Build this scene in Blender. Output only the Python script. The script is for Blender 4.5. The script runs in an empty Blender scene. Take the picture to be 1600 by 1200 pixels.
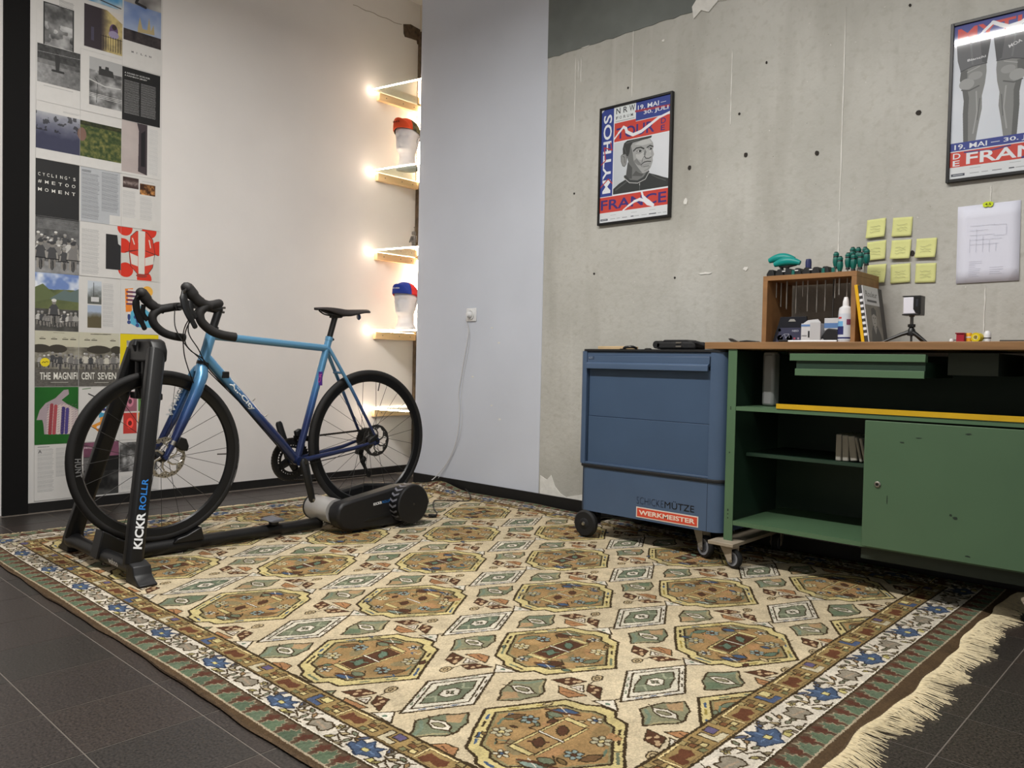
import bpy, bmesh, math, random
import numpy as np
from mathutils import Vector, Matrix
random.seed(7)
RNG = np.random.RandomState(11)
SC = bpy.context.scene
COL = SC.collection
PI = math.pi
# ------------------------------------------------------------------ camera
F_PX = 1237.36; YAW, PITCH, ROLL = 0.748201817, 0.0269319818, 0.0207338929; CAM_H = 0.812
def cam_axes():
    cy, sy, cp, sp = math.cos(YAW), math.sin(YAW), math.cos(PITCH), math.sin(PITCH)
    f = Vector((-sy*cp, cy*cp, -sp)); r0 = Vector((cy, sy, 0)); u0 = r0.cross(f)
    r = math.cos(ROLL)*r0 + math.sin(ROLL)*u0; u = -math.sin(ROLL)*r0 + math.cos(ROLL)*u0
    return r, u, f
cd = bpy.data.cameras.new('camera'); cam = bpy.data.objects.new('camera', cd); COL.objects.link(cam)
cd.sensor_width = 36; cd.lens = F_PX/1600*36; cd.clip_start = .05
_r, _u, _f = cam_axes()
M = Matrix((_r, _u, -_f)).transposed().to_4x4(); M.translation = Vector((0, 0, CAM_H)); cam.matrix_world = M
SC.camera = cam
# ------------------------------------------------------------------ light and exposure
w = bpy.data.worlds.new('world'); SC.world = w; w.use_nodes = True
w.node_tree.nodes['Background'].inputs[0].default_value = (.75, .85, 1, 1); w.node_tree.nodes['Background'].inputs[1].default_value = .05
SC.view_settings.view_transform = 'Standard'; SC.view_settings.look = 'None'
SC.view_settings.exposure = 0.07; SC.view_settings.gamma = 1; SC.view_settings.use_curve_mapping = False
def area(name, loc, rot, sx, sy, power, col):
    l = bpy.data.lights.new(name, 'AREA'); l.shape = 'RECTANGLE'; l.size = sx; l.size_y = sy; l.energy = power; l.color = col
    o = bpy.data.objects.new(name, l); o.location = loc; o.rotation_euler = rot; COL.objects.link(o); return o
area('ceiling_tube_light', (-1.75, 1.222, 2.9), (0, 0, 0), 2.9, .045, 108, (1, .975, .935))      # long tube row above the rug
area('ceiling_tube_light', (1.0, -1.2, 3.1), (0, 0, 0), 2.4, .2, 17, (1, .965, .92))       # unseen second row behind the photographer, added as fill
area('ceiling_tube_uplight', (-1.75, 1.222, 2.93), (PI, 0, 0), 2.9, .045, 22, (1, .975, .935))         # the same bare tubes also light the ceiling
area('side_fill_light', (2.3, .2, 1.9), (0, PI/2, 0), 1.6, 1.8, 11, (.72, .84, 1))            # cool fill from the right, added without a known source

# ------------------------------------------------------------------ helpers
def lin(c):
    return tuple(((x/255/12.92) if x/255 <= .04045 else ((x/255+.055)/1.055)**2.4) for x in c)
def V(*a): return Vector(a)
MATS = {}
def mat(name, rgb, rough=.6, metal=0, noise=0, nscale=20, bump=0, bscale=None, coat=0, spec=.5, emit=None, es=0, detail=4, trans=0, ior=1.45, stretch=None, alpha=None):
    if name in MATS: return MATS[name]
    m = bpy.data.materials.new(name); m.use_nodes = True; nt = m.node_tree; b = nt.nodes['Principled BSDF']
    c = lin(rgb); b.inputs['Base Color'].default_value = (*c, 1); b.inputs['Roughness'].default_value = rough; b.inputs['Metallic'].default_value = metal
    b.inputs['Specular IOR Level'].default_value = spec; b.inputs['Coat Weight'].default_value = coat; b.inputs['Coat Roughness'].default_value = .15
    b.inputs['Transmission Weight'].default_value = trans; b.inputs['IOR'].default_value = ior
    if alpha is not None: b.inputs['Alpha'].default_value = alpha
    if emit: b.inputs['Emission Color'].default_value = (*lin(emit), 1); b.inputs['Emission Strength'].default_value = es
    tc = nt.nodes.new('ShaderNodeTexCoord'); mp = nt.nodes.new('ShaderNodeMapping'); nt.links.new(tc.outputs['Object'], mp.inputs[0])
    if stretch: mp.inputs['Scale'].default_value = stretch
    if noise:
        n = nt.nodes.new('ShaderNodeTexNoise'); n.inputs['Scale'].default_value = nscale; n.inputs['Detail'].default_value = detail
        nt.links.new(mp.outputs[0], n.inputs[0])
        r = nt.nodes.new('ShaderNodeValToRGB'); nt.links.new(n.outputs[0], r.inputs[0])
        r.color_ramp.elements[0].position = .3; r.color_ramp.elements[1].position = .7
        r.color_ramp.elements[0].color = (*[x*(1-noise) for x in c], 1); r.color_ramp.elements[1].color = (*[min(1, x*(1+noise)) for x in c], 1)
        nt.links.new(r.outputs[0], b.inputs['Base Color'])
    if bump:
        n2 = nt.nodes.new('ShaderNodeTexNoise'); n2.inputs['Scale'].default_value = bscale or nscale; n2.inputs['Detail'].default_value = 5
        nt.links.new(mp.outputs[0], n2.inputs[0])
        bp = nt.nodes.new('ShaderNodeBump'); bp.inputs['Strength'].default_value = bump; bp.inputs['Distance'].default_value = .01
        nt.links.new(n2.outputs[0], bp.inputs['Height']); nt.links.new(bp.outputs[0], b.inputs['Normal'])
    MATS[name] = m; return m
def world_of(o):
    p = Vector((0, 0, 0))
    while o is not None: p += o.location; o = o.parent
    return p
def tag(o, label=None, cat=None, group=None, kind=None):
    if label: o['label'] = label
    if cat: o['category'] = cat
    if group: o['group'] = group
    if kind: o['kind'] = kind
    return o
def thing(name, loc, label, cat, group=None):
    o = bpy.data.objects.new(name, None); COL.objects.link(o); o.location = loc; o.empty_display_size = .05
    return tag(o, label, cat, group)
class MB:
    """collects shapes in world metres; build() links them as one mesh object"""
    def __init__(s): s.v = []; s.f = []; s.uv = None
    def add(s, vs, fs):
        n = len(s.v); s.v += [tuple(v) for v in vs]; s.f += [tuple(i+n for i in f) for f in fs]; return s
    def box(s, a, b, R=None):
        (x0, y0, z0), (x1, y1, z1) = a, b
        vs = [V(x, y, z) for x in (x0, x1) for y in (y0, y1) for z in (z0, z1)]
        if R: vs = [R @ v for v in vs]
        return s.add(vs, [(0, 1, 3, 2), (4, 6, 7, 5), (0, 4, 5, 1), (2, 3, 7, 6), (0, 2, 6, 4), (1, 5, 7, 3)])
    def prism(s, poly, ax, d0, d1):
        """poly: 2D points in the two other axes; ax 0/1/2 extrusion axis"""
        def P(p, d):
            return {0: (d, p[0], p[1]), 1: (p[0], d, p[1]), 2: (p[0], p[1], d)}[ax]
        n = len(poly); vs = [P(p, d0) for p in poly]+[P(p, d1) for p in poly]
        return s.add(vs, [tuple(range(n))[::-1], tuple(range(n, 2*n))]+[(i, (i+1) % n, n+(i+1) % n, n+i) for i in range(n)])
    def tube(s, pts, r, seg=10, cap=True, flat=None, up=None):
        pts = [Vector(p) for p in pts]; n = len(pts)
        rs = r if isinstance(r, (list, tuple)) else [r]*n
        T = [(pts[min(i+1, n-1)]-pts[max(i-1, 0)]).normalized() for i in range(n)]
        a = Vector(up) if up else (Vector((0, 0, 1)) if abs(T[0].z) < .9 else Vector((1, 0, 0)))
        nrm = (a-T[0]*a.dot(T[0])).normalized(); vs = []
        for i in range(n):
            nrm = (nrm-T[i]*nrm.dot(T[i])).normalized(); bn = T[i].cross(nrm)
            for k in range(seg):
                t = 2*PI*k/seg; q = flat or 1
                vs.append(pts[i]+rs[i]*(math.cos(t)*nrm+math.sin(t)*q*bn))
        fs = [(i*seg+k, i*seg+(k+1) % seg, (i+1)*seg+(k+1) % seg, (i+1)*seg+k) for i in range(n-1) for k in range(seg)]
        if cap: fs += [tuple(range(seg))[::-1], tuple(range((n-1)*seg, n*seg))]
        return s.add(vs, fs)
    def lathe(s, prof, c, ax=(0, 0, 1), seg=24, closed=False):
        """prof: (radius, height along axis) pairs"""
        ax = Vector(ax).normalized(); a = Vector((1, 0, 0)) if abs(ax.x) < .9 else Vector((0, 1, 0))
        e1 = (a-ax*a.dot(ax)).normalized(); e2 = ax.cross(e1); c = Vector(c); n = len(prof); vs = []
        for (r, h) in prof:
            for k in range(seg):
                t = 2*PI*k/seg; vs.append(c+ax*h+max(r, 1e-5)*(math.cos(t)*e1+math.sin(t)*e2))
        m = n if closed else n-1
        fs = [(i*seg+k, i*seg+(k+1) % seg, ((i+1) % n)*seg+(k+1) % seg, ((i+1) % n)*seg+k) for i in range(m) for k in range(seg)]
        if not closed: fs += [tuple(range(seg))[::-1], tuple(range((n-1)*seg, n*seg))]
        return s.add(vs, fs)
    def build(s, name, m=None, parent=None, smooth=False, bevel=0, seg=2, loc=None, ang=.6):
        base = world_of(parent) if parent is not None else Vector(loc or (0, 0, 0))
        me = bpy.data.meshes.new(name); me.from_pydata([tuple(Vector(v)-base) for v in s.v], [], s.f); me.update()
        bm = bmesh.new(); bm.from_mesh(me); bmesh.ops.recalc_face_normals(bm, faces=bm.faces); bm.to_mesh(me); bm.free()
        if m: me.materials.append(m)
        o = bpy.data.objects.new(name, me); COL.objects.link(o)
        if parent is not None: o.parent = parent
        else: o.location = base
        if bevel:
            md = o.modifiers.new('bevel', 'BEVEL'); md.width = bevel; md.segments = seg; md.limit_method = 'ANGLE'; md.angle_limit = .6
            smooth = True
        if smooth:
            for p in me.polygons: p.use_smooth = True
            try: me.set_sharp_from_angle(angle=ang if not bevel else 1.2)
            except Exception: pass
        return o
def boxo(name, a, b, m, parent=None, bevel=0, **k): return MB().box(a, b).build(name, m, parent, bevel=bevel, **k)
def cyl(name, p0, p1, r, m, parent=None, seg=20, bevel=0): return MB().tube([p0, p1], r, seg).build(name, m, parent, smooth=True, bevel=bevel)
def copy_tree(o, parent=None, loc=None):
    c = o.copy(); COL.objects.link(c); c.parent = parent
    if loc is not None: c.location = loc
    for ch in o.children: copy_tree(ch, c)
    return c
def smooth_path(pts, n=6):
    pts = [Vector(p) for p in pts]; out = []
    for i in range(len(pts)-1):
        p0, p1, p2, p3 = pts[max(i-1, 0)], pts[i], pts[i+1], pts[min(i+2, len(pts)-1)]
        for k in range(n):
            t = k/n; out.append(.5*((2*p1)+(p2-p0)*t+(2*p0-5*p1+4*p2-p3)*t*t+(3*p1-p0-3*p2+p3)*t**3))
    return out+[pts[-1]]
# ---- flat lettering as filled outlines
_TX = {}
def text_tris(s, bold=0.0):
    key = (s, bold)
    if key in _TX: return _TX[key]
    cu = bpy.data.curves.new('t', 'FONT'); cu.body = s; cu.offset = bold; cu.resolution_u = 3; cu.fill_mode = 'FRONT'
    o = bpy.data.objects.new('t', cu); COL.objects.link(o)
    me = bpy.data.meshes.new_from_object(o.evaluated_get(bpy.context.evaluated_depsgraph_get()))
    me.calc_loop_triangles()
    vs = np.array([v.co[:2] for v in me.vertices]) if len(me.vertices) else np.zeros((0, 2)); tr = [tuple(t.vertices) for t in me.loop_triangles]
    bpy.data.objects.remove(o); bpy.data.curves.remove(cu); bpy.data.meshes.remove(me)
    if len(vs):
        vs = vs-vs.min(0); h = max(vs[:, 1].max(), 1e-6); vs = vs/h
    _TX[key] = (vs, tr); return vs, tr
def text3d(name, s, O, X, Y, h, m, parent, w=None, bold=.02, lift=.0004, wrap=None, label=None):
    vs, tr = text_tris(s, bold); vs = vs*h
    if w: vs = vs*np.array([w/vs[:, 0].max(), 1])
    X = Vector(X).normalized(); Y = Vector(Y).normalized(); N = X.cross(Y); O = Vector(O); out = []
    for a, b in vs:
        off = lift
        if wrap: off = math.sqrt(max(wrap*wrap-(b-h/2)**2, 0))-wrap+lift
        out.append(O+X*a+Y*b+N*off)
    mb = MB(); mb.add(out, tr); base = world_of(parent)
    me = bpy.data.meshes.new(name); me.from_pydata([tuple(v-base) for v in out], [], tr); me.materials.append(m)
    o = bpy.data.objects.new(name, me); COL.objects.link(o); o.parent = parent
    if label: o['label'] = label
    return o
# ---- a small raster painter for woven and printed surfaces (computed here, nothing loaded)
class Canvas:
    def __init__(s, x0, y0, x1, y1, res, bg):
        s.x0, s.y0, s.res = x0, y0, res; s.W = int(round((x1-x0)/res)); s.H = int(round((y1-y0)/res)); s.x1, s.y1 = x1, y1
        s.a = np.empty((s.H, s.W, 3), np.float32); s.a[:] = np.array(bg, np.float32)/255
    def P(s, p): return (np.asarray(p, np.float64)-[s.x0, s.y0])/s.res
    def _bb(s, q, m=0):
        a = np.floor(q.min(0)-m).astype(int); b = np.ceil(q.max(0)+m).astype(int)+1
        return max(a[0], 0), max(a[1], 0), min(b[0], s.W), min(b[1], s.H)
    def _put(s, bb, mask, col):
        x0, y0, x1, y1 = bb; reg = s.a[y0:y1, x0:x1]
        if callable(col): c = col
        reg[mask] = np.array(col, np.float32)/255
    def poly(s, pts, col, line=None, lw=0):
        q = s.P(pts); bb = s._bb(q)
        if bb[2] <= bb[0] or bb[3] <= bb[1]: return
        X, Y = np.meshgrid(np.arange(bb[0], bb[2])+.5, np.arange(bb[1], bb[3])+.5); ins = np.zeros(X.shape, bool); n = len(q)
        for i in range(n):
            (xa, ya), (xb, yb) = q[i], q[(i+1) % n]
            if ya == yb: continue
            c = ((ya > Y) != (yb > Y)) & (X < (xb-xa)*(Y-ya)/(yb-ya)+xa); ins ^= c
        s._put(bb, ins, col)
        if line is not None: s.line(list(pts)+[pts[0]], lw, line)
    def line(s, pts, wd, col):
        q = s.P(pts); r = wd/s.res/2
        for i in range(len(q)-1):
            a, b = q[i], q[i+1]; bb = s._bb(np.array([a, b]), r+1)
            if bb[2] <= bb[0] or bb[3] <= bb[1]: continue
            X, Y = np.meshgrid(np.arange(bb[0], bb[2])+.5, np.arange(bb[1], bb[3])+.5); d = b-a; L = max(d@d, 1e-9)
            t = np.clip(((X-a[0])*d[0]+(Y-a[1])*d[1])/L, 0, 1); D = (X-a[0]-t*d[0])**2+(Y-a[1]-t*d[1])**2
            s._put(bb, D < max(r, .55)**2, col)
    def ell(s, cx, cy, rx, ry, col, rot=0, line=None, lw=0, n=18):
        p = [(cx+rx*math.cos(t)*math.cos(rot)-ry*math.sin(t)*math.sin(rot), cy+rx*math.cos(t)*math.sin(rot)+ry*math.sin(t)*math.cos(rot)) for t in np.linspace(0, 2*PI, n, endpoint=False)]
        s.poly(p, col, line, lw)
    def rect(s, x0, y0, x1, y1, col): s.poly([(x0, y0), (x1, y0), (x1, y1), (x0, y1)], col)
    def text(s, st, x, y, h, col, w=None, rot=0, bold=.02, shear=0):
        vs, tr = text_tris(st, bold)
        if not len(vs): return
        v = vs*h
        if w: v = v*np.array([w/v[:, 0].max(), 1])
        v = v+np.array([[0, 1]])*(v[:, :1]*shear)
        c, sn = math.cos(rot), math.sin(rot); v = v@np.array([[c, sn], [-sn, c]])+[x, y]
        for t in tr: s.poly(v[list(t)], col)
    def fill_noise(s, x0, y0, x1, y1, fn, seed=1):
        (a, b), (c, d) = s.P((x0, y0)), s.P((x1, y1)); a, b, c, d = [int(round(t)) for t in (a, b, c, d)]
        a, b, c, d = max(a, 0), max(b, 0), min(c, s.W), min(d, s.H)
        if c <= a or d <= b: return
        H, W = d-b, c-a; u, v = np.meshgrid((np.arange(W)+.5)/W, (np.arange(H)+.5)/H)
        s.a[b:d, a:c] = np.clip(np.array(fn(u, v, lambda k, sd=0: vnoise(H, W, k, seed+sd))), 0, 255).astype(np.float32)/255
    def image(s, name):
        im = bpy.data.images.new(name, s.W, s.H); A = np.ones((s.H, s.W, 4), np.float32); A[..., :3] = np.clip(s.a, 0, 1)
        im.pixels.foreach_set(A.ravel()); im.update(); im.pack(); return im
def vnoise(H, W, k, seed):
    """smooth value noise 0..1 with k cells across the wider side, 3 octaves"""
    r = np.random.RandomState(seed); out = np.zeros((H, W)); amp = 1; tot = 0; m = max(H, W)
    for o in range(3):
        n = max(2, int(k*2**o)); g = r.rand(n+2, n+2); y = np.linspace(0, n*H/m, H); x = np.linspace(0, n*W/m, W)
        yi, xi = np.minimum(y.astype(int), n), np.minimum(x.astype(int), n); fy = (y-yi)[:, None]; fx = (x-xi)[None]
        fy = fy*fy*(3-2*fy); fx = fx*fx*(3-2*fx)
        A = g[yi][:, xi]; B = g[yi][:, xi+1]; C_ = g[yi+1][:, xi]; D = g[yi+1][:, xi+1]
        out += amp*((A*(1-fx)+B*fx)*(1-fy)+(C_*(1-fx)+D*fx)*fy); tot += amp; amp *= .55
    return out/tot
def mixc(a, b, t): t = t[..., None] if np.ndim(t) == 2 else t; return np.array(a, float)*(1-t)+np.array(b, float)*t
def img_mat(name, im, rough=.7, coat=0, spec=.4, noise=0, nscale=300, bump=0, warp=0, wscale=400, gain=1):
    m = bpy.data.materials.new(name); m.use_nodes = True; nt = m.node_tree; b = nt.nodes['Principled BSDF']; L = nt.links.new
    b.inputs['Roughness'].default_value = rough; b.inputs['Coat Weight'].default_value = coat; b.inputs['Coat Roughness'].default_value = .04; b.inputs['Specular IOR Level'].default_value = spec
    t = nt.nodes.new('ShaderNodeTexImage'); t.image = im; t.extension = 'EXTEND'; uv = nt.nodes.new('ShaderNodeTexCoord'); vec = uv.outputs['UV']
    if warp:
        n = nt.nodes.new('ShaderNodeTexNoise'); n.inputs['Scale'].default_value = wscale; L(uv.outputs['Object'], n.inputs[0])
        s = nt.nodes.new('ShaderNodeVectorMath'); s.operation = 'SUBTRACT'; L(n.outputs['Color'], s.inputs[0]); s.inputs[1].default_value = (.5, .5, .5)
        k = nt.nodes.new('ShaderNodeVectorMath'); k.operation = 'SCALE'; L(s.outputs[0], k.inputs[0]); k.inputs['Scale'].default_value = warp
        a = nt.nodes.new('ShaderNodeVectorMath'); L(k.outputs[0], a.inputs[0]); L(vec, a.inputs[1]); vec = a.outputs[0]
    L(vec, t.inputs[0]); out = t.outputs[0]
    if noise:
        n = nt.nodes.new('ShaderNodeTexNoise'); n.inputs['Scale'].default_value = nscale; n.inputs['Detail'].default_value = 6; L(uv.outputs['Object'], n.inputs[0])
        mr = nt.nodes.new('ShaderNodeMapRange'); L(n.outputs[0], mr.inputs[0]); mr.inputs[1].default_value = .25; mr.inputs[2].default_value = .75; mr.inputs[3].default_value = (1-noise)*gain; mr.inputs[4].default_value = (1+noise)*gain
        mx = nt.nodes.new('ShaderNodeVectorMath'); mx.operation = 'MULTIPLY'; L(out, mx.inputs[0]); L(mr.outputs[0], mx.inputs[1]); out = mx.outputs[0]
        if bump:
            bp = nt.nodes.new('ShaderNodeBump'); bp.inputs['Strength'].default_value = bump; bp.inputs['Distance'].default_value = .004; L(n.outputs[0], bp.inputs['Height']); L(bp.outputs[0], b.inputs['Normal'])
    L(out, b.inputs['Base Color']); return m
def set_uv(o, fn):
    me = o.data; uv = me.uv_layers.new(name='UVMap'); base = world_of(o)
    for lp in me.loops: uv.data[lp.index].uv = fn(me.vertices[lp.vertex_index].co+base)

# ------------------------------------------------------------------ setting
def concrete_mat():
    m = bpy.data.materials.new('raw_concrete'); m.use_nodes = True; nt = m.node_tree; b = nt.nodes['Principled BSDF']; L = nt.links.new; N = nt.nodes.new
    b.inputs['Roughness'].default_value = .8; b.inputs['Specular IOR Level'].default_value = .25
    tc = N('ShaderNodeTexCoord')
    def noise(sc, det, st=(1, 1, 1)):
        mp = N('ShaderNodeMapping'); mp.inputs['Scale'].default_value = st; L(tc.outputs['Object'], mp.inputs[0])
        n = N('ShaderNodeTexNoise'); n.inputs['Scale'].default_value = sc; n.inputs['Detail'].default_value = det; L(mp.outputs[0], n.inputs[0]); return n.outputs[0]
    def ramp(x, p0, p1, c0, c1):
        r = N('ShaderNodeValToRGB'); L(x, r.inputs[0]); r.color_ramp.elements[0].position = p0; r.color_ramp.elements[1].position = p1
        r.color_ramp.elements[0].color = (*c0, 1); r.color_ramp.elements[1].color = (*c1, 1); return r.outputs[0]
    def mix(a, bb, f):
        x = N('ShaderNodeMix'); x.data_type = 'RGBA'; L(f, x.inputs[0]) if not isinstance(f, float) else None
        L(a, x.inputs[6]); L(bb, x.inputs[7]) if not isinstance(bb, tuple) else setattr(x.inputs[7], 'default_value', bb); return x.outputs[2]
    base = ramp(noise(1.6, 6), .3, .72, lin((170, 169, 162)), lin((198, 197, 191)))
    fine = ramp(noise(30, 8), .38, .62, (0, 0, 0), (1, 1, 1))
    c = mix(base, (*lin((162, 159, 149)), 1), ramp(noise(30, 8), .52, .75, (0, 0, 0), (.45, .45, .45)))
    c = mix(c, (*lin((150, 147, 138)), 1), ramp(noise(3.4, 6, (1.3, 1, .24)), .55, .76, (0, 0, 0), (.55, .55, .55)))
    c = mix(c, (*lin((200, 199, 193)), 1), ramp(noise(9, 5, (1, 1, .05)), .62, .74, (0, 0, 0), (.55, .55, .55)))
    c = mix(c, (*lin((212, 210, 205)), 1), ramp(noise(60, 3), .70, .76, (0, 0, 0), (.8, .8, .8)))
    c = mix(c, (*lin((120, 116, 106)), 1), ramp(noise(85, 2), .72, .78, (0, 0, 0), (.7, .7, .7)))
    L(c, b.inputs['Base Color'])
    bp = N('ShaderNodeBump'); bp.inputs['Strength'].default_value = .25; bp.inputs['Distance'].default_value = .01; L(noise(40, 8), bp.inputs['Height']); L(bp.outputs[0], b.inputs['Normal'])
    return m
M_CONC = concrete_mat()
M_WHITE = mat('warm_white_wall_paint', (222, 218, 215), .75, noise=.03, nscale=2.5, bump=.03, bscale=60)
M_GREY = mat('cool_white_board_paint', (202, 207, 218), .7, noise=.04, nscale=2, bump=.04, bscale=40)
M_BLACK = mat('black_skirting_paint', (22, 21, 21), .5)
M_CEIL = mat('ceiling_paint', (214, 212, 208), .9)
M_SLATE = mat('slate_grey_old_paint', (112, 117, 114), .8, noise=.12, nscale=6, bump=.1)
M_PLAST = mat('white_plaster_filler', (222, 221, 216), .9, noise=.08, nscale=30, bump=.2)
M_DIRT = mat('brown_crumbled_mortar', (92, 78, 62), .95, noise=.4, nscale=30, bump=.6)
def struct(o): o['kind'] = 'structure'; return o
XW, YW = -4.507, 3.435
struct(MB().box((XW-.12, -3, -.05), (XW, 3.79, 3.4)).build('wall_left', M_WHITE))
wb = struct(MB().box((-2.962, YW, -.05), (2.42, YW+.2, 3.4)).build('wall_back', M_CONC))
pl = struct(MB().box((-4.062, YW-.003, .0), (-2.962, YW+.36, 3.4)).build('wall_niche_side', M_GREY)); pl.name = 'wall_corner'
struct(MB().box((XW-.12, 3.79, -.05), (-4.0, 3.9, 3.4)).build('wall_niche', mat('niche_plaster', (214, 205, 192), .8)))
struct(MB().box((2.42, -3, -.05), (2.54, YW+.2, 3.4)).build('wall_right', M_WHITE))
struct(MB().box((XW-.12, -3.12, -.05), (2.54, -3, 3.4)).build('wall_front', M_WHITE))
struct(MB().box((XW-.12, -3.12, 3.4), (2.54, 3.9, 3.5)).build('ceiling', M_CEIL))
win = struct(MB().box((2.405, -.65, .95), (2.42, 1.05, 2.85)).build('added_window_1', mat('added_window_frame_paint', (200, 200, 200), .4)))  # unseen window, added to go with the cool fill from the right
boxo('pane', (2.398, -.55, 1.05), (2.405, .95, 2.75), mat('added_window_glass', (190, 205, 215), .05, spec=.8), win)
struct(MB().box((XW, 1.263, .0), (XW+.012, 3.79, .048)).build('baseboard_left', M_BLACK))
struct(MB().box((-4.058, YW-.014, 0), (-2.962, YW-.003, .066)).build('baseboard_corner', M_BLACK))
struct(MB().box((-2.962, YW-.014, 0), (2.42, YW, .066)).build('baseboard_back', M_BLACK))
struct(MB().box((XW, 1.151, 0), (XW+.02, 1.263, 3.4)).build('trim_1', mat('black_post_paint', (17, 16, 16), .8, spec=.2)))
# wear and repairs on the walls
def patch(name, pts, ax, d0, d1, m, par):
    return MB().prism(pts, ax, d0, d1).build(name, m, par)
def rough_poly(cx, cy, rx, ry, n=14, j=.35, sd=0):
    r = random.Random(sd); return [(cx+rx*math.cos(2*PI*i/n)*(1-j*r.random()), cy+ry*math.sin(2*PI*i/n)*(1-j*r.random())) for i in range(n)]
lo = [(-2.962, 2.537)]+[(-2.962+.98*i/24, 2.537+.003*math.sin(i*2.1)+random.uniform(-.003, .003)) for i in range(1, 24)]+[(-1.98, 2.535), (-1.93, 2.62), (-1.95, 3.4), (-2.962, 3.4)]
patch('old_paint_field', lo, 1, YW-.004, YW, M_SLATE, wb)
patch('plaster_patch', [(-2.03, 2.50), (-1.99, 2.53), (-1.95, 2.51), (-1.90, 2.55), (-1.86, 2.54), (-1.83, 2.58), (-1.78, 2.60), (-1.75, 2.7), (-1.95, 2.74), (-1.99, 2.62), (-2.04, 2.56)], 1, YW-.007, YW-.001, M_PLAST, wb)
for i, (x, z, a, b_) in enumerate([(-2.72, 2.40, .004, .10), (-2.74, 2.43, .003, .06), (-2.70, 2.54, .05, .01), (-2.47, 2.57, .04, .008), (-1.723, 1.27, .014, .012), (-1.93, 1.262, .05, .007), (-1.50, .99, .02, .01), (-2.2, 2.44, .01, .008), (-2.05, 1.62, .012, .02)]):
    patch('plaster_patch', rough_poly(x, z, a, b_, 12, .5, i), 1, YW-.0035, YW, M_PLAST, wb)
patch('plaster_patch', [(-2.95, .066), (-2.62, .066), (-2.64, .10), (-2.70, .085), (-2.76, .07), (-2.80, .085), (-2.84, .12), (-2.87, .18), (-2.90, .15), (-2.95, .17)], 1, YW-.004, YW, M_PLAST, wb)
for i, (x, z0, z1) in enumerate([(-2.383, 2.2, 2.62), (-1.821, 1.95, 2.3), (-1.30, 1.49, 2.35), (-.735, 1.46, 1.52), (-.742, .95, 1.14), (-2.76, 2.1, 2.5), (-1.30, 1.30, 1.45)]):
    pts = [(x-.0012, z0)]+[(x-.0012+random.uniform(-.0015, .0008), z0+(z1-z0)*k/14) for k in range(1, 14)]+[(x, z1)]+[(x+.0012+random.uniform(-.0008, .0015), z1-(z1-z0)*k/14) for k in range(1, 14)]+[(x+.0012, z0)]
    patch('plaster_run', pts, 1, YW-.0025, YW, M_PLAST, wb)
M_HOLE = mat('dark_drill_hole', (50, 46, 42), .9)
for i, (x, z) in enumerate([(-1.739, 1.797), (-1.406, 1.751), (-2.033, 1.783), (-1.0, 1.845), (-1.045, 2.282), (-1.777, 1.993), (-2.408, 2.252), (-1.43, 1.251), (-1.005, 1.285), (-2.6, 1.3), (-2.75, 1.75), (-2.1, 1.25), (-1.65, 2.2)]):
    r = .011 if i < 4 or i in (7, 8) else .006
    patch('wall_plug', rough_poly(x, z, r, r*1.2, 8, .3, i+40), 1, YW-.003, YW, M_HOLE, wb)
wl = bpy.data.objects['wall_left']
patch('broken_plaster', [(3.634, 3.215), (3.70, 3.235), (3.79, 3.225), (3.79, 3.11), (3.765, 3.115), (3.76, 3.137), (3.71, 3.135), (3.65, 3.13), (3.638, 3.15)], 0, XW, XW+.003, M_DIRT, wl)
pts = [(3.2+.42*i/12, 3.205+.004*math.sin(i*1.7)) for i in range(13)]
patch('plaster_crack', pts+[(y, z-.003) for y, z in pts[::-1]], 0, XW, XW+.002, mat('crack_shadow', (150, 140, 128), .9), wl)
boxo('crumbled_corner', (XW, 3.775, 0), (XW+.03, 3.79, 3.2), M_DIRT, bpy.data.objects['wall_niche'])
for i, (x, z) in enumerate([(-3.36, 1.02), (-3.52, .72), (-3.35, .55), (-3.28, .47), (-3.30, .93)]):
    patch('dent', rough_poly(x, z, .012, .006, 8, .4, i), 1, YW-.0045, YW-.003, M_PLAST, pl)

# floor slab with separate tiles where the rug leaves it bare
fl = struct(MB().box((XW-.12, -3, -.06), (2.54, 3.9, -.0009)).build('floor', mat('dark_tile_grout', (104, 97, 90), .8)))
def tile_mat(k, rgb):
    return mat('dark_stone_tile_%d' % k, rgb, .36, noise=.75, nscale=170, bump=.05, bscale=200, spec=.4, detail=8)
TM = [tile_mat(0, (52, 46, 43)), tile_mat(1, (55, 48, 44)), tile_mat(2, (49, 45, 42))]
tm = {}
for k in range(3):
    g = .0009; q = MB(); q.v = [(g, g, -.008), (.25-g, g, -.008), (.25-g, .25-g, -.008), (g, .25-g, -.008), (g+.001, g+.001, 0), (.25-g-.001, g+.001, 0), (.25-g-.001, .25-g-.001, 0), (g+.001, .25-g-.001, 0)]
    q.f = [(4, 5, 6, 7), (0, 1, 5, 4), (1, 2, 6, 5), (2, 3, 7, 6), (3, 0, 4, 7)]
    me = bpy.data.meshes.new('tile'); me.from_pydata(q.v, [], q.f); me.materials.append(TM[k]); tm[k] = me
x0s = -.456-.25*17
for i in range(24):
    for j in range(15):
        x, y = x0s+.25*i, .083-.25+.25*j
        if x < XW-.1 or x > 1.05 or y > YW or (-3.9 < x and x+.25 < -.68 and .93 < y and y+.25 < 3.43): continue
        o = bpy.data.objects.new('tile', tm[random.choice([0, 0, 1, 2])]); o.location = (x, y, 0); o.parent = fl; COL.objects.link(o)
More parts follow.
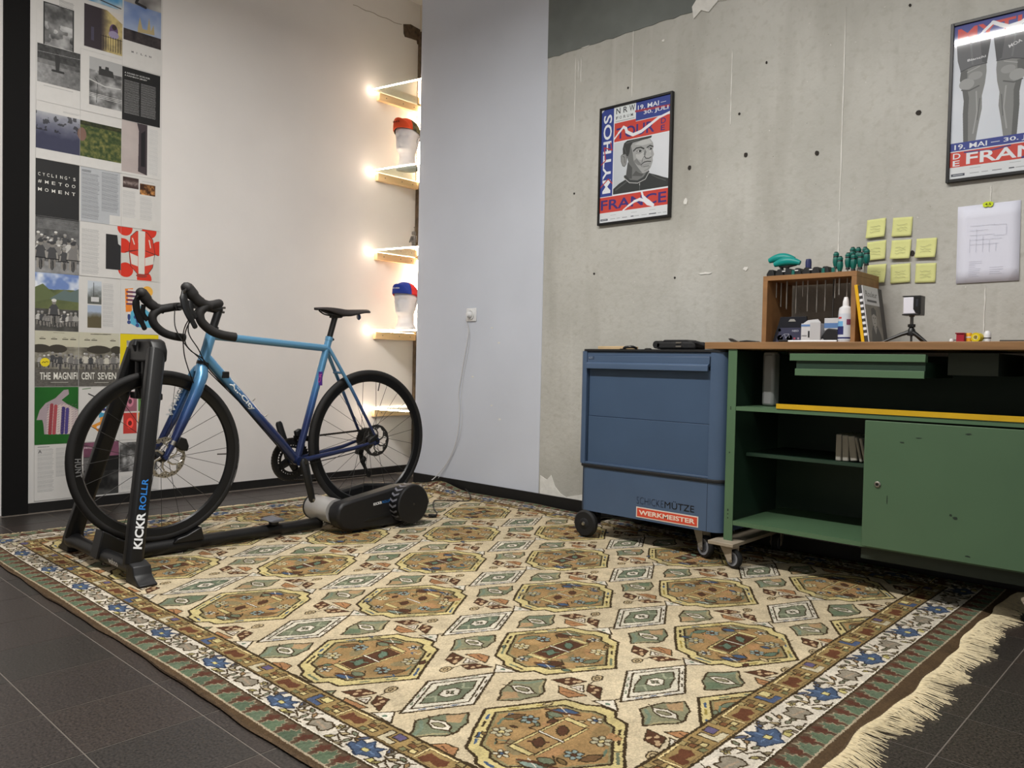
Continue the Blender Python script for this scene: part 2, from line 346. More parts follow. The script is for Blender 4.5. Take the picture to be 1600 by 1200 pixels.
# rest of the floor outside the view: the same tiles in one sheet
far = MB()
for i in range(29):
    for j in range(15):
        x, y = x0s+.25*i, .083-.5-.25*j+.0
        if x > 2.3 or y < -3: continue
        far.add([(x+.0012, y+.0012, -.002), (x+.2488, y+.0012, -.002), (x+.2488, y+.2488, -.002), (x+.0012, y+.2488, -.002)], [(0, 1, 2, 3)])
for i in range(5):
    for j in range(15):
        x, y = 1.044+.25*i, -.167+.25*j
        if y+.25 < YW: far.add([(x+.0012, y+.0012, -.002), (x+.2488, y+.0012, -.002), (x+.2488, y+.2488, -.002), (x+.0012, y+.2488, -.002)], [(0, 1, 2, 3)])
far.build('tiles_beyond_view', TM[0], fl)['kind'] = 'stuff'

# ------------------------------------------------------------------ rug
RX0, RX1, RY0, RY1 = -3.965, -.600, .878, 3.395
def paint_rug():
    CREAM, DK, YEL, MUS = (202, 187, 154), (62, 48, 28), (200, 184, 122), (160, 126, 78)
    GRN, BRN, WHT, BLU, GOLD, PINK, TEAL = (106, 116, 92), (86, 54, 36), (210, 203, 188), (62, 84, 120), (150, 120, 70), (176, 122, 82), (92, 116, 98)
    C = Canvas(RX0, RY0, RX1, RY1, .0016, CREAM); R = random.Random(5)
    C.fill_noise(RX0, RY0, RX1, RY1, lambda u, v, n: mixc((194, 176, 142), (208, 194, 163), n(9)), 3)
    mm = lambda pts, c, sx=1, sy=1: [(c[0]+sx*x/1000, c[1]+sy*y/1000) for x, y in pts]
    OUT = [(-192, -5), (-94, 169), (-42, 180), (-16, 200), (26, 202), (43, 178), (79, 169), (150, 58), (192, 0), (93, -169), (55, -172), (35, -202), (-28, -198), (-44, -180), (-88, -167), (-137, -95)]
    INN = [(-163, -2), (-80, 141), (-32, 149), (-10, 166), (23, 166), (38, 143), (68, 136), (161, -2), (77, -134), (45, -139), (23, -166), (-24, -162), (-40, -143), (-76, -136)]
    INN2 = [(x*.94, y*.94) for x, y in INN]
    def flower(c, r, pc, cc, n=6):
        for k in range(n):
            a = 2*PI*k/n; C.ell(c[0]+r*.62*math.cos(a), c[1]+r*.62*math.sin(a), r*.36, r*.3, pc, a, DK, .0022, 8)
        C.ell(c[0], c[1], r*.3, r*.3, cc, 0, DK, .002, 8)
    def leaf(c, L_, W_, a, col, lc=DK):
        pts = [(-1, 0), (-.5, .7), (0, 1), (.5, .75), (1, .1), (.55, -.6), (0, -1), (-.55, -.75)]
        ca, sa = math.cos(a), math.sin(a); C.poly([(c[0]+L_*x*ca-W_*y*sa, c[1]+L_*x*sa+W_*y*ca) for x, y in pts], col, lc, .0032)
    def medallion(c, k):
        C.poly(mm(OUT, c), YEL, DK, .0075)
        n = len(OUT)
        for i in range(n):
            a, b = OUT[i], OUT[(i+1) % n]; ln = math.hypot(b[0]-a[0], b[1]-a[1])
            if ln < 60: continue
            for t in (.3, .68):
                x = (a[0]+(b[0]-a[0])*t)*.915; y = (a[1]+(b[1]-a[1])*t)*.915; dx, dy = (b[0]-a[0])/ln*11, (b[1]-a[1])/ln*11
                C.line(mm([(x-dx, y-dy), (x+dx, y+dy)], c), .0065, [GRN, BLU, (150, 132, 60), DK][R.randrange(4)])
        C.poly(mm(INN, c), (136, 128, 88), DK, .006); C.poly(mm(INN2, c), MUS)
        for q in range(12): C.ell(c[0]+R.uniform(-.10, .10), c[1]+R.uniform(-.10, .10), .035, .018, [(168, 134, 84), (146, 118, 74), (172, 128, 82), (134, 120, 84)][q % 4], R.random()*3)
        for q in range(26):
            ax_, ay_ = R.uniform(-.125, .125), R.uniform(-.135, .135); g_ = R.random()*6.28; l_ = R.uniform(.012, .026)
            if abs(ax_) < .04 and abs(ay_) < .09: continue
            cc = [BRN, GRN, TEAL, (120, 96, 56), (196, 176, 130), BLU][R.randrange(6)]
            if q % 2: leaf((c[0]+ax_, c[1]+ay_), l_*.7, l_*.36, g_, cc)
            else: C.line([(c[0]+ax_, c[1]+ay_), (c[0]+ax_+l_*math.cos(g_), c[1]+ay_+l_*math.sin(g_)), (c[0]+ax_+l_*1.2*math.cos(g_+.8), c[1]+ay_+l_*1.2*math.sin(g_+.8))], .0036, DK if q % 4 else cc)
        # central ladder
        a = .10; A1, A2 = [(BRN, TEAL), (PINK, BRN), (MUS, BRN), (BRN, GRN)][k % 4]
        for sy in (-1, 1):
            C.poly(mm([(-30, 0), (30, 0), (30, sy*78), (-30, sy*78)], c), A1 if k % 4 != 1 else PINK)
            leaf((c[0], c[1]+sy*.04), .026, .014, PI/2*sy+.5, A2, DK)
            C.line(mm([(-18, sy*52), (16, sy*24)], c), .006, A2)
        for sx in (-1, 1):
            C.line(mm([(sx*32, -86), (sx*32, 86)], c), .009, DK); C.line(mm([(sx*32, -86), (sx*32, 86)], c), .005, YEL)
        C.line(mm([(-32, 0), (32, 0)], c), .009, DK); C.line(mm([(-32, 0), (32, 0)], c), .005, WHT)
        for sy in (-1, 1):
            C.poly(mm([(-34, sy*84), (26, sy*84), (26, sy*100), (-34, sy*100)], c), YEL, DK, .003)
            bc = [BLU, GRN, (120, 140, 130), BLU][(k+(sy > 0)) % 4]
            leaf((c[0]-sy*.055, c[1]+sy*.118), .034, .015, .5, bc); C.line(mm([(-sy*55-24, sy*118+10), (-sy*55+20, sy*118-9)], c), .003, WHT)
            C.line(mm([(-sy*95, sy*96), (-sy*62, sy*104), (-sy*20, sy*126)], c), .008, BRN)
            flower((c[0]+sy*.088, c[1]+sy*.062), .026, [(200, 190, 150), (176, 170, 140), (150, 150, 130)][k % 3], YEL)
            flower((c[0]+sy*.02, c[1]+sy*.132), .02, (190, 184, 160), BLU, 5)
            flower((c[0]-sy*.085, c[1]+sy*.028), .023, (186, 176, 132) if k % 2 else (130, 150, 150), BRN)
            leaf((c[0]+sy*.118, c[1]-sy*.012), .03, .013, 1.2, [GRN, (110, 80, 50), TEAL][k % 3]); leaf((c[0]+sy*.062, c[1]-sy*.088), .022, .014, .2, [BRN, GRN, BLU][k % 3])
            C.line(mm([(sy*58, -sy*62), (sy*84, -sy*84), (sy*76, -sy*108), (sy*50, -sy*112)], c), .004, DK)
            C.line(mm([(-sy*118, -sy*40), (-sy*130, -sy*12), (-sy*112, sy*2)], c), .006, [TEAL, GRN][k % 2])
    def diamond(c, k):
        O = [(-84, 6), (-7, 152), (84, -6), (7, -152)]
        C.poly(mm([(x*1.06, y*1.06) for x, y in O], c), WHT, DK, .006)
        C.poly(mm([(x*.84, y*.84) for x, y in O], c), (206, 200, 182), DK, .0045)
        core = [(-2, -104), (-26, -60), (-40, -10), (-52, 6), (-38, 30), (-28, 66), (-4, 104), (24, 62), (40, 14), (50, -4), (42, -36), (20, -70)]
        C.poly(mm([(x*.93, y*.9) for x, y in core], c), [(108, 117, 94), (114, 122, 98), (100, 114, 94)][k % 3], DK, .004)
        C.line(mm([(-20, -62), (-6, -40), (14, -60)], c), .006, (150, 156, 128)); C.line(mm([(-16, 62), (4, 40), (18, 58)], c), .006, (150, 156, 128))
        C.poly(mm([(-22, -2), (-12, 26), (8, 30), (24, 2), (12, -28), (-8, -30)], c), WHT, DK, .0035); flower(c, .013, GRN, WHT, 4)
        n = 4
        for i in range(n):
            a, b = O[i], O[(i+1) % n]
            for t in (.2, .45, .7): C.line(mm([((a[0]+(b[0]-a[0])*t)*.95, (a[1]+(b[1]-a[1])*t)*.95), ((a[0]+(b[0]-a[0])*(t+.1))*.95, (a[1]+(b[1]-a[1])*(t+.1))*.95)], c), .004, [GRN, DK, BLU][i % 3])
    LEAF = [(107, -368), (95, -344), (74, -322), (62, -283), (54, -256), (83, -226), (107, -190), (131, -228), (155, -253), (160, -280), (150, -303), (143, -330)]
    LIN = [(71, -283), (85, -266), (111, -257), (144, -274), (133, -292), (103, -300)]
    def leafm(c, s, k):      # on the left of each medallion, mirrored about y
        p = lambda pts: [(c[0]+(-205+(x-107)*1.0)/1000, c[1]+s*(135+(y+280))/1000) for x, y in pts]
        C.poly(p(LEAF), [(132, 132, 102), (116, 124, 98)][k % 2], DK, .0052)
        C.poly(p([(107, -362), (97, -340), (82, -322), (106, -300), (132, -318)]), (170, 138, 98) if k % 3 else (98, 116, 90))
        C.line(p([(66, -262), (92, -240), (107, -206)]), .009, (112, 130, 110)); C.line(p([(150, -262), (128, -238), (112, -205)]), .006, (160, 150, 110))
        C.poly(p(LIN), WHT, DK, .0042); C.ell(*p([(106, -278)])[0], .018, .009, (132, 128, 100), .2, DK, .003, 10)
        C.line(p([(71, -283), (56, -292)]), .0035, DK); C.line(p([(144, -274), (160, -270)]), .0035, DK)
    def browns(c, s, k):
        p = lambda pts: [(c[0]+x/1000, c[1]+s*-y/1000) for x, y in pts]
        B1 = [(124, -182), (149, -133), (192, -126), (176, -178)]; B2 = [(160, -197), (243, -192), (218, -232), (184, -228)]; B3 = [(182, -182), (200, -149), (225, -182)]; B4 = [(204, -135), (241, -128), (277, -186), (226, -171)]
        C.poly(p(B1), BRN, DK, .003); C.poly(p(B4), BRN, DK, .003); C.poly(p(B2), (168, 118, 76), DK, .0035); C.poly(p(B3), WHT, DK, .0035)
        for q in [(150, -150), (172, -148), (160, -166), (180, -140), (222, -140), (240, -148), (244, -166)]: C.ell(*p([q])[0], .0055, .0075, (190, 160, 120))
        C.line(p([(186, -216), (214, -206)]), .003, BRN); C.line(p([(196, -178), (206, -166), (210, -178)]), .003, BRN)
        q = p([(198, -90)])[0]; C.ell(q[0], q[1], .013, .02, (178, 158, 118), .2, DK, .0035, 12); C.ell(q[0], q[1], .005, .009, (178, 158, 118), .2, DK, .003, 8); C.line(p([(204, -110), (206, -130)]), .003, DK)
    c0 = (-1.3835, 1.7085); n = 0
    for i in range(-9, 10):
        for j in range(-3, 5):
            if (i+j) % 2: continue
            c = (c0[0]+.315*i, c0[1]+.4125*j); n += 1
            for s in (-1, 1):
                leafm(c, s, i+(s > 0)); browns(c, s, i)
                t = [(c[0]+x/1000, c[1]+s*-y/1000) for x, y in [(120, -405+200-40), (0, 0)]]
            for s in (-1, 1):
                C.poly([(c[0]+.030+.27*0, c[1]+s*.206), (c[0]-.012, c[1]+s*.25), (c[0]-.045, c[1]+s*.208)], WHT, DK, .0042); C.ell(c[0]-.01, c[1]+s*.22, .006, .006, TEAL)
                C.line([(c[0]-.012, c[1]+s*.25), (c[0]-.006, c[1]+s*.2625)], .005, DK)
    for i in range(-9, 10):
        for j in range(-3, 5):
            c = (c0[0]+.315*i, c0[1]+.4125*j)
            if (i+j) % 2: diamond((c[0]-.003, c[1]), i)
            else: medallion(c, (i*3+j*5) % 12)
    # borders ---------------------------------------------------------
    HEMC, GRND = (88, 68, 46), (110, 92, 68)
    BX, BY = [0, .028, .090, .192, .266], [0, .010, .068, .142, .206]
    def side(sd):
        B = BX if sd in 'RL' else BY
        def T(t, b, v):
            s = B[b]+(B[b+1]-B[b])*v
            return {'R': (RX1-s, t), 'L': (RX0+s, t), 'N': (t, RY0+s), 'F': (t, RY1-s)}[sd]
        return T
    for sd in 'NFLR':
        T = side(sd); t0, t1 = (RY0, RY1) if sd in 'RL' else (RX0, RX1); B = BX if sd in 'RL' else BY; o = BY if sd in 'RL' else BX
        def band(b, col):
            C.poly([T(t0+o[b], b, 0), T(t1-o[b], b, 0), T(t1-o[b+1], b, 1), T(t0+o[b+1], b, 1)], col)
        band(0, HEMC); band(1, (92, 74, 56)); band(2, (206, 198, 184)); band(3, (152, 126, 76))
        # outer zigzag leaves
        P_ = .066; k = 0; t = t0+o[1]+.03
        while t < t1-o[1]-.02:
            gc = [(92, 112, 86), (86, 104, 82), (98, 116, 92)][k % 3]
            C.poly([T(t-.030, 1, .0), T(t-.024, 1, .30), T(t-.030, 1, .36), T(t-.016, 1, .48), T(t-.020, 1, .60), T(t-.006, 1, .66), T(t-.006, 1, .92), T(t+.004, 1, .76), T(t+.012, 1, .84), T(t+.010, 1, .55), T(t+.020, 1, .5), T(t+.014, 1, .30), T(t+.026, 1, .22), T(t+.022, 1, .0)], gc, (158, 142, 116), .0022)
            C.poly([T(t+.034, 1, 1), T(t+.026, 1, .74), T(t+.016, 1, .70), T(t+.024, 1, .52), T(t+.018, 1, .40), T(t+.030, 1, .34), T(t+.032, 1, .12), T(t+.038, 1, .38), T(t+.046, 1, .40), T(t+.040, 1, .60), T(t+.048, 1, .72)], (94, 54, 40))
            C.line([T(t-.018, 1, .12), T(t-.008, 1, .45), T(t-.002, 1, .7)], .0022, (74, 90, 70))
            t += P_; k += 1
        # white band with flowers
        P_ = .161; k = 0; t = (1.629 if sd in 'RL' else -1.62)
        while t > t0+.2: t -= P_; k -= 1
        R2 = random.Random(9)
        while t < t1-.05:
            if t > t0+.04:
                if k % 2 == 0:
                    C.poly([T(t-.045, 2, .30), T(t-.05, 2, .45), T(t-.036, 2, .5), T(t-.045, 2, .75), T(t-.018, 2, .68), T(t-.012, 2, .92), T(t+.008, 2, .7), T(t+.03, 2, .85), T(t+.026, 2, .6), T(t+.05, 2, .5), T(t+.034, 2, .3), T(t+.012, 2, .22), T(t+.002, 2, .08), T(t-.018, 2, .2)], (66, 86, 120), (44, 54, 76), .004)
                    for a, b in ((-.03, .45), (.028, .45), (0, .72), (0, .2)): C.line([T(t, 2, .45), T(t+a, 2, b)], .004, (92, 118, 158))
                    C.poly([T(t-.009, 2, .36), T(t+.009, 2, .36), T(t+.009, 2, .52), T(t-.009, 2, .52)], (200, 190, 120), DK, .002)
                    C.poly([T(t+.03, 2, .1), T(t+.052, 2, .1), T(t+.05, 2, .3), T(t+.036, 2, .28)], (196, 186, 112), DK, .003)
                    leaf(T(t-.04, 2, .86), .02, .007, 1.0, (76, 84, 110)); leaf(T(t+.045, 2, .84), .02, .007, 2.2, (76, 84, 110))
                else:
                    C.poly([T(t-.034, 2, .45), T(t-.024, 2, .72), T(t-.006, 2, .66), T(t+.01, 2, .78), T(t+.03, 2, .66), T(t+.034, 2, .4), T(t+.022, 2, .2), T(t, 2, .3), T(t-.022, 2, .18)], (140, 132, 116), DK, .0045)
                    C.line([T(t-.02, 2, .5), T(t+.02, 2, .42)], .006, (160, 140, 118)); flower(T(t+.04, 2, .78), .012, YEL, GRN, 5)
                # vine between
                C.line([T(t+.04, 2, .92), T(t+.07, 2, .70), T(t+.062, 2, .45), T(t+.09, 2, .28), T(t+.08, 2, .08), T(t+.12, 2, .12)], .0042, DK)
                C.line([T(t+.05, 2, .58), T(t+.075, 2, .5), T(t+.10, 2, .62), T(t+.12, 2, .9)], .0038, DK)
                for a, b, g, cc in ((.058, .24, .4, (150, 140, 84)), (.088, .82, 2.4, (112, 118, 96)), (.10, .42, 1.2, (120, 124, 104)), (.074, .62, .2, (178, 160, 120)), (.112, .68, 2.0, (150, 120, 84)), (.055, .80, 1.0, (110, 104, 90)), (.095, .12, .3, (132, 120, 92)), (.066, .10, 2.8, (120, 112, 96)), (.122, .40, .9, (108, 110, 92))):
                    leaf(T(t+a, 2, b), .013, .006, g+R2.random()*.6, cc)
            t += P_; k += 1
        # gold band with blocks
        P_ = .1345; k = 0; t = (1.697 if sd in 'RL' else -1.70)
        while t > t0+.2: t -= P_; k -= 1
        while t < t1-.05:
            if t > t0+.04:
                if k % 2 == 0:
                    C.poly([T(t-.034, 3, .18), T(t-.012, 3, .1), T(t-.006, 3, .3), T(t+.022, 3, .22), T(t+.034, 3, .45), T(t+.026, 3, .72), T(t, 3, .62), T(t-.028, 3, .7)], (104, 60, 38))
                    C.line([T(t-.042, 3, .12), T(t-.044, 3, .86), T(t+.036, 3, .9)], .0085, DK); C.line([T(t-.042, 3, .12), T(t-.044, 3, .86), T(t+.036, 3, .9)], .0052, (222, 200, 140))
                else:
                    C.poly([T(t-.03, 3, .1), T(t+.02, 3, .1), T(t+.02, 3, .36), T(t-.012, 3, .36), T(t-.012, 3, .8), T(t-.03, 3, .8)], (70, 88, 128) if k % 4 == 1 else (190, 180, 150), DK, .003)
                    C.poly([T(t-.004, 3, .48), T(t+.024, 3, .48), T(t+.024, 3, .84), T(t-.004, 3, .84)], (210, 196, 130) if k % 4 == 1 else (92, 82, 120), DK, .003)
                for a, b, cc in ((.052, .2, (116, 118, 80)), (.056, .55, (118, 76, 46)), (.050, .84, (150, 134, 86)), (.075, .34, (206, 190, 130)), (.078, .72, (120, 96, 60))):
                    C.poly([T(t+a-.009, 3, b-.1), T(t+a+.009, 3, b-.1), T(t+a+.009, 3, b+.12), T(t+a-.009, 3, b+.12)], cc, DK, .0028)
            t += P_; k += 1
        for b, wd, cc in ((1, .004, (176, 160, 134)), (2, .0045, DK), (3, .007, DK), (4, .007, DK)):
            C.line([T(t0+o[b], b-1, 1), T(t1-o[b], b-1, 1)], wd, cc)
        C.line([T(t0+o[3], 3, .12), T(t1-o[3], 3, .12)], .003, (120, 96, 60)); C.line([T(t0+o[2], 2, .05), T(t1-o[2], 2, .05)], .0035, (226, 220, 206))
    g = C.a.mean(2, keepdims=True); C.a = (C.a*.82+g*.18)*np.array([.955, .945, .925], np.float32)
    H, W = C.H, C.W; rs = np.random.RandomState(8); y2 = rs.rand(H//3+1, W//2+1); yarn = np.repeat(np.repeat(y2, 3, 0), 2, 1)[:H, :W]
    C.a *= (1+.16*(yarn-.5)+.22*(vnoise(H, W, 70, 5)-.5)+.10*(vnoise(H, W, 6, 6)-.5))[..., None].astype(np.float32)
    return C.image('woven_rug_pattern')
def rug_edge(t, k): return .006*math.sin(t*5.1+k)+.004*math.sin(t*13.7+2*k)+.0025*math.sin(t*29+k)
def rug_z(x, y):
    z = .013+.0016*math.sin(x*7+y*3)+.0012*math.sin(y*11-x*2)
    dx = min(x-RX0, RX1-x); dy = min(y-RY0, RY1-y)
    r = math.exp(-((x+3.72)/.13)**2-((y-3.39)/.10)**2); z += .038*r          # the far corner rides up against the wall
    return z
def make_rug():
    rug = thing('rug', (-2.28, 2.13, 0), 'large cream patterned oriental rug with ornate octagon medallions and fringed ends', 'rug')
    nx, ny = 150, 112; b = MB(); vs = []; idx = {}
    for j in range(ny+1):
        for i in range(nx+1):
            u, v = i/nx, j/ny; x = RX0+(RX1-RX0)*u; y = RY0+(RY1-RY0)*v
            ex = (1-u)**6*rug_edge(y, 1)+u**6*rug_edge(y, 2.3)*1.3; ey = .6*(1-v)**6*rug_edge(x, .4)+v**6*rug_edge(x, 5)
            e = min(i, nx-i, j, ny-j); idx[i, j] = len(vs); vs.append((x+ex, y+ey, rug_z(x, y)-(.004 if e == 0 else 0)))
    fs = [(idx[i, j], idx[i+1, j], idx[i+1, j+1], idx[i, j+1]) for j in range(ny) for i in range(nx)]
    b.add(vs, fs); im = paint_rug()
    o = b.build('woven_field', img_mat('woven_wool', im, .95, spec=.12, noise=.16, nscale=420, bump=.55, warp=.0030, wscale=150), rug, smooth=True)
    set_uv(o, lambda p: ((p.x-RX0)/(RX1-RX0), (p.y-RY0)/(RY1-RY0)))
    h = MB(); ring = [(i, 0) for i in range(nx)]+[(nx, j) for j in range(ny)]+[(i, ny) for i in range(nx, 0, -1)]+[(0, j) for j in range(ny, 0, -1)]
    tv = []
    for (i, j) in ring:
        x, y, z = vs[idx[i, j]]; nxv = (-1 if i == 0 else 1 if i == nx else 0); nyv = (-1 if j == 0 else 1 if j == ny else 0)
        up = z-.013 if z > .03 else 0
        tv += [(x, y, z+.0005), (x+nxv*.004, y+nyv*.004, z-.003), (x+nxv*.005, y+nyv*.005, .004+up), (x+nxv*.002, y+nyv*.002, .0005+up)]
    n = len(ring); h.add(tv, [(4*k+a, 4*k+a+1, 4*((k+1) % n)+a+1, 4*((k+1) % n)+a) for k in range(n) for a in range(3)])
    h.build('hem', mat('brown_selvedge', (92, 73, 52), .95, noise=.25, nscale=60, bump=.5, bscale=250), rug, smooth=True)
    MF = mat('cream_cotton_fringe', (214, 200, 166), .95, noise=.18, nscale=90)
    for nm, xe, sgn, L0 in (('fringe', RX1, 1, .082), ('fringe', RX0, -1, .05)):
        f = MB(); y = RY0+.005; rr = random.Random(3 if sgn > 0 else 4); web = []
        while y < RY1-.01:
            e = rug_edge(y, 2.3)*1.3 if sgn > 0 else rug_edge(y, 1); x0 = xe+e; zz = .006
            clump = .5+.5*math.sin(y*38+2*math.sin(y*9)); L_ = L0*(.50+.45*rr.random()+.26*clump); bend = (.02*math.sin(y*17+1)+rr.uniform(-.012, .012))
            lift = .005*rr.random()
            pts = [V(x0, y, zz+.001), V(x0+sgn*L_*.35, y+bend*.25, zz+lift), V(x0+sgn*L_*.7, y+bend*.7, .003+lift*.7), V(x0+sgn*L_, y+bend*1.3+rr.uniform(-.006, .006), .0016)]
            wd = .0013
            a = []
            for i, p in enumerate(pts): a += [p+V(0, -wd*(1-.2*i), 0), p+V(0, wd*(1-.2*i), 0), p+V(0, 0, .0016)]
            f.add(a, [(3*i+q, 3*i+(q+1) % 3, 3*i+3+(q+1) % 3, 3*i+3+q) for i in range(3) for q in range(3)])
            y += rr.uniform(.0014, .0034)
        f.build('fringe', MF, rug)['kind'] = 'stuff'
        wv = []; ys = np.linspace(RY0+.004, RY1-.004, 160)
        for y in ys:
            e = rug_edge(y, 2.3)*1.3 if sgn > 0 else rug_edge(y, 1); wv += [(xe+e-sgn*.002, y, .0075), (xe+e+sgn*(.020+.005*math.sin(y*31)+.004*math.sin(y*83)), y, .0045)]
        MB().add(wv, [(2*i, 2*i+1, 2*i+3, 2*i+2) for i in range(len(ys)-1)]).build('woven_end_strip', MF, rug)
make_rug()

# ------------------------------------------------------------------ bicycle
def fade_mat():
    m = bpy.data.materials.new('fade_paint_frame'); m.use_nodes = True; nt = m.node_tree; b = nt.nodes['Principled BSDF']; L = nt.links.new
    b.inputs['Metallic'].default_value = .45; b.inputs['Roughness'].default_value = .3; b.inputs['Coat Weight'].default_value = .6; b.inputs['Coat Roughness'].default_value = .1
    tc = nt.nodes.new('ShaderNodeTexCoord'); sx = nt.nodes.new('ShaderNodeSeparateXYZ'); L(tc.outputs['Object'], sx.inputs[0]); r = nt.nodes.new('ShaderNodeValToRGB'); L(sx.outputs[2], r.inputs[0])
    e = r.color_ramp.elements; e[0].position = .40; e[0].color = (*lin((36, 48, 88)), 1); e[1].position = .95; e[1].color = (*lin((106, 160, 196)), 1)
    for p, c in ((.53, (38, 52, 100)), (.63, (58, 98, 154)), (.73, (86, 142, 184))): x = e.new(p); x.color = (*lin(c), 1)
    L(r.outputs[0], b.inputs['Base Color']); return m
M_FADE = fade_mat()
M_TYRE = mat('black_tyre_rubber', (24, 23, 23), .75, bump=.1, bscale=300)
M_RIM = mat('black_carbon_rim', (17, 17, 18), .32)
M_BLK = mat('black_anodised', (20, 20, 21), .38)
M_TAPE = mat('black_bar_tape', (26, 24, 24), .7, bump=.15, bscale=250)
M_HOOD = mat('black_rubber_hood', (30, 28, 28), .62)
M_STEEL = mat('brushed_steel', (176, 172, 164), .35, 1)
M_DSTEEL = mat('dark_steel', (92, 90, 88), .4, 1)
M_SPOKE = mat('dark_spoke_wire', (58, 57, 57), .4, .6)
M_CHAIN = mat('oily_chain', (62, 58, 54), .45, .7)
M_NAVY = mat('navy_paint', (38, 50, 90), .35, .3, coat=.4)
M_WTXT = mat('white_lettering', (226, 228, 230), .5)
M_GTXT = mat('pale_grey_lettering', (206, 212, 214), .5)
M_DTXT = mat('dull_grey_lettering', (112, 112, 112), .6)
BX = -3.158
BF, BR = (1.349, .412), (2.374, .420); WR = .342
bike = thing('bicycle', (BX, 1.86, 0), 'drop-bar racing bicycle with blue fading frame and disc brakes, clamped in a black indoor trainer', 'bicycle')
def b3(y, z, x=0): return V(BX+x, y, z)
def torus_prof(R, rx, rz, n=14): return [(R+rz*math.sin(2*PI*k/n), rx*math.cos(2*PI*k/n)) for k in range(n)]
def rotor(name, c, x, R, par, m):
    n = 96; b = MB(); xs = (x-.0009, x+.0009); ro = []; ri = []
    for k in range(n):
        t = 2*PI*k/n; ro.append((R*(1-.02*abs(math.sin(6*t))), t)); ri.append((R*(.80+.05*math.sin(12*t)), t))
    vs = []
    for X in xs:
        for prof in (ro, ri): vs += [b3(c[0]+r*math.cos(t), c[1]+r*math.sin(t), X) for r, t in prof]
    fs = []
    for k in range(n):
        q = (k+1) % n; fs += [(k, q, n+q, n+k), (2*n+k, 3*n+k, 3*n+q, 2*n+q), (k, 2*n+k, 2*n+q, q), (n+k, n+q, 3*n+q, 3*n+k)]
    b.add(vs, fs)
    for k in range(6):       # curved carrier arms
        t = 2*PI*k/6; b.tube([b3(c[0]+r*math.cos(t+s), c[1]+r*math.sin(t+s), x) for r, s in ((.018, 0), (R*.5, .25), (R*.85, .62))], [.005, .0036, .0034], 6, flat=.3, up=(0, 1, 0))
    for k in range(6):
        t = 2*PI*(k+.5)/6; b.tube([b3(c[0]+r*math.cos(t+s), c[1]+r*math.sin(t+s), x) for r, s in ((R*.84, -.28), (R*.66, 0), (R*.84, .28))], .0032, 6)
    o = b.build(name, m, par, smooth=True)
    h = MB()
    for k in range(36):
        t = 2*PI*k/36; r = R*(.93 if k % 2 else .87); h.lathe([(.0026, -.0011), (.0026, .0011)], b3(c[0]+r*math.cos(t), c[1]+r*math.sin(t), x), (1, 0, 0), 6)
    h.build('vent_holes', M_BLK, o)['kind'] = 'stuff'
    return o
def wheel(name, c, rear):
    w_ = MB().lathe([(WR-.030, -.0115), (WR-.020, -.0125), (WR-.016, -.011), (WR-.018, 0), (WR-.016, .011), (WR-.020, .0125), (WR-.030, .0115), (WR-.052, .0065), (WR-.058, 0), (WR-.052, -.0065)], b3(*c), (1, 0, 0), 96, closed=True).build(name, M_RIM, bike, smooth=True)
    MB().lathe(torus_prof(WR-.0155, .0155, .0155), b3(*c), (1, 0, 0), 96, closed=True).build('tyre', M_TYRE, w_, smooth=True)
    MB().lathe([(.006, -.052), (.012, -.052), (.012, -.036), (.024, -.034), (.024, -.029), (.013, -.024), (.013, .024), (.023, .029), (.023, .034), (.012, .038), (.012, .052), (.006, .052)], b3(*c), (1, 0, 0), 24).build('hub', M_BLK, w_, smooth=True)
    ph = .13 if rear else .05
    proto = None
    for k in range(24):
        s = 1 if k % 2 else -1; t = 2*PI*k/24+ph; d = (1 if (k//2) % 2 else -1)*1.15
        p0 = b3(c[0]+.0225*math.cos(t+d), c[1]+.0225*math.sin(t+d), s*.031); p1 = b3(c[0]+(WR-.056)*math.cos(t), c[1]+(WR-.056)*math.sin(t), s*.002)
        MB().tube([p0, p1], .0011, 5).build('spoke', M_SPOKE, w_)
    t = 1.35 if rear else -.04
    MB().tube([b3(c[0]+(WR-.058)*math.cos(t), c[1]+(WR-.058)*math.sin(t)), b3(c[0]+(WR-.098)*math.cos(t), c[1]+(WR-.098)*math.sin(t))], .0028, 8).build('valve', M_DSTEEL, w_)
    rotor('brake_rotor', c, .058, .081 if not rear else .078, w_, M_STEEL if not rear else M_DSTEEL)
    return w_
wf = wheel('front_wheel', BF, False); wr = wheel('rear_wheel', BR, True)
# rim and tyre lettering
def rim_text(s, par, c, R, t0, h, m, step, x=.0072):
    t = t0
    for ch in s:
        if ch != ' ':
            O = b3(c[0]+R*math.cos(t), c[1]+R*math.sin(t), x+.001); X = V(0, -math.sin(t), math.cos(t))*-1; Y = V(0, math.cos(t), math.sin(t))
            text3d('rim_lettering', ch, O, -X, -Y, h, m, par, w=h*.72, bold=.03, lift=.004)
        t += step
rim_text('HUNT', wf, BF, WR-.030, 3.10, .021, M_DTXT, .062)
for (t0, t1, R_, amp, x) in ((-.18, .02, WR-.034, .0035, .0078), (-.45, -.24, WR-.011, .0022, .0155), (-.20, .12, WR-.009, .0018, .0155)):   # worn script along rim and tyre wall
    pts = [b3(BF[0]+(R_+amp*math.sin(k*2.3)*(.4+.6*abs(math.sin(k*.7))))*math.cos(t0+(t1-t0)*k/26), BF[1]+(R_+amp*math.sin(k*2.3)*(.4+.6*abs(math.sin(k*.7))))*math.sin(t0+(t1-t0)*k/26), x) for k in range(27)]
    MB().tube(pts, .0008, 4).build('worn_script', M_DTXT, wf)
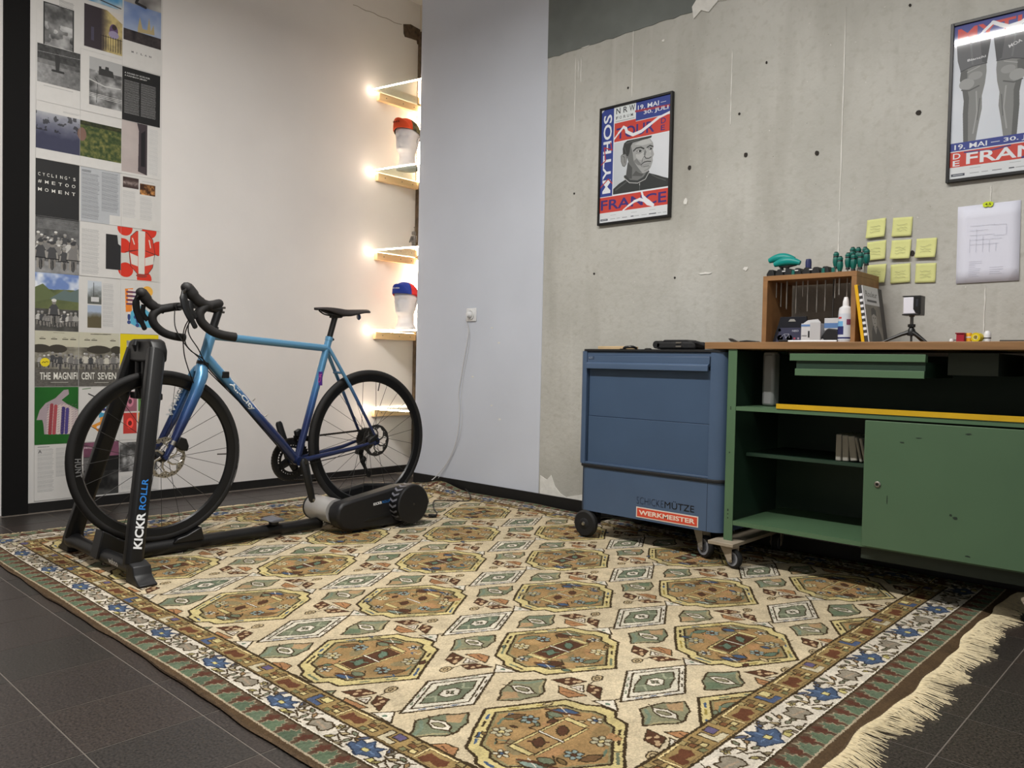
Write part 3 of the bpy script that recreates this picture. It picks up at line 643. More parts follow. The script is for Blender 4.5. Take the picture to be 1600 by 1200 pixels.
# frame tubes
def ft(name, pts, r, m=None, seg=14, par=bike, **k): return MB().tube(pts, r, seg, **k).build(name, m or M_FADE, par, smooth=True)
HT, HB, BB = (1.566, .925), (1.524, .783), (1.972, .346); ST = (2.138, .912)
ft('head_tube', [b3(*HB), b3(1.545, .852), b3(*HT)], [.0235, .0215, .0225])
ft('top_tube', [b3(1.562, .898), b3(2.127, .861)], .0165)
ft('seat_tube', [b3(*BB), b3(*ST)], .0165)
ft('seat_clamp', [b3(2.134, .897), b3(2.1385, .914)], .0185); ft('clamp_bolt', [b3(2.152, .903, -.012), b3(2.152, .903, .012)], .0055, M_DSTEEL, 8)
ft('down_tube', [b3(1.536, .812), b3(*BB)], .0205)
ft('bottom_bracket_shell', [b3(*BB, x=-.036), b3(*BB, x=.036)], .0215, seg=20)
for s in (-1, 1):
    ft('chain_stay', [b3(1.985, .349, s*.024), b3(2.10, .366, s*.033), b3(2.25, .388, s*.047), b3(2.366, .414, s*.064)], [.0115, .0115, .0095, .007])
    ft('seat_stay', [b3(2.128, .862, s*.012), b3(2.17, .79, s*.024), b3(2.24, .67, s*.040), b3(2.372, .432, s*.062)], [.009, .0085, .008, .0065])
    MB().prism([(2.352, .404), (2.366, .395), (2.392, .406), (2.390, .426), (2.374, .446), (2.356, .432)], 0, BX+s*.062-.003, BX+s*.062+.003).build('dropout', M_NAVY, bike, bevel=.001)
ft('stay_bridge', [b3(2.186, .748, -.030), b3(2.186, .748, .030)], .006)
# fork
ft('fork_crown', [b3(1.524, .781), b3(1.519, .760), b3(1.512, .742)], [.0225, .026, .024])
for s in (-1, 1):
    ft('fork_leg', [b3(1.517, .762, s*.012), b3(1.506, .735, s*.032), b3(1.478, .665, s*.0415), b3(1.425, .555, s*.047), b3(1.378, .462, s*.054), b3(1.352, .414, s*.058)], [.024, .026, .024, .0205, .015, .010], flat=.78, up=(0, 1, 0))
ft('steerer_spacer', [b3(1.566, .925), b3(1.5945, 1.012)], .0165, M_BLK)
ft('headset_ring', [b3(1.5225, .776), b3(1.5265, .789)], .0245, M_BLK, 20)
ft('headset_cap', [b3(1.5645, .921), b3(1.570, .938)], .0225, M_BLK, 20)
st = ft('stem', [b3(1.600, 1.006), b3(1.555, 1.012), b3(1.500, 1.020)], [.0185, .0165, .0205], M_BLK)
ft('stem_clamp_bolt', [b3(1.616, 1.017, .009), b3(1.588, 1.014, .009)], .0045, M_DSTEEL, 8, par=st); ft('stem_clamp_bolt', [b3(1.612, .998, .009), b3(1.588, .996, .009)], .0045, M_DSTEEL, 8, par=st)
# handlebar
bar_r = []
hb = [b3(1.500, 1.020, x) for x in (-.165, -.1, 0, .1, .165)]
right = [b3(1.500, 1.020, .165), b3(1.496, 1.020, .192), b3(1.470, 1.014, .207), b3(1.432, 1.003, .211), b3(1.409, .977, .213), b3(1.416, .943, .215), b3(1.452, .912, .218), b3(1.495, .897, .221), b3(1.550, .890, .223)]
left = [Vector((2*BX-p.x, p.y, p.z)) for p in right]
ft('handlebar', smooth_path(hb), .0135, M_BLK, 12)
for side_ in (right, left):
    n_ = len(smooth_path(side_)); ft('bar_tape', smooth_path(side_), .0175, M_TAPE, 12)
for s in (1, -1):
    X_ = s*.212
    hd = ft('brake_hood', smooth_path([b3(1.455, 1.006, X_), b3(1.420, 1.014, X_), b3(1.393, 1.031, X_), b3(1.374, 1.054, X_-s*.002), b3(1.360, 1.067, X_-s*.004), b3(1.342, 1.060, X_-s*.004)], 4), [.0185]*5+[.021]*5+[.0235]*5+[.0245, .0245, .0235, .020, .016, .009], M_HOOD, 16, flat=.86)
    ft('brake_lever', smooth_path([b3(1.352, 1.058, X_), b3(1.343, 1.030, X_+s*.006), b3(1.352, .985, X_+s*.012), b3(1.372, .945, X_+s*.016), b3(1.386, .917, X_+s*.018)], 4), [.012]*4+[.0155]*4+[.0145]*4+[.0105]*4+[.006], M_BLK, 10, flat=.42, up=(0, 1, 0), par=hd)
    ft('shift_paddle', smooth_path([b3(1.372, 1.022, X_+s*.002), b3(1.372, .985, X_+s*.008), b3(1.392, .958, X_+s*.010)], 4), .010, M_BLK, 8, flat=.35, up=(0, 1, 0), par=hd)
    MB().lathe([(.004, -.003), (.015, -.002), (.015, .002), (.004, .004)], b3(1.346, 1.058, X_), (0, -1, .35), 14).build('hood_end_plate', M_DSTEEL if s > 0 else M_BLK, hd, smooth=True)
for k, pts in enumerate([[b3(1.43, 1.0, .19), b3(1.405, .93, .12), b3(1.43, .86, .05), b3(1.50, .80, .03), b3(1.545, .752, .006), b3(1.70, .606, .006), b3(1.80, .498, .006)],
                         [b3(1.44, 1.0, .12), b3(1.41, .92, .08), b3(1.425, .83, .045), b3(1.445, .76, .042), b3(1.470, .70, .040)],
                         [b3(1.46, 1.0, -.12), b3(1.43, .92, -.04), b3(1.46, .84, .015), b3(1.515, .80, .024), b3(1.550, .752, .018), b3(1.64, .672, .004)],
                         [b3(1.45, 1.0, .06), b3(1.44, .91, .05), b3(1.49, .84, .034), b3(1.525, .78, .026), b3(1.56, .745, .012), b3(1.64, .668, -.006)]]):
    ft('cable_housing', smooth_path(pts), .0024, M_BLK, 6)
ft('cable_housing', smooth_path([b3(1.63, .682, .004), b3(1.75, .550, .004), b3(1.88, .408, .006), b3(1.95, .328, .012)]), .0024, M_BLK, 6)
ft('brake_hose', smooth_path([b3(1.99, .327, .026), b3(2.10, .343, .036), b3(2.22, .362, .047), b3(2.30, .385, .057), b3(2.35, .42, .062)]), .0022, M_BLK, 6)
MB().box(b3(1.600, .722, -.022), b3(1.632, .750, .022), None).build('cable_guide', M_BLK, bike, bevel=.003)
# seat post, saddle
ft('seat_post', [b3(2.136, .905), b3(2.163, .995), b3(2.166, 1.010)], [.0137, .0137, .016], M_BLK)
MB().prism([(2.145, 1.004), (2.196, 1.006), (2.21, 1.02), (2.20, 1.032), (2.15, 1.032)], 0, BX-.018, BX+.018).build('saddle_clamp', M_BLK, bike, bevel=.004)
sd = MB(); nl, nw = 26, 14; vs = []
for i in range(nl+1):
    u = i/nl; y = 2.052+.288*u
    hw = .019+.012*min(1, u*3)+(.040*(max(0, (u-.38)/.62)**1.3) if u > .38 else 0); hw *= math.sqrt(max(0, 1-(1-min(1, u/.07))**2)) if u < .07 else 1
    hw *= (1-.35*max(0, (u-.88)/.12)**2); top = 1.047+.006*math.sin(PI*min(1, u*1.6))+.020*max(0, u-.55); dpt = .006+.022*math.sin(PI*min(1, max(0, u-.12)/.76))**1.5
    for j in range(nw+1):
        a = -1+2*j/nw; vs.append(b3(y, top-.003*(a*a)*(1+2*u)-dpt*abs(a)**5, a*hw))
fs = [(i*(nw+1)+j, i*(nw+1)+j+1, (i+1)*(nw+1)+j+1, (i+1)*(nw+1)+j) for i in range(nl) for j in range(nw)]
so = sd.add(vs, fs).build('saddle', mat('black_saddle_cover', (36, 31, 31), .55), bike, smooth=True); md = so.modifiers.new('thick', 'SOLIDIFY'); md.thickness = .006; md.offset = -1
for s in (-1, 1): ft('saddle_rail', smooth_path([b3(2.085, 1.035, s*.008), b3(2.120, 1.021, s*.020), b3(2.165, 1.016, s*.022), b3(2.215, 1.018, s*.022), b3(2.262, 1.035, s*.030), b3(2.30, 1.047, s*.036)], 4), .0036, M_BLK, 8, par=so)
MB().lathe([(.001, -.007), (.012, -.0065), (.0165, 0), (.012, .0065), (.001, .007)], b3(2.303, 1.018), (.25, 1, .1), 18).build('rear_light', mat('blue_light_lens', (34, 52, 104), .25, coat=.5), bike, smooth=True)
# drivetrain
def sprocket(name, c, x, R, teeth, th, m, par, hole=.55, depth=.005):
    b = MB(); n = teeth*4; vs = []; 
    for X in (x-th/2, x+th/2):
        vs += [b3(c[0]+(R-(depth if (k % 4) in (0, 3) else 0))*math.cos(2*PI*k/n), c[1]+(R-(depth if (k % 4) in (0, 3) else 0))*math.sin(2*PI*k/n), X) for k in range(n)]
        vs += [b3(c[0]+R*hole*math.cos(2*PI*k/n), c[1]+R*hole*math.sin(2*PI*k/n), X) for k in range(n)]
    fs = []
    for k in range(n):
        q = (k+1) % n; fs += [(k, q, n+q, n+k), (2*n+k, 3*n+k, 3*n+q, 2*n+q), (k, 2*n+k, 2*n+q, q), (n+k, n+q, 3*n+q, 3*n+k)]
    return b.add(vs, fs).build(name, m, par)
cr = MB().lathe([(.004, -.012), (.018, -.012), (.018, .012), (.004, .012)], b3(BB[0], BB[1], -.052), (1, 0, 0), 20).build('crankset', M_BLK, bike, smooth=True)
sprocket('chainring', BB, -.048, .097, 46, .0036, M_BLK, cr, .70); sprocket('chainring', BB, -.041, .070, 34, .003, M_BLK, cr, .78)
for k in range(4):
    t = .5+PI/2*k; MB().tube([b3(BB[0]+r*math.cos(t), BB[1]+r*math.sin(t), -.050) for r in (.01, .04, .078)], [.022, .019, .016], 8, flat=.3, up=(0, 1, 0)).build('spider_arm', M_BLK, cr, smooth=True)
dv = Vector((0, -.051, .170)).normalized()
def crank(name, sgn):
    p0 = b3(BB[0], BB[1], -sgn*.062) ; p1 = p0+dv*.172*sgn+V(-sgn*.010, 0, 0)
    return MB().tube([p0-dv*.012*sgn, p0, p0+(p1-p0)*.5, p1, p1+dv*sgn*.010], [.010, .021, .019, .017, .012], 12, flat=.62, up=(0, 1, 0)).build(name, M_BLK, cr, smooth=True)
c1 = crank('crank_arm', 1)
p0 = b3(BB[0], BB[1], .062); p1 = b3(2.010, .172, .072)
c2 = MB().tube([p0+V(0, -.003, .016), p0, p0+(p1-p0)*.5, p1, p1+V(0, .002, -.011)], [.010, .022, .019, .0165, .009], 12, flat=.62, up=(0, 1, 0)).build('crank_arm', M_BLK, cr, smooth=True)
ft('axle_bolt', [b3(BB[0], BB[1], .066), b3(BB[0], BB[1], .078)], .009, M_DSTEEL, 12, par=cr); ft('pedal_thread', [b3(2.010, .172, .074), b3(2.010, .172, .086)], .006, M_STEEL, 12, par=cr)
for k in range(9): sprocket('cassette_sprocket', BR, -.024-.0038*k, .058-.0042*k, 30-2*k, .0018, M_DSTEEL, wr, .45, .004)
fd = MB().prism([(1.985, .455), (2.03, .462), (2.06, .44), (2.055, .425), (2.02, .44), (1.99, .432)], 0, BX-.056, BX-.036).build('front_derailleur', M_BLK, bike, bevel=.003)
MB().prism([(1.975, .478), (2.00, .49), (2.012, .47), (2.0, .452), (1.98, .455)], 0, BX-.036, BX-.012).build('derailleur_body', M_BLK, fd, bevel=.003)
def chain_run(a, b, x0, x1, sag=0):
    m = MB(); n = int((Vector(a)-Vector(b)).length/.0127); a = Vector(a); b = Vector(b)
    for k in range(n+1):
        t = k/n; p = a+(b-a)*t; y, z = p.x, p.y-sag*4*t*(1-t); x = x0+(x1-x0)*t; w2 = .0028 if k % 2 else .0036
        m.box(b3(y-.0062, z-.0042, x-w2), b3(y+.0062, z+.0042, x+w2))
    o = m.build('chain', M_CHAIN, bike); o['kind'] = 'stuff'; return o
def arc_run(c, r, t0, t1, x): 
    m = MB(); n = int(abs(t1-t0)*r/.0127)
    for k in range(n+1):
        t = t0+(t1-t0)*k/n; y, z = c[0]+r*math.cos(t), c[1]+r*math.sin(t); d = V(0, -math.sin(t), math.cos(t)); e = V(0, math.cos(t), math.sin(t)); w2 = .0028 if k % 2 else .0036
        p = b3(y, z, x); m.add([p+d*a+e*q+V(X, 0, 0) for a in (-.006, .006) for q in (-.004, .004) for X in (-w2, w2)], [(0, 1, 3, 2), (4, 6, 7, 5), (0, 4, 5, 1), (2, 3, 7, 6), (0, 2, 6, 4), (1, 5, 7, 3)])
    o = m.build('chain', M_CHAIN, bike); o['kind'] = 'stuff'
a_ = 1.62
chain_run((BB[0]+.096*math.cos(a_), BB[1]+.096*math.sin(a_)), (BR[0]-.002, BR[1]+.043), -.048, -.04)
arc_run(BB, .096, a_, 2*PI-1.55, -.048)
chain_run((BB[0]+.096*math.cos(-1.55), BB[1]+.096*math.sin(-1.55)), (2.405, .236), -.048, -.042, .006)
rd = MB().prism([(2.366, .405), (2.384, .40), (2.392, .37), (2.384, .345), (2.366, .338), (2.345, .345), (2.352, .372), (2.36, .38)], 0, BX-.078, BX-.052).build('rear_derailleur', M_BLK, bike, bevel=.005)
MB().tube([b3(2.366, .345, -.05), b3(2.372, .31, -.048), b3(2.392, .27, -.046), b3(2.412, .236, -.044)], [.014, .013, .009, .011], 10, flat=.35, up=(0, 1, 0)).build('pulley_cage', M_BLK, rd, smooth=True)
sprocket('jockey_wheel', (2.374, .318), -.040, .018, 11, .003, M_BLK, rd, .3, .003); sprocket('jockey_wheel', (2.408, .243), -.040, .018, 11, .003, M_BLK, rd, .3, .003)
# brake calipers
cl = MB().prism([(1.384, .455), (1.40, .492), (1.428, .482), (1.438, .452), (1.432, .432), (1.405, .438)], 0, BX+.046, BX+.074).build('brake_caliper', M_BLK, bike, bevel=.004)
MB().prism([(2.33, .43), (2.37, .452), (2.385, .445), (2.36, .415), (2.325, .408)], 0, BX+.050, BX+.070).build('brake_caliper', M_BLK, bike, bevel=.004)
ft('thru_axle', [b3(*BF, x=-.068), b3(*BF, x=.068)], .0085, M_NAVY, 12); ft('thru_axle', [b3(*BR, x=-.074), b3(*BR, x=.072)], .008, M_BLK, 12)
ft('fork_band', [b3(1.385, .474, .0545), b3(1.377, .458, .0552)], .0142, M_STEEL, 14, flat=.8, up=(0, 1, 0))
for (y, z) in ((1.752, .600+.023), (1.812, .535+.018)): ft('bottle_boss', [b3(y, z), b3(y+.010, z+.009)], .003, M_STEEL, 6)
for (y, z) in ((2.042, .555), (2.024, .490)): ft('bottle_boss', [b3(y, z), b3(y-.010, z+.003)], .003, M_STEEL, 6)
# marks on the bicycle
dt = (Vector((BB[0]-1.536, BB[1]-.812))).normalized(); DX = V(0, dt.x, dt.y); DY = V(0, -dt.y, dt.x)
text3d('frame_lettering', 'All-City', b3(1.636, .702, .0208)-DY*.013, DX, DY, .026, M_GTXT, bike, w=.160, bold=.03, lift=.0016, wrap=.0206)
sv = Vector((ST[0]-BB[0], ST[1]-BB[1])).normalized()
MB().box(b3(2.073, .688, .0135), b3(2.092, .752, .0165)).build('seat_tube_badge', mat('purple_badge', (78, 44, 128), .4), bike)
text3d('frame_lettering', 'CR', b3(2.079, .700, .0170), (0, .15, .6), (0, -.6, .15), .014, mat('pink_badge_ink', (170, 80, 150), .4), bike, w=.045)
text3d('fork_lettering', 'WHISKY', b3(1.412, .560, -.033), (0, .42, .87), (0, -.87, .42), .026, M_GTXT, bike, w=.175, bold=.02, lift=.001)

# ------------------------------------------------------------------ trainer
M_TR = mat('matt_black_powder_coat', (15, 15, 16), .42, bump=.04, bscale=500)
M_TR2 = mat('charcoal_plastic', (23, 23, 25), .5)
M_BLUE = mat('bright_blue_lettering', (40, 120, 200), .5)
M_ROLL = mat('silver_roller_drum', (196, 194, 192), .42, .5)
M_CHEV = mat('grey_chevron_print', (112, 112, 120), .5)
tr = thing('indoor_trainer', (BX, 1.86, .012), 'black indoor bicycle trainer with upright wheel clamp, floor beam and silver roller', 'trainer')
ZT = .058
MB().tube([V(-3.475, 1.136, ZT), V(-3.44, 1.136, ZT), V(-3.40, 1.137, ZT), V(-3.158, 1.14, ZT-.004), V(-2.90, 1.143, ZT), V(-2.845, 1.143, ZT)], [.030, .033, .027, .026, .028, .032], 18).build('cross_tube', M_TR, tr, smooth=True)
for s in (-1, 1):
    xc = BX+s*.325; xo = BX+s*.405
    MB().prism([(xc-s*.035, .013), (xo, .013), (xo+s*.004, .020), (xo-s*.02, .028), (xo-s*.045, .045), (xo-s*.055, .075), (xc-s*.03, .088)], 1, 1.112, 1.176).build('foot', M_TR2, tr, bevel=.006)
    a, b_ = V(BX+s*.300, 1.132, .070), V(BX+(.108 if s > 0 else -.085), 1.290, .835); d = (b_-a).normalized(); X_ = V(0, 0, 1).cross(d); 
    u1 = V(1, 0, 0)-d*d.x; u1.normalize(); u2 = d.cross(u1); hw, hd_ = .022, .0315
    vs = []
    for p in (a, b_):
        for (i, j) in ((-1, -.6), (-.6, -1), (.6, -1), (1, -.6), (1, .6), (.6, 1), (-.6, 1), (-1, .6)): vs.append(p+u1*hw*i+u2*hd_*j)
    up = MB().add(vs, [tuple(range(8))[::-1], tuple(range(8, 16))]+[(k, (k+1) % 8, 8+(k+1) % 8, 8+k) for k in range(8)]).build('upright', M_TR, tr, bevel=.003)
    if s > 0:
        face = u1 if u1.x > 0 else -u1
        n_ = u2 if u2.y < 0 else -u2
        oo = a+d*.055+n_*-0+face*(hw+.0006)
        yv = d.cross(face) if False else (face.cross(d))
        # lettering runs up the outer face
        Yd = face.cross(d)
        text3d('upright_lettering', 'KICKR', oo-Yd*.016, d, Yd, .031, M_WTXT, up, w=.128, bold=.03, lift=.0008)
        text3d('upright_lettering', 'ROLLR', oo+d*.138-Yd*.013, d, Yd, .023, M_BLUE, up, w=.112, bold=.015, lift=.0008)
MB().prism([(BX-.105, .785), (BX-.108, .83), (BX-.085, .866), (BX-.06, .874), (BX+.085, .874), (BX+.112, .866), (BX+.134, .83), (BX+.128, .785)], 1, 1.262, 1.324).build('clamp_head', M_TR, tr, bevel=.010)
for s in (-1, 1):
    MB().box((BX+s*.030-.012, 1.268, .640), (BX+s*.030+.012, 1.320, .79)).build('clamp_pad', M_TR2, tr, bevel=.006)
    MB().box((BX+s*.075-.02, 1.272, .640), (BX+s*.075+.03, 1.318, .665)).build('clamp_bracket', M_TR, tr, bevel=.004)
    MB().lathe([(.002, 0), (.016, .001), (.016, .005), (.012, .007), (.002, .007)], V(BX+s*.120, 1.292, .80), (s, 0, .2), 16).build('pivot_cap', M_TR2, tr, smooth=True)
MB().tube([V(BX, 1.256, .87), V(BX, 1.250, .85), V(BX, 1.254, .825)], [.008, .016, .006], 12, flat=.6).build('clamp_lever', M_TR2, tr, smooth=True)
MB().tube([V(BX, 1.15, .046), V(BX, 1.46, .046)], .031, 18).build('beam_sleeve', M_TR, tr, smooth=True)
MB().tube([V(BX, 1.44, .046), V(BX, 2.10, .046)], .0265, 18).build('beam', M_TR, tr, smooth=True)
MB().prism([(1.105, .045), (1.128, .150), (1.152, .136), (1.19, .108), (1.25, .082), (1.25, .040)], 0, BX-.036, BX+.036).build('wheel_cradle', M_TR, tr, bevel=.004)
MB().prism([(1.395, .060), (1.412, .078), (1.45, .086), (1.49, .104), (1.512, .112), (1.524, .060)], 0, BX-.036, BX+.036).build('wheel_cradle', M_TR, tr, bevel=.004)
MB().tube([V(BX, 1.86, .070), V(BX, 1.86, .090)], .022, 12, flat=1).build('release_post', M_TR2, tr, smooth=True)
MB().prism([(1.825, .088), (1.875, .088), (1.885, .094), (1.87, .104), (1.83, .102), (1.81, .095)], 0, BX-.035, BX+.055).build('release_pedal', mat('grey_pedal_plastic', (92, 94, 102), .5), tr, bevel=.004)
text3d('tube_lettering', 'wahoo', V(-3.02, 1.113, .052), (1, .01, 0), (0, -.15, 1), .024, M_WTXT, tr, w=.085, bold=.03, lift=.002)
for yc in (2.124, 2.622):
    MB().tube([V(BX-.085, yc, .108), V(BX+.095, yc, .108)], .0575, 32).build('roller', M_ROLL, tr, smooth=True)
    MB().tube([V(BX-.092, yc, .108), V(BX-.084, yc, .108)], .0600, 32).build('roller_end_ring', M_TR, tr, smooth=True)
MB().prism([(2.075, .104), (2.082, .135), (2.105, .156), (2.16, .166), (2.43, .206), (2.52, .204), (2.52, .030), (2.44, .022), (2.15, .022), (2.10, .042), (2.08, .075)], 0, BX+.096, BX+.176).build('near_side_housing', M_TR2, tr, bevel=.012)
MB().prism([(2.22, .062), (2.25, .074), (2.37, .078), (2.38, .066), (2.25, .056)], 0, BX+.176, BX+.1795).build('housing_rib', M_TR, tr, bevel=.002)
MB().prism([(2.21, .080), (2.24, .13), (2.30, .165), (2.43, .185), (2.62, .17), (2.66, .104), (2.62, .03), (2.26, .022), (2.22, .042)], 0, BX-.150, BX-.098).build('far_side_housing', M_TR2, tr, bevel=.012)
MB().box((BX-.12, 2.20, .016), (BX+.12, 2.62, .034)).build('base_plate', M_TR, tr, bevel=.004)
fw = MB().lathe([(.01, 0), (.088, 0), (.093, .004), (.093, .062), (.01, .062)], V(BX+.170, 2.462, .124), (1, 0, 0), 48).build('flywheel', M_TR, tr, smooth=True)
MB().lathe([(.001, .002), (.088, .0), (.0935, -.004), (.0935, -.012), (.01, -.012)], V(BX+.246, 2.462, .124), (1, 0, 0), 48).build('flywheel_cover', M_TR2, fw, smooth=True)
MB().lathe([(.001, .003), (.006, .002), (.007, 0)], V(BX+.2465, 2.462, .124), (1, 0, 0), 12).build('cover_screw', M_DSTEEL, fw, smooth=True)
MB().prism([(2.50, .03), (2.552, .072), (2.578, .12), (2.560, .165), (2.51, .19), (2.47, .12)], 0, BX+.190, BX+.232).build('rear_guard', M_TR2, tr, bevel=.01)
for k in range(13):
    t = PI*.42+k*PI/13*1.25; R_ = .0936; c_ = V(BX+.200, 2.462, .124); pts = []
    for (xx, da) in ((-.027, -.06), (0, .07), (.027, -.06), (.027, .05), (0, .18), (-.027, .05)):
        pts.append(c_+V(xx, R_*math.cos(t+da), R_*math.sin(t+da)))
    MB().add(pts, [(0, 1, 4, 5), (1, 2, 3, 4)]).build('chevron_mark', M_CHEV, fw)
text3d('housing_lettering', 'KICKR', V(BX+.1765, 2.275, .128), (0, 1, .09), (0, -.09, 1), .013, M_WTXT, tr, w=.05, bold=.04, lift=.0008)
text3d('housing_lettering', 'ROLLR', V(BX+.1765, 2.328, .1325), (0, 1, .09), (0, -.09, 1), .013, M_BLUE, tr, w=.045, bold=.0, lift=.0008)
M_CORD = mat('black_cord', (18, 17, 16), .6)
MB().tube(smooth_path([V(-3.02, 2.56, .03), V(-3.05, 2.62, .03), V(-3.06, 2.655, .022)]), .006, 8).build('power_plug', M_CORD, tr, smooth=True)
ca = thing('trailing_cord', (-3.1, 2.8, .012), '', 'cord')
MB().tube(smooth_path([V(-3.06, 2.655, .018), V(-3.033, 2.672, .0175), V(-3.031, 2.693, .0175), V(-3.06, 2.74, .0175), V(-3.10, 2.779, .0175), V(-3.18, 2.83, .0175), V(-3.365, 3.0, .0175), V(-3.30, 3.07, .0175), V(-3.24, 3.135, .0175), V(-3.288, 3.207, .0175), V(-3.40, 3.31, .019), V(-3.5, 3.37, .03)]), .0028, 6).build('cord', M_CORD, ca, smooth=True)
tag(ca, 'thin black cord trailing over the rug from the trainer towards the corner', 'cord')
tb = MB().box((-3.055, 2.678, .0145), (-3.015, 2.706, .028)).build('cord_switch', M_CORD, ca, bevel=.004)

# ------------------------------------------------------------------ magazine pages on the left wall
def grey(u): return np.stack([u]*3, -1)
def paint_pages():
    C = Canvas(1.255, .045, 1.935, 2.95, .0009, (206, 204, 201)); R = random.Random(4)
    PW = (206, 204, 200)
    def ph(y0, z0, y1, z1, fn, seed): C.fill_noise(y0, z0, y1, z1, fn, seed)
    def lines(y0, z0, y1, z1, col=(150, 150, 150), pitch=.0052, wd=.0022, ragged=.12):
        z = z1-pitch
        while z > z0:
            e = y1-(y1-y0)*R.random()*ragged; x = y0
            while x < e:
                L_ = R.uniform(.006, .03); C.line([(x, z), (min(x+L_, e), z)], wd, col); x += L_+.0025
            z -= pitch
    def riders(y0, z0, y1, z1, n, sc, dark=(40, 40, 42), light=(190, 188, 184)):
        for k in range(n):
            y = y0+(y1-y0)*(k+.5+R.uniform(-.25, .25))/n; z = z0+(z1-z0)*R.random()*.25; s = sc*R.uniform(.85, 1.15)
            C.ell(y, z+.2*s, .07*s, .2*s, dark, 0); C.line([(y, z+.05*s), (y-.02*s, z+.42*s)], .05*s, (90, 88, 86))
            C.poly([(y-.17*s, z+.42*s), (y-.2*s, z+.75*s), (y-.07*s, z+.92*s), (y+.08*s, z+.92*s), (y+.2*s, z+.72*s), (y+.16*s, z+.4*s)], R.choice([light, (120, 118, 116), (70, 70, 72), (160, 158, 154)]))
            C.line([(y-.17*s, z+.7*s), (y-.2*s, z+.46*s)], .06*s, (150, 146, 140)); C.line([(y+.17*s, z+.7*s), (y+.2*s, z+.46*s)], .06*s, (150, 146, 140))
            C.line([(y-.24*s, z+.45*s), (y+.24*s, z+.45*s)], .035*s, (24, 24, 24)); C.ell(y, z+1.02*s, .085*s, .11*s, (130, 126, 120)); C.ell(y, z+1.09*s, .10*s, .07*s, R.choice([(210, 208, 204), (60, 60, 62), (150, 148, 146)]))
            C.line([(y-.1*s, z+.4*s), (y-.09*s, z+.1*s)], .07*s, (140, 136, 130)); C.line([(y+.1*s, z+.4*s), (y+.09*s, z+.14*s)], .07*s, (120, 116, 112))
    # --- column one (y 1.294-1.501), from the top
    ph(1.33, 2.372, 1.466, 2.582, lambda u, v, n: grey(52+110*np.clip(n(5)*1.3-.2, 0, 1)*(v > .0)+46*((v < .55) & (n(4, 2) > .5))), 21)
    C.line([(1.33, 2.372), (1.33, 2.582), (1.466, 2.582), (1.466, 2.372)], .006, (44, 44, 44))
    ph(1.30, 2.178, 1.501, 2.37, lambda u, v, n: grey(np.where(v > .62, 62, 118-40*u)+50*(n(14)-.5)+24*(v < .5)), 22)
    C.poly([(1.385, 2.25), (1.40, 2.25), (1.405, 2.32), (1.395, 2.345), (1.38, 2.33)], (46, 46, 46)); C.line([(1.30, 2.33), (1.50, 2.34)], .002, (150, 150, 150)); C.line([(1.37, 2.25), (1.42, 2.25)], .01, (40, 40, 40))
    lines(1.33, 2.16, 1.47, 2.17, (160, 160, 160)); lines(1.42, 2.045, 1.50, 2.06, (170, 170, 170)); lines(1.40, 2.58, 1.47, 2.62, (150, 150, 150))
    ph(1.294, 1.845, 1.50, 2.032, lambda u, v, n: mixc((52, 54, 78), (168, 170, 176), np.clip(v*1.5-.55+.3*(n(6)-.5), 0, 1))*(1-.5*((n(9, 3) > .62) & (v > .5)))[..., None], 23)
    C.rect(1.294, 1.501, 1.499, 1.793, (34, 34, 35))
    for s, z, h in (("CYCLING'S", 1.709, .0165), ('#METOO', 1.672, .0165), ('MOMENT', 1.632, .0165)):
        n = len(s); x0, x1 = 1.306, 1.482
        for k, ch in enumerate(s):
            cw = (x1-x0)/n*.58; cw = cw*.35 if ch in "'I" else cw
            zz = z+(.010 if ch == "'" else 0); C.text(ch, x0+(x1-x0)*k/(n-.4), zz, h*(.4 if ch == "'" else 1), (220, 218, 212), w=cw, bold=.012)
    ph(1.295, 1.223, 1.500, 1.501, lambda u, v, n: grey(60+60*n(10)+40*(v < .2)), 24); riders(1.30, 1.33, 1.49, 1.40, 12, .07, light=(200, 200, 198)); riders(1.30, 1.28, 1.49, 1.33, 8, .085); riders(1.30, 1.235, 1.49, 1.25, 4, .12, light=(205, 205, 202))
    lines(1.305, 1.445, 1.49, 1.495, (130, 130, 130), .006, .0018)
    ph(1.294, .927, 1.499, 1.221, lambda u, v, n: np.where((v > .72+.06*(n(5)-.5))[..., None], mixc((108, 132, 184), (222, 226, 232), np.clip((n(5, 4)-.45)*4, 0, 1)), np.where((v > .38)[..., None], mixc((74, 84, 56), (112, 118, 74), n(7, 1)), mixc((48, 48, 46), (96, 94, 90), n(10, 2)))), 25)
    C.poly([(1.294, 1.145), (1.33, 1.165), (1.40, 1.10), (1.294, 1.07)], (96, 106, 70)); C.poly([(1.36, 1.09), (1.43, 1.14), (1.46, 1.13), (1.499, 1.15), (1.499, 1.08)], (96, 112, 110))
    riders(1.30, .94, 1.49, .99, 12, .062); riders(1.36, .95, 1.42, .98, 1, .13, dark=(20, 20, 20), light=(30, 30, 32)); lines(1.38, .915, 1.44, .922, (170, 170, 170))
    ph(1.294, .342, 1.501, .638, lambda u, v, n: mixc((26, 84, 30), (36, 104, 38), n(3)), 26)
    glove = [(1.304, .47), (1.318, .52), (1.345, .555), (1.39, .58), (1.43, .622), (1.452, .625), (1.455, .60), (1.42, .57), (1.445, .55), (1.499, .52), (1.499, .43), (1.47, .39), (1.34, .395), (1.335, .45), (1.33, .47)]
    C.poly(glove, (166, 150, 156)); C.poly([(1.35, .397), (1.352, .50), (1.365, .545), (1.44, .55), (1.499, .51), (1.499, .43), (1.47, .392)], (196, 178, 176))
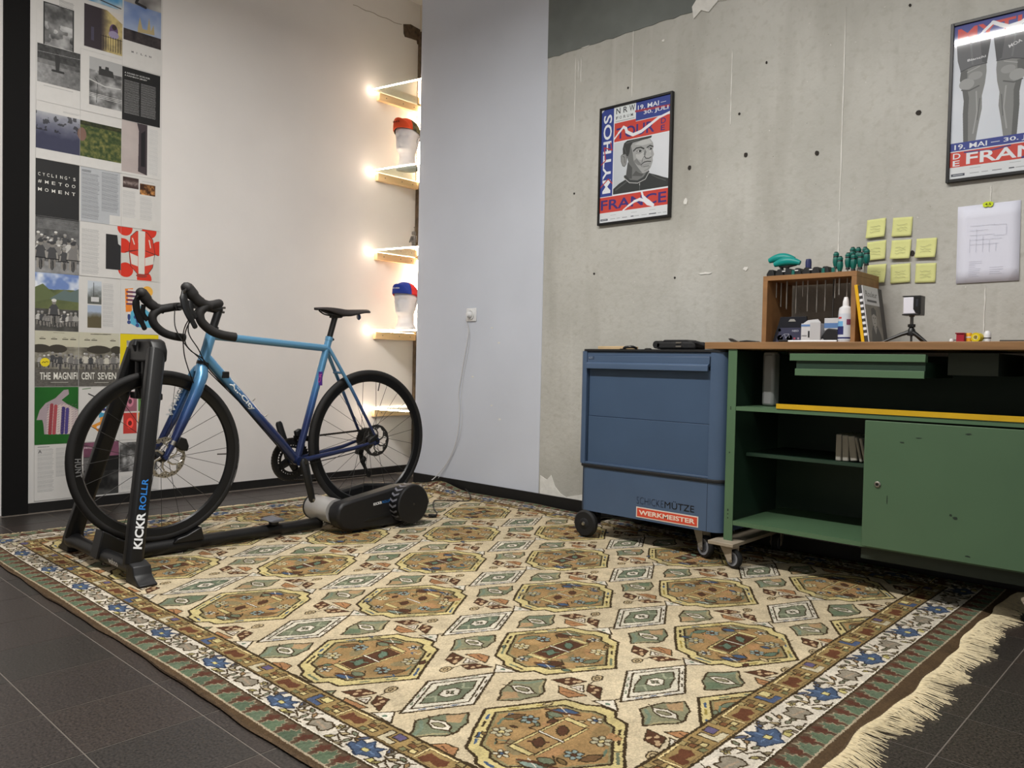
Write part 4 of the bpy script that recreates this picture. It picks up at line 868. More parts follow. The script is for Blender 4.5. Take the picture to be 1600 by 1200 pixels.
    for k, cc in enumerate([(150, 60, 66), (170, 74, 80), (204, 190, 186), (60, 50, 110), (74, 64, 130), (204, 190, 186), (190, 176, 176)]):
        C.line([(1.366+.019*k, .400), (1.374+.0185*k, .545-.006*k)], .0165, cc)
    for k in range(9):
        for q in range(12): C.line([(1.352+.0165*k, .405+.0125*q), (1.360+.0165*k, .410+.0125*q)], .0016, (120, 96, 110))
    lines(1.31, .10, 1.385, .325, (168, 168, 168)); lines(1.395, .17, 1.485, .325, (172, 172, 172)); C.text('A', 1.312, .30, .016, (70, 70, 70)); lines(1.31, .327, 1.37, .336, (90, 90, 90))
    # --- column two
    ph(1.518, 2.66, 1.71, 2.95, lambda u, v, n: mixc((70, 140, 190), (206, 206, 204), np.clip(n(4)*2-.6, 0, 1)), 31); C.line([(1.53, 2.69), (1.70, 2.67)], .006, (60, 60, 64))
    ph(1.518, 2.42, 1.71, 2.64, lambda u, v, n: mixc((52, 44, 50), (196, 178, 120), np.clip((u-.42)*5, 0, 1)*np.clip(.6+n(6)-.3, 0, 1)), 32)
    C.poly([(1.63, 2.64), (1.71, 2.59), (1.71, 2.64)], (210, 204, 196)); C.ell(1.665, 2.54, .022, .036, (96, 74, 110)); C.ell(1.665, 2.52, .026, .02, (150, 140, 170)); C.ell(1.668, 2.56, .012, .014, (60, 48, 46))
    for k in range(9): C.line([(1.60+.0125*k, 2.43), (1.60+.0125*k, 2.505)], .0026, (40, 34, 34))
    C.line([(1.60, 2.50), (1.71, 2.50)], .003, (40, 34, 34)); C.rect(1.552, 2.46, 1.566, 2.53, (70, 66, 84))
    ph(1.544, 2.124, 1.709, 2.373, lambda u, v, n: grey(np.where(v > .74, 168, 70+110*np.clip(n(7)*1.5-.3, 0, 1))), 33)
    C.poly([(1.59, 2.29), (1.592, 2.335), (1.603, 2.335), (1.604, 2.325), (1.622, 2.325), (1.624, 2.34), (1.640, 2.34), (1.642, 2.325), (1.662, 2.322), (1.668, 2.29)], (52, 52, 52))
    for z in (2.17, 2.178, 2.186): C.line([(1.544, z), (1.709, z-.004)], .0022, (210, 210, 208))
    C.line([(1.58, 2.14), (1.585, 2.25), (1.57, 2.27)], .002, (30, 30, 30)); C.line([(1.545, 2.255), (1.62, 2.235), (1.70, 2.24)], .006, (190, 190, 188))
    ph(1.501, 1.846, 1.708, 2.032, lambda u, v, n: mixc((44, 62, 30), (128, 124, 68), np.clip(n(14)*1.5-.35, 0, 1))*(1-.45*(v > .88))[..., None], 34); C.ell(1.51, 1.96, .022, .035, (120, 92, 82))
    C.rect(1.505, 1.508, 1.703, 1.793, (176, 179, 183)); lines(1.512, 1.525, 1.598, 1.765, (128, 130, 134)); lines(1.61, 1.575, 1.695, 1.785, (128, 130, 134)); lines(1.512, 1.768, 1.56, 1.782, (60, 60, 60), .006, .003)
    lines(1.512, 1.235, 1.60, 1.475, (168, 168, 168)); C.rect(1.632, 1.27, 1.71, 1.457, (38, 38, 40)); C.poly([(1.67, 1.457), (1.71, 1.457), (1.71, 1.40), (1.695, 1.41), (1.69, 1.43)], (196, 196, 194))
    for a in range(7): C.ell(1.71-.01*(a % 3), 1.29+.024*a, .012, .012, (196, 196, 194) if a % 2 else (38, 38, 40))
    ph(1.543, 1.077, 1.612, 1.20, lambda u, v, n: mixc((88, 90, 86), (190, 198, 206), np.clip(v*2-.5+n(4)-.5, 0, 1)), 35); ph(1.543, .951, 1.612, 1.071, lambda u, v, n: mixc((92, 84, 62), (160, 174, 196), np.clip((v-.45)*4+n(4)-.5, 0, 1)), 36)
    C.line([(1.573, 1.085), (1.573, 1.19)], .003, (60, 60, 60)); C.rect(1.56, 1.09, 1.60, 1.115, (200, 200, 200)); lines(1.62, .96, 1.675, 1.195, (176, 176, 176))
    # film-poster spread over columns one and two
    ph(1.294, .64, 1.705, .926, lambda u, v, n: np.where((v > .72)[..., None], mixc((186, 182, 158), (196, 193, 176), n(3)), np.where((v > .32)[..., None], mixc((58, 54, 48), (150, 146, 132), np.clip(n(12)*1.3-.2+.4*np.exp(-((u-.45)/.18)**2), 0, 1)), mixc((74, 72, 68), (110, 106, 100), n(60)))), 37)
    for cx, rx in ((1.32, .05), (1.40, .045), (1.60, .06), (1.69, .03)): C.ell(cx, .835, rx, .022, (62, 58, 50))
    riders(1.31, .735, 1.70, .75, 20, .062, light=(188, 184, 172)); riders(1.40, .722, 1.70, .735, 8, .078, light=(196, 192, 180))
    C.text('THE', 1.318, .676, .037, (226, 224, 216), w=.050, bold=.014); C.text('MAGNIFI', 1.382, .676, .038, (226, 224, 216), w=.113, bold=.014); C.text('CENT', 1.515, .676, .038, (226, 224, 216), w=.066, bold=.014); C.text('SEVEN', 1.596, .676, .038, (226, 224, 216), w=.094, bold=.014)
    for k, y in enumerate((1.318, 1.372, 1.424, 1.462, 1.53, 1.565, 1.66)):
        C.line([(y, .885), (y+.024, .885)], .005, (70, 64, 54)); C.line([(y+.004, .893), (y+.016, .893)], .002, (100, 96, 84))
    C.line([(1.38, .918), (1.43, .918)], .0025, (110, 104, 90)); C.line([(1.56, .917), (1.66, .919)], .004, (96, 90, 78)); C.ell(1.342, .765, .0225, .0225, (224, 204, 40), 0, None, 0, 24); C.line([(1.328, .762), (1.335, .768), (1.341, .763), (1.348, .769), (1.356, .766)], .003, (90, 80, 20))
    C.line([(1.37, .662), (1.45, .662)], .003, (180, 178, 170)); C.line([(1.58, .66), (1.65, .66)], .003, (180, 178, 170)); C.line([(1.5, .64), (1.5, .926)], .0012, (120, 118, 110))
    # cards page
    C.poly([(1.565, .43), (1.61, .45), (1.60, .56), (1.665, .575), (1.665, .42), (1.60, .395)], (222, 146, 56)); C.poly([(1.602, .47), (1.655, .485), (1.655, .565), (1.608, .553)], (70, 150, 186)); C.ell(1.632, .51, .02, .014, (230, 230, 232), .3); C.ell(1.628, .515, .01, .008, (60, 60, 130)); C.ell(1.62, .42, .03, .012, (214, 212, 216)); C.line([(1.60, .41), (1.64, .42)], .004, (50, 50, 60))
    C.rect(1.675, .395, 1.681, .60, (226, 178, 90)); C.line([(1.55, .60), (1.58, .585)], .006, (60, 60, 60)); C.line([(1.52, .625), (1.56, .63)], .004, (90, 120, 80))
    ph(1.527, .055, 1.706, .34, lambda u, v, n: np.where((v > .73)[..., None], mixc((70, 40, 56), (150, 96, 120), n(4)), mixc((26, 26, 26), (120, 120, 118), np.clip(n(5)*1.5-.5, 0, 1)*(v < .45))), 38); C.rect(1.527, .19, 1.61, .262, (78, 76, 76)); lines(1.53, .195, 1.608, .262, (150, 148, 148), .005, .0016); C.text('Milano', 1.53, .308, .01, (190, 170, 180), w=.06)
    # --- column three
    ph(1.715, 2.515, 1.916, 2.95, lambda u, v, n: np.where((v > .47)[..., None], mixc((70, 66, 68), (190, 188, 184), np.clip(n(4)*1.5-.3, 0, 1)), np.where((v > .14)[..., None], mixc((104, 128, 178), (196, 200, 206), np.clip((.5-v)*1.6+n(4)-.5, 0, 1)), mixc((26, 26, 30), (80, 70, 70), n(16)))), 39)
    C.poly([(1.79, 2.60), (1.80, 2.66), (1.815, 2.60), (1.84, 2.60), (1.85, 2.67), (1.86, 2.60), (1.875, 2.64), (1.88, 2.585), (1.79, 2.575)], (176, 160, 120)); C.line([(1.80, 2.78), (1.78, 2.73), (1.83, 2.72)], .014, (44, 44, 46))
    for s, x in (('M', 1.757), ('I', 1.784), ('L', 1.806), ('A', 1.828), ('N', 1.852)): C.text(s, x, 2.455, .010, (90, 90, 90), w=.003 if s == 'I' else .011)
    C.rect(1.71, 2.084, 1.914, 2.37, (28, 28, 29)); C.text('A ROUND OF BEERS FOR', 1.722, 2.335, .009, (206, 206, 204), w=.135); C.text('A RAINBOW JERSEY', 1.722, 2.320, .009, (206, 206, 204), w=.12)
    lines(1.722, 2.125, 1.80, 2.305, (140, 140, 140), .0058, .0022, .04); lines(1.81, 2.125, 1.89, 2.305, (140, 140, 140), .0058, .0022, .04)
    ph(1.709, 1.806, 1.845, 2.083, lambda u, v, n: mixc((168, 156, 154), (186, 176, 172), n(3)), 40); C.poly([(1.79, 2.083), (1.80, 2.04), (1.797, 1.82), (1.845, 1.806), (1.845, 2.083)], (62, 54, 58)); C.poly([(1.812, 2.03), (1.835, 2.05), (1.835, 1.85), (1.812, 1.85)], (28, 26, 30)); lines(1.855, 1.815, 1.905, 2.07, (190, 190, 190))
    ph(1.717, 1.722, 1.80, 1.779, lambda u, v, n: mixc((60, 46, 44), (190, 176, 170), np.exp(-((v-.45)/.2)**2)*n(9)), 41); ph(1.808, 1.697, 1.891, 1.757, lambda u, v, n: mixc((60, 34, 16), (232, 166, 96), np.clip(n(5)*1.8-.6, 0, 1)), 42)
    lines(1.717, 1.52, 1.785, 1.71, (182, 182, 182)); lines(1.81, 1.515, 1.875, 1.69, (182, 182, 182)); lines(1.82, 1.765, 1.89, 1.775, (170, 170, 170))
    C.rect(1.711, 1.225, 1.918, 1.507, (200, 198, 192))
    for cx, cz in ((1.73, 1.50), (1.86, 1.50), (1.72, 1.405), (1.735, 1.275), (1.835, 1.235), (1.915, 1.41)): C.ell(cx, cz, .040, .040, (206, 52, 34), 0, None, 0, 26)
    C.rect(1.65, 1.507, 1.918, 1.56, PW); C.rect(1.69, 1.16, 1.918, 1.225, PW); C.rect(1.632, 1.27, 1.7105, 1.457, (38, 38, 40)); C.rect(1.9185, 1.2, 1.94, 1.56, PW); C.poly([(1.69, 1.457), (1.7105, 1.457), (1.7105, 1.40), (1.695, 1.41)], (196, 196, 194))
    C.poly([(1.76, 1.30), (1.752, 1.38), (1.76, 1.46), (1.79, 1.492), (1.82, 1.498), (1.85, 1.49), (1.88, 1.455), (1.892, 1.38), (1.88, 1.30), (1.855, 1.262), (1.80, 1.255)], (204, 62, 44), (40, 36, 36), .0025)
    C.poly([(1.803, 1.26), (1.800, 1.497), (1.838, 1.496), (1.836, 1.26)], (212, 208, 200)); C.poly([(1.765, 1.31), (1.757, 1.37), (1.80, 1.355), (1.80, 1.30)], (212, 208, 200)); C.poly([(1.838, 1.35), (1.888, 1.37), (1.884, 1.32), (1.838, 1.305)], (212, 208, 200)); C.line([(1.80, 1.39), (1.73, 1.37)], .003, (40, 36, 36)); C.line([(1.84, 1.39), (1.91, 1.37)], .003, (40, 36, 36))
    C.line([(1.78, 1.42), (1.77, 1.45)], .006, (214, 206, 196)); C.line([(1.86, 1.45), (1.868, 1.41)], .006, (214, 206, 196)); C.line([(1.752, 1.38), (1.80, 1.39)], .002, (40, 36, 36)); C.ell(1.82, 1.25, .03, .01, (150, 60, 50))
    C.poly([(1.733, 1.172), (1.775, 1.178), (1.77, 1.05), (1.738, 1.045)], (226, 132, 48)); C.ell(1.853, 1.165, .03, .03, (232, 176, 76), 0, None, 0, 24)
    for k in range(4): C.rect(1.74, 1.085+.022*k, 1.795, 1.095+.022*k, (96, 66, 96)); C.rect(1.748, 1.097+.022*k, 1.79, 1.105+.022*k, (214, 208, 206))
    C.poly([(1.76, .985), (1.765, 1.05), (1.82, 1.085), (1.878, 1.04), (1.878, .965), (1.80, .965)], (88, 170, 200))
    for y, z in ((1.755, .99), (1.79, 1.02), (1.828, .985), (1.80, .975)): C.ell(y, z+.03, .008, .02, (50, 66, 120)); C.ell(y, z, .01, .01, (60, 76, 130)); C.ell(y, z+.05, .006, .006, (226, 220, 220))
    lines(1.85, 1.0, 1.9, 1.03, (190, 190, 190))
    C.rect(1.709, .655, 1.919, .927, (222, 200, 24)); ph(1.744, .655, 1.885, .89, lambda u, v, n: mixc((90, 92, 90), (206, 206, 206), np.clip(n(7)*2-.5, 0, 1)), 43)
    for (a, b, c_, d), cc in (((1.728, .50, 1.80, .61), (150, 96, 110)), ((1.728, .378, 1.80, .492), (190, 60, 54)), ((1.808, .50, 1.86, .61), (92, 138, 74)), ((1.808, .378, 1.86, .492), (220, 150, 70)), ((1.868, .50, 1.91, .61), (84, 130, 170)), ((1.868, .378, 1.91, .492), (206, 196, 90))):
        C.rect(a, b, c_, d, cc); C.ell((a+c_)/2, (b+d)/2, (c_-a)*.26, .03, tuple(min(255, int(x*1.35)) for x in cc)); C.ell((a+c_)/2, (b+d)/2, (c_-a)*.14, .014, tuple(int(x*.6) for x in cc))
    ph(1.706, .168, 1.812, .33, lambda u, v, n: grey(60+130*np.clip(n(5)*1.8-.6, 0, 1)), 44); ph(1.812, .168, 1.915, .33, lambda u, v, n: grey(90+90*n(4)), 45); lines(1.72, .07, 1.80, .15, (184, 184, 184)); lines(1.82, .07, 1.90, .15, (184, 184, 184))
    return C
PG = paint_pages(); PGM = img_mat('printed_magazine_paper', PG.image('magazine_print'), .55, spec=.3, noise=.03, nscale=30)
def page(y0, z0, y1, z1, label, k, name='magazine_page'):
    lift = .0012+.0006*(k % 3); b = MB(); n = 5; vs = []
    for i in range(n+1):
        for j in range(n+1):
            u, v = i/n, j/n; ed = .0008*((2*u-1)**4+(2*v-1)**4)*((k*7 % 5)/3)
            vs.append((XW+lift+ed, y0+.0008+(y1-y0-.0016)*u, z0+.0008+(z1-z0-.0016)*v))
    b.add(vs, [(i*(n+1)+j, (i+1)*(n+1)+j, (i+1)*(n+1)+j+1, i*(n+1)+j+1) for i in range(n) for j in range(n)])
    o = b.build(name, PGM, None, loc=(XW+lift, (y0+y1)/2, z0)); set_uv(o, lambda p: ((p.y-PG.x0)/(PG.x1-PG.x0), (p.z-PG.y0)/(PG.y1-PG.y0)))
    md = o.modifiers.new('paper', 'SOLIDIFY'); md.thickness = .0006; md.offset = -1
    return tag(o, label, 'page', 'magazine pages pasted on the left wall')
Y_ = [1.294, 1.5005, 1.709, 1.917]
PL = [
 (0, 2.37, 2.66, 'magazine page with dark framed picture of trees, above the grey picture of a walking rider'),
 (0, 2.083, 2.37, 'magazine page with grey photo of rider on a wet road, above the lake photo'),
 (0, 1.793, 2.083, 'magazine page with dusky blue lake photo'),
 (0, 1.507, 1.793, 'black magazine page headed CYCLINGS #METOO MOMENT'),
 (0, 1.222, 1.507, 'magazine page with grey crowd of racing cyclists below the black METOO page'),
 (0, .926, 1.222, 'magazine page with cyclists on a road under green hills and blue sky'),
 (0, .638, .926, 'left half of film poster spread reading THE MAGNIFI'),
 (0, .343, .638, 'green magazine page with striped knitted glove'),
 (0, .055, .343, 'white text-only magazine page at the bottom, under the green glove page'),
 (1, 2.66, 2.945, 'cropped magazine page with blue sky photo above the purple archway picture'),
 (1, 2.40, 2.66, 'magazine page with yellow wall, arch and iron gate photo'),
 (1, 2.083, 2.40, 'magazine page with grey castle hill photo'),
 (1, 1.793, 2.083, 'magazine page with green flowering meadow photo'),
 (1, 1.507, 1.793, 'pale grey magazine page with two columns of text beside the black METOO page'),
 (1, 1.222, 1.507, 'magazine page with text and a black silhouette beside the red and white page'),
 (1, .926, 1.222, 'magazine page with two small stacked landscape photos and a text column'),
 (1, .638, .926, 'right half of film poster spread reading CENT SEVEN'),
 (1, .343, .638, 'magazine page with orange and blue printed cards behind the front wheel'),
 (1, .055, .343, 'dark magazine page with pink band at its top, behind the front wheel'),
 (2, 2.372, 2.945, 'tall magazine sheet with skyline photo above the word MILAN'),
 (2, 2.083, 2.372, 'black magazine page filled with white text beside the castle hill photo'),
 (2, 1.793, 2.083, 'magazine page with pinkish wall and dark doorway photo'),
 (2, 1.507, 1.793, 'white magazine page with two thumbnail photos above two text columns'),
 (2, 1.222, 1.507, 'magazine page with red and white striped helmet drawing and red dots'),
 (2, .926, 1.222, 'magazine page with orange and blue cartoon of riders behind the handlebar'),
 (2, .638, .926, 'magazine page with thick yellow frame behind the trainer clamp'),
 (2, .343, .638, 'magazine page with grid of small coloured cards behind the trainer upright'),
 (2, .055, .343, 'magazine page with grey photo strip above text, behind the front wheel hub')]
for k, (c, z0, z1, lb) in enumerate(PL): page(Y_[c], z0, Y_[c+1], z1, lb, k)
bk = MB().box((XW, 1.263, .048), (XW+.0008, 1.925, 3.2)).build('paper_backing', mat('white_backing_paper', (208, 206, 203), .6), wl)

# ------------------------------------------------------------------ framed posters
WB, WR_, WW = (50, 66, 140), (196, 66, 56), (222, 226, 232)
def poster_canvas(): return Canvas(0, 0, .42, .60, .00045, WW)
def swoosh(C, pts, w0=.010): 
    for i in range(len(pts)-1): C.line(pts[i:i+2], w0*(.5+.8*math.sin(PI*(i+.5)/len(pts))), (226, 228, 234))
def footer(C, z):
    C.rect(0, 0, .42, z, (214, 218, 222)); C.rect(.006, .010, .052, .020, (60, 66, 80)); C.line([(.012, .015), (.046, .015)], .002, (200, 204, 210))
    for k, (x, w_) in enumerate(((.07, .03), (.11, .02), (.145, .03), (.20, .014), (.22, .028), (.265, .03), (.31, .04), (.36, .02), (.39, .02))):
        C.line([(x, .016), (x+w_, .016)], .0045 if k in (3, 6) else .002, (70, 74, 84) if k in (3, 6, 2) else (140, 144, 150)); 
        if k % 3 == 0: C.line([(x, .036), (x+.035, .036)], .0018, (160, 164, 170))
def paint_poster_one():
    C = poster_canvas(); D = (60, 46, 116)
    C.rect(0, .135, .078, .60, WB); C.text('MYTHOS', .066, .155, .053, WW, w=.415, rot=PI/2, bold=.018)
    C.line([(.0, .31), (.03, .33), (.02, .40), (.07, .38), (.06, .42)], .006, (176, 54, 56)); C.line([(.0, .19), (.05, .23), (.08, .20)], .006, (176, 54, 56)); C.poly([(0, .60), (0, .585), (.018, .60)], WW)
    C.rect(.083, .518, .215, .60, (214, 220, 222)); 
    for s, x, w_ in (('N', .092, .026), ('R', .137, .025), ('W', .174, .034)): C.text(s, x, .563, .030, (46, 48, 52), w=w_, bold=.01)
    for s, x in (('F', .092), ('O', .113), ('R', .138), ('U', .160), ('M', .183)): C.text(s, x, .535, .015, (60, 62, 66), w=.014, bold=.01)
    C.line([(.09, .524), (.206, .524)], .002, (120, 122, 126))
    C.rect(.215, .505, .42, .60, WB); C.line([(.215, .555), (.42, .545)], .012, (150, 56, 76)); C.text('19. MAI', .226, .558, .024, WW, w=.125, bold=.014); C.line([(.362, .570), (.392, .570)], .002, WW); C.text('30. JULI', .262, .524, .024, WW, w=.145, bold=.014)
    C.rect(.083, .418, .42, .502, WR_); C.rect(.083, .502, .215, .516, WR_); C.text('TOUR', .096, .430, .058, D, w=.232, bold=.018)
    C.text('D', .366, .462, .028, D, w=.028, bold=.014); C.text('E', .366, .428, .026, D, w=.024, bold=.014); C.rect(.083, .413, .42, .418, WW)
    swoosh(C, [(.083, .435), (.11, .462), (.14, .488), (.155, .478), (.16, .46), (.20, .437), (.25, .446), (.30, .470), (.35, .495), (.42, .512)], .013)
    # portrait: older rider, three-quarter view to the right
    C.fill_noise(.083, .143, .42, .413, lambda u, v, n: mixc((178, 186, 192), (216, 220, 226), np.clip(.2+.9*u*.6+.4*v+.2*(n(3)-.5), 0, 1)), 61)
    J, J2 = (50, 54, 54), (76, 80, 80)
    C.poly([(.083, .143), (.083, .172), (.12, .196), (.168, .215), (.20, .225), (.30, .226), (.345, .210), (.39, .192), (.42, .182), (.42, .143)], J)
    C.line([(.10, .165), (.16, .196), (.19, .215)], .008, J2); C.line([(.40, .175), (.35, .196), (.32, .214)], .006, J2); C.line([(.248, .143), (.25, .19)], .002, (110, 114, 114)); C.ell(.248, .175, .002, .006, (190, 190, 190))
    C.poly([(.160, .218), (.166, .26), (.176, .30), (.295, .27), (.288, .224), (.25, .196), (.19, .200)], (112, 114, 114)); C.poly([(.160, .218), (.172, .30), (.20, .28), (.20, .21)], (78, 80, 80)); C.poly([(.20, .225), (.26, .215), (.285, .245), (.23, .255)], (84, 86, 86))
    C.line([(.157, .228), (.185, .200), (.235, .190), (.275, .204), (.297, .232)], .014, (58, 62, 62)); C.line([(.150, .222), (.185, .192), (.235, .183), (.282, .197), (.302, .228)], .0035, (188, 190, 190))
    face = [(.166, .40), (.20, .408), (.27, .405), (.305, .398), (.322, .375), (.326, .355), (.322, .340), (.330, .315), (.322, .300), (.324, .285), (.320, .272), (.312, .252), (.296, .234), (.268, .228), (.24, .236), (.205, .262), (.178, .292), (.166, .330)]
    C.poly(face, (158, 160, 160))
    C.poly([(.166, .33), (.178, .292), (.205, .262), (.24, .236), (.262, .232), (.236, .262), (.208, .30), (.20, .345), (.19, .38), (.168, .39)], (110, 112, 112)); C.poly([(.21, .385), (.26, .402), (.30, .398), (.316, .375), (.26, .372)], (184, 186, 186)); C.ell(.25, .322, .03, .022, (180, 182, 182), -.3); C.ell(.300, .330, .010, .024, (188, 190, 190), -.15)
    C.poly([(.205, .30), (.235, .275), (.262, .268), (.25, .285), (.225, .31)], (126, 128, 128)); C.line([(.278, .322), (.262, .302), (.258, .285)], .003, (96, 98, 98)); C.line([(.226, .31), (.24, .285), (.262, .262)], .0025, (112, 114, 114))
    C.poly([(.140, .345), (.138, .375), (.146, .402), (.165, .413), (.315, .413), (.310, .402), (.26, .400), (.20, .396), (.186, .378), (.180, .345), (.172, .330), (.158, .335)], (58, 60, 60)); C.line([(.16, .40), (.24, .408)], .004, (94, 96, 96)); C.line([(.15, .38), (.16, .35)], .003, (92, 94, 94))
    C.poly([(.136, .345), (.128, .338), (.130, .310), (.140, .286), (.152, .280), (.162, .292), (.166, .325), (.158, .345)], (138, 140, 140), (86, 88, 88), .003); C.line([(.140, .335), (.150, .33), (.152, .300)], .0035, (94, 96, 96))
    C.line([(.206, .353), (.222, .364), (.25, .364), (.268, .354)], .0075, (60, 62, 62)); C.line([(.288, .357), (.305, .364), (.322, .356)], .0065, (60, 62, 62))
    C.ell(.240, .346, .014, .0055, (200, 202, 202), -.1, (56, 58, 58), .003); C.ell(.245, .346, .0055, .0055, (40, 42, 42)); C.ell(.305, .347, .010, .0045, (200, 202, 202), -.1, (56, 58, 58), .003); C.ell(.310, .347, .0045, .005, (40, 42, 42)); C.line([(.222, .337), (.24, .332), (.258, .338)], .0025, (112, 114, 114))
    C.poly([(.278, .352), (.294, .352), (.312, .318), (.314, .306), (.300, .300), (.278, .304), (.274, .312), (.282, .32)], (172, 174, 174)); C.line([(.274, .313), (.282, .303), (.300, .300), (.313, .305)], .0045, (70, 72, 72)); C.poly([(.276, .350), (.268, .325), (.276, .312), (.284, .335)], (116, 118, 118))
    C.line([(.256, .276), (.272, .285), (.292, .286), (.312, .282)], .005, (62, 64, 64)); C.line([(.262, .270), (.29, .272), (.308, .272)], .005, (142, 144, 144)); C.line([(.268, .262), (.30, .262)], .004, (104, 106, 106)); C.line([(.275, .240), (.296, .246), (.306, .258)], .003, (120, 122, 122))
    C.rect(.078, .135, .083, .60, WW); C.rect(0, .135, .42, .1385, WW)
    C.rect(0, .052, .42, .135, WR_); C.text('FRANCE', .006, .066, .054, D, w=.402, bold=.018)
    swoosh(C, [(.15, .054), (.18, .072), (.22, .092), (.25, .098), (.28, .088), (.30, .070), (.33, .060), (.30, .085), (.27, .11), (.262, .134)], .013)
    footer(C, .050); return C.image('portrait_poster_print')
def paint_poster_two():
    C = poster_canvas()
    C.rect(0, .525, .42, .60, (58, 66, 140)); C.text('MYTHOS', .012, .528, .058, (198, 66, 62), w=.39, bold=.018)
    swoosh(C, [(.07, .528), (.10, .556), (.13, .582), (.155, .566), (.18, .552), (.22, .556), (.25, .575), (.28, .57)], .012); C.line([(.0, .522), (.42, .522)], .003, WW)
    C.fill_noise(0, .140, .42, .521, lambda u, v, n: mixc((196, 204, 214), (218, 222, 230), n(3)), 71)
    def leg(dx, sc, mirror=False):
        f = lambda pts: [((dx+(-(x) if mirror else x)*sc), z) for x, z in pts]
        C.poly(f([(-.065, .521), (-.060, .46), (-.048, .425), (-.052, .385), (-.04, .345), (-.032, .30), (-.034, .25), (-.030, .20), (-.026, .14), (.024, .14), (.034, .20), (.046, .26), (.044, .31), (.055, .355), (.060, .40), (.058, .44), (.072, .521)]), (128, 130, 130))
        C.poly(f([(-.048, .42), (-.052, .385), (-.04, .345), (-.032, .30), (-.034, .25), (-.028, .14), (-.008, .14), (-.012, .25), (-.010, .31), (-.022, .36), (-.02, .42)]), (92, 94, 94))
        C.ell(*f([(-.022, .365)])[0], .026, .022, (154, 156, 156)); C.ell(*f([(.014, .392)])[0], .024, .016, (148, 150, 150)); C.line(f([(-.042, .345), (-.01, .338), (.03, .35)]), .005, (84, 86, 86)); C.line(f([(.02, .33), (.026, .25), (.012, .17)]), .005, (156, 158, 158)); C.line(f([(.036, .30), (.028, .22)]), .004, (100, 102, 102)); C.line(f([(-.02, .41), (.03, .425)]), .004, (160, 162, 162))
        C.poly(f([(-.070, .521), (-.064, .462), (-.050, .418), (0, .430), (.060, .432), (.074, .521)]), (98, 100, 104)); C.line(f([(-.050, .418), (0, .430), (.060, .432)]), .003, (56, 58, 62)); C.line(f([(-.01, .521), (.0, .44)]), .006, (112, 114, 118)); C.poly(f([(.03, .521), (.04, .44), (.060, .432), (.074, .521)]), (76, 78, 82))
    leg(.066, .80); leg(.196, .84, True); leg(.33, .8)
    C.text('Bianchi', .048, .452, .009, (214, 216, 220), w=.062, bold=.02, shear=.05); C.text('MOA', .186, .470, .013, (206, 208, 212), w=.044, rot=.35)
    C.poly([(.26, .40), (.29, .41), (.33, .38), (.33, .32), (.25, .325), (.232, .335), (.256, .36)], (206, 210, 216)); C.line([(.26, .39), (.30, .34)], .003, (150, 154, 160)); C.line([(.25, .345), (.31, .36)], .003, (150, 154, 160))
    C.rect(0, .108, .42, .141, (52, 66, 140)); C.text('19. MAI', .014, .114, .020, WW, w=.110, bold=.014); C.line([(.138, .124), (.165, .124)], .0022, WW); C.text('30. JULI', .178, .114, .020, WW, w=.13, bold=.014); C.rect(0, .1055, .42, .109, WW)
    C.rect(0, .046, .42, .1055, WR_); C.line([(.05, .100), (.14, .094), (.20, .102)], .006, (70, 60, 120)); C.line([(.24, .05), (.30, .07)], .008, (70, 60, 120))
    C.text('D', .010, .078, .022, WW, w=.026, bold=.014); C.text('E', .010, .050, .022, WW, w=.024, bold=.014); C.text('FRANCE', .056, .052, .045, WW, w=.355, bold=.018)
    footer(C, .046); return C.image('legs_poster_print')
M_FRAME = mat('black_frame_moulding', (18, 18, 19), .35)
def framed(x0, x1, z0, z1, img, nm, label, tilt=0):
    c = thing('framed_poster', ((x0+x1)/2, YW, z0), label, 'poster', None); f = .012; y0, y1 = YW-.022, YW-.001
    for a, b in (((x0, y0, z0), (x0+f, y1, z1)), ((x1-f, y0, z0), (x1, y1, z1)), ((x0+f, y0, z0), (x1-f, y1, z0+f)), ((x0+f, y0, z1-f), (x1-f, y1, z1))): MB().box(a, b).build('frame_rail', M_FRAME, c, bevel=.0012)
    o = MB().add([(x0+f, y0+.007, z0+f), (x1-f, y0+.007, z0+f), (x1-f, y0+.007, z1-f), (x0+f, y0+.007, z1-f)], [(0, 1, 2, 3)]).build('poster_print', img_mat(nm, img, .5, coat=1.0 if nm.endswith('two') else .35, spec=.3), c)
    set_uv(o, lambda p: ((p.x-x0-f)/(x1-x0-2*f), (p.z-z0-f)/(z1-z0-2*f)))
    return c
framed(-2.5735, -2.128, 1.552, 2.172, paint_poster_one(), 'poster_gloss_one', 'black-framed red and blue poster with a grey portrait of a man, above the blue cabinet')
framed(-.888, -.442, 1.546, 2.158, paint_poster_two(), 'poster_gloss_two', 'black-framed red and blue poster with grey cyclist legs, above the white sheet')

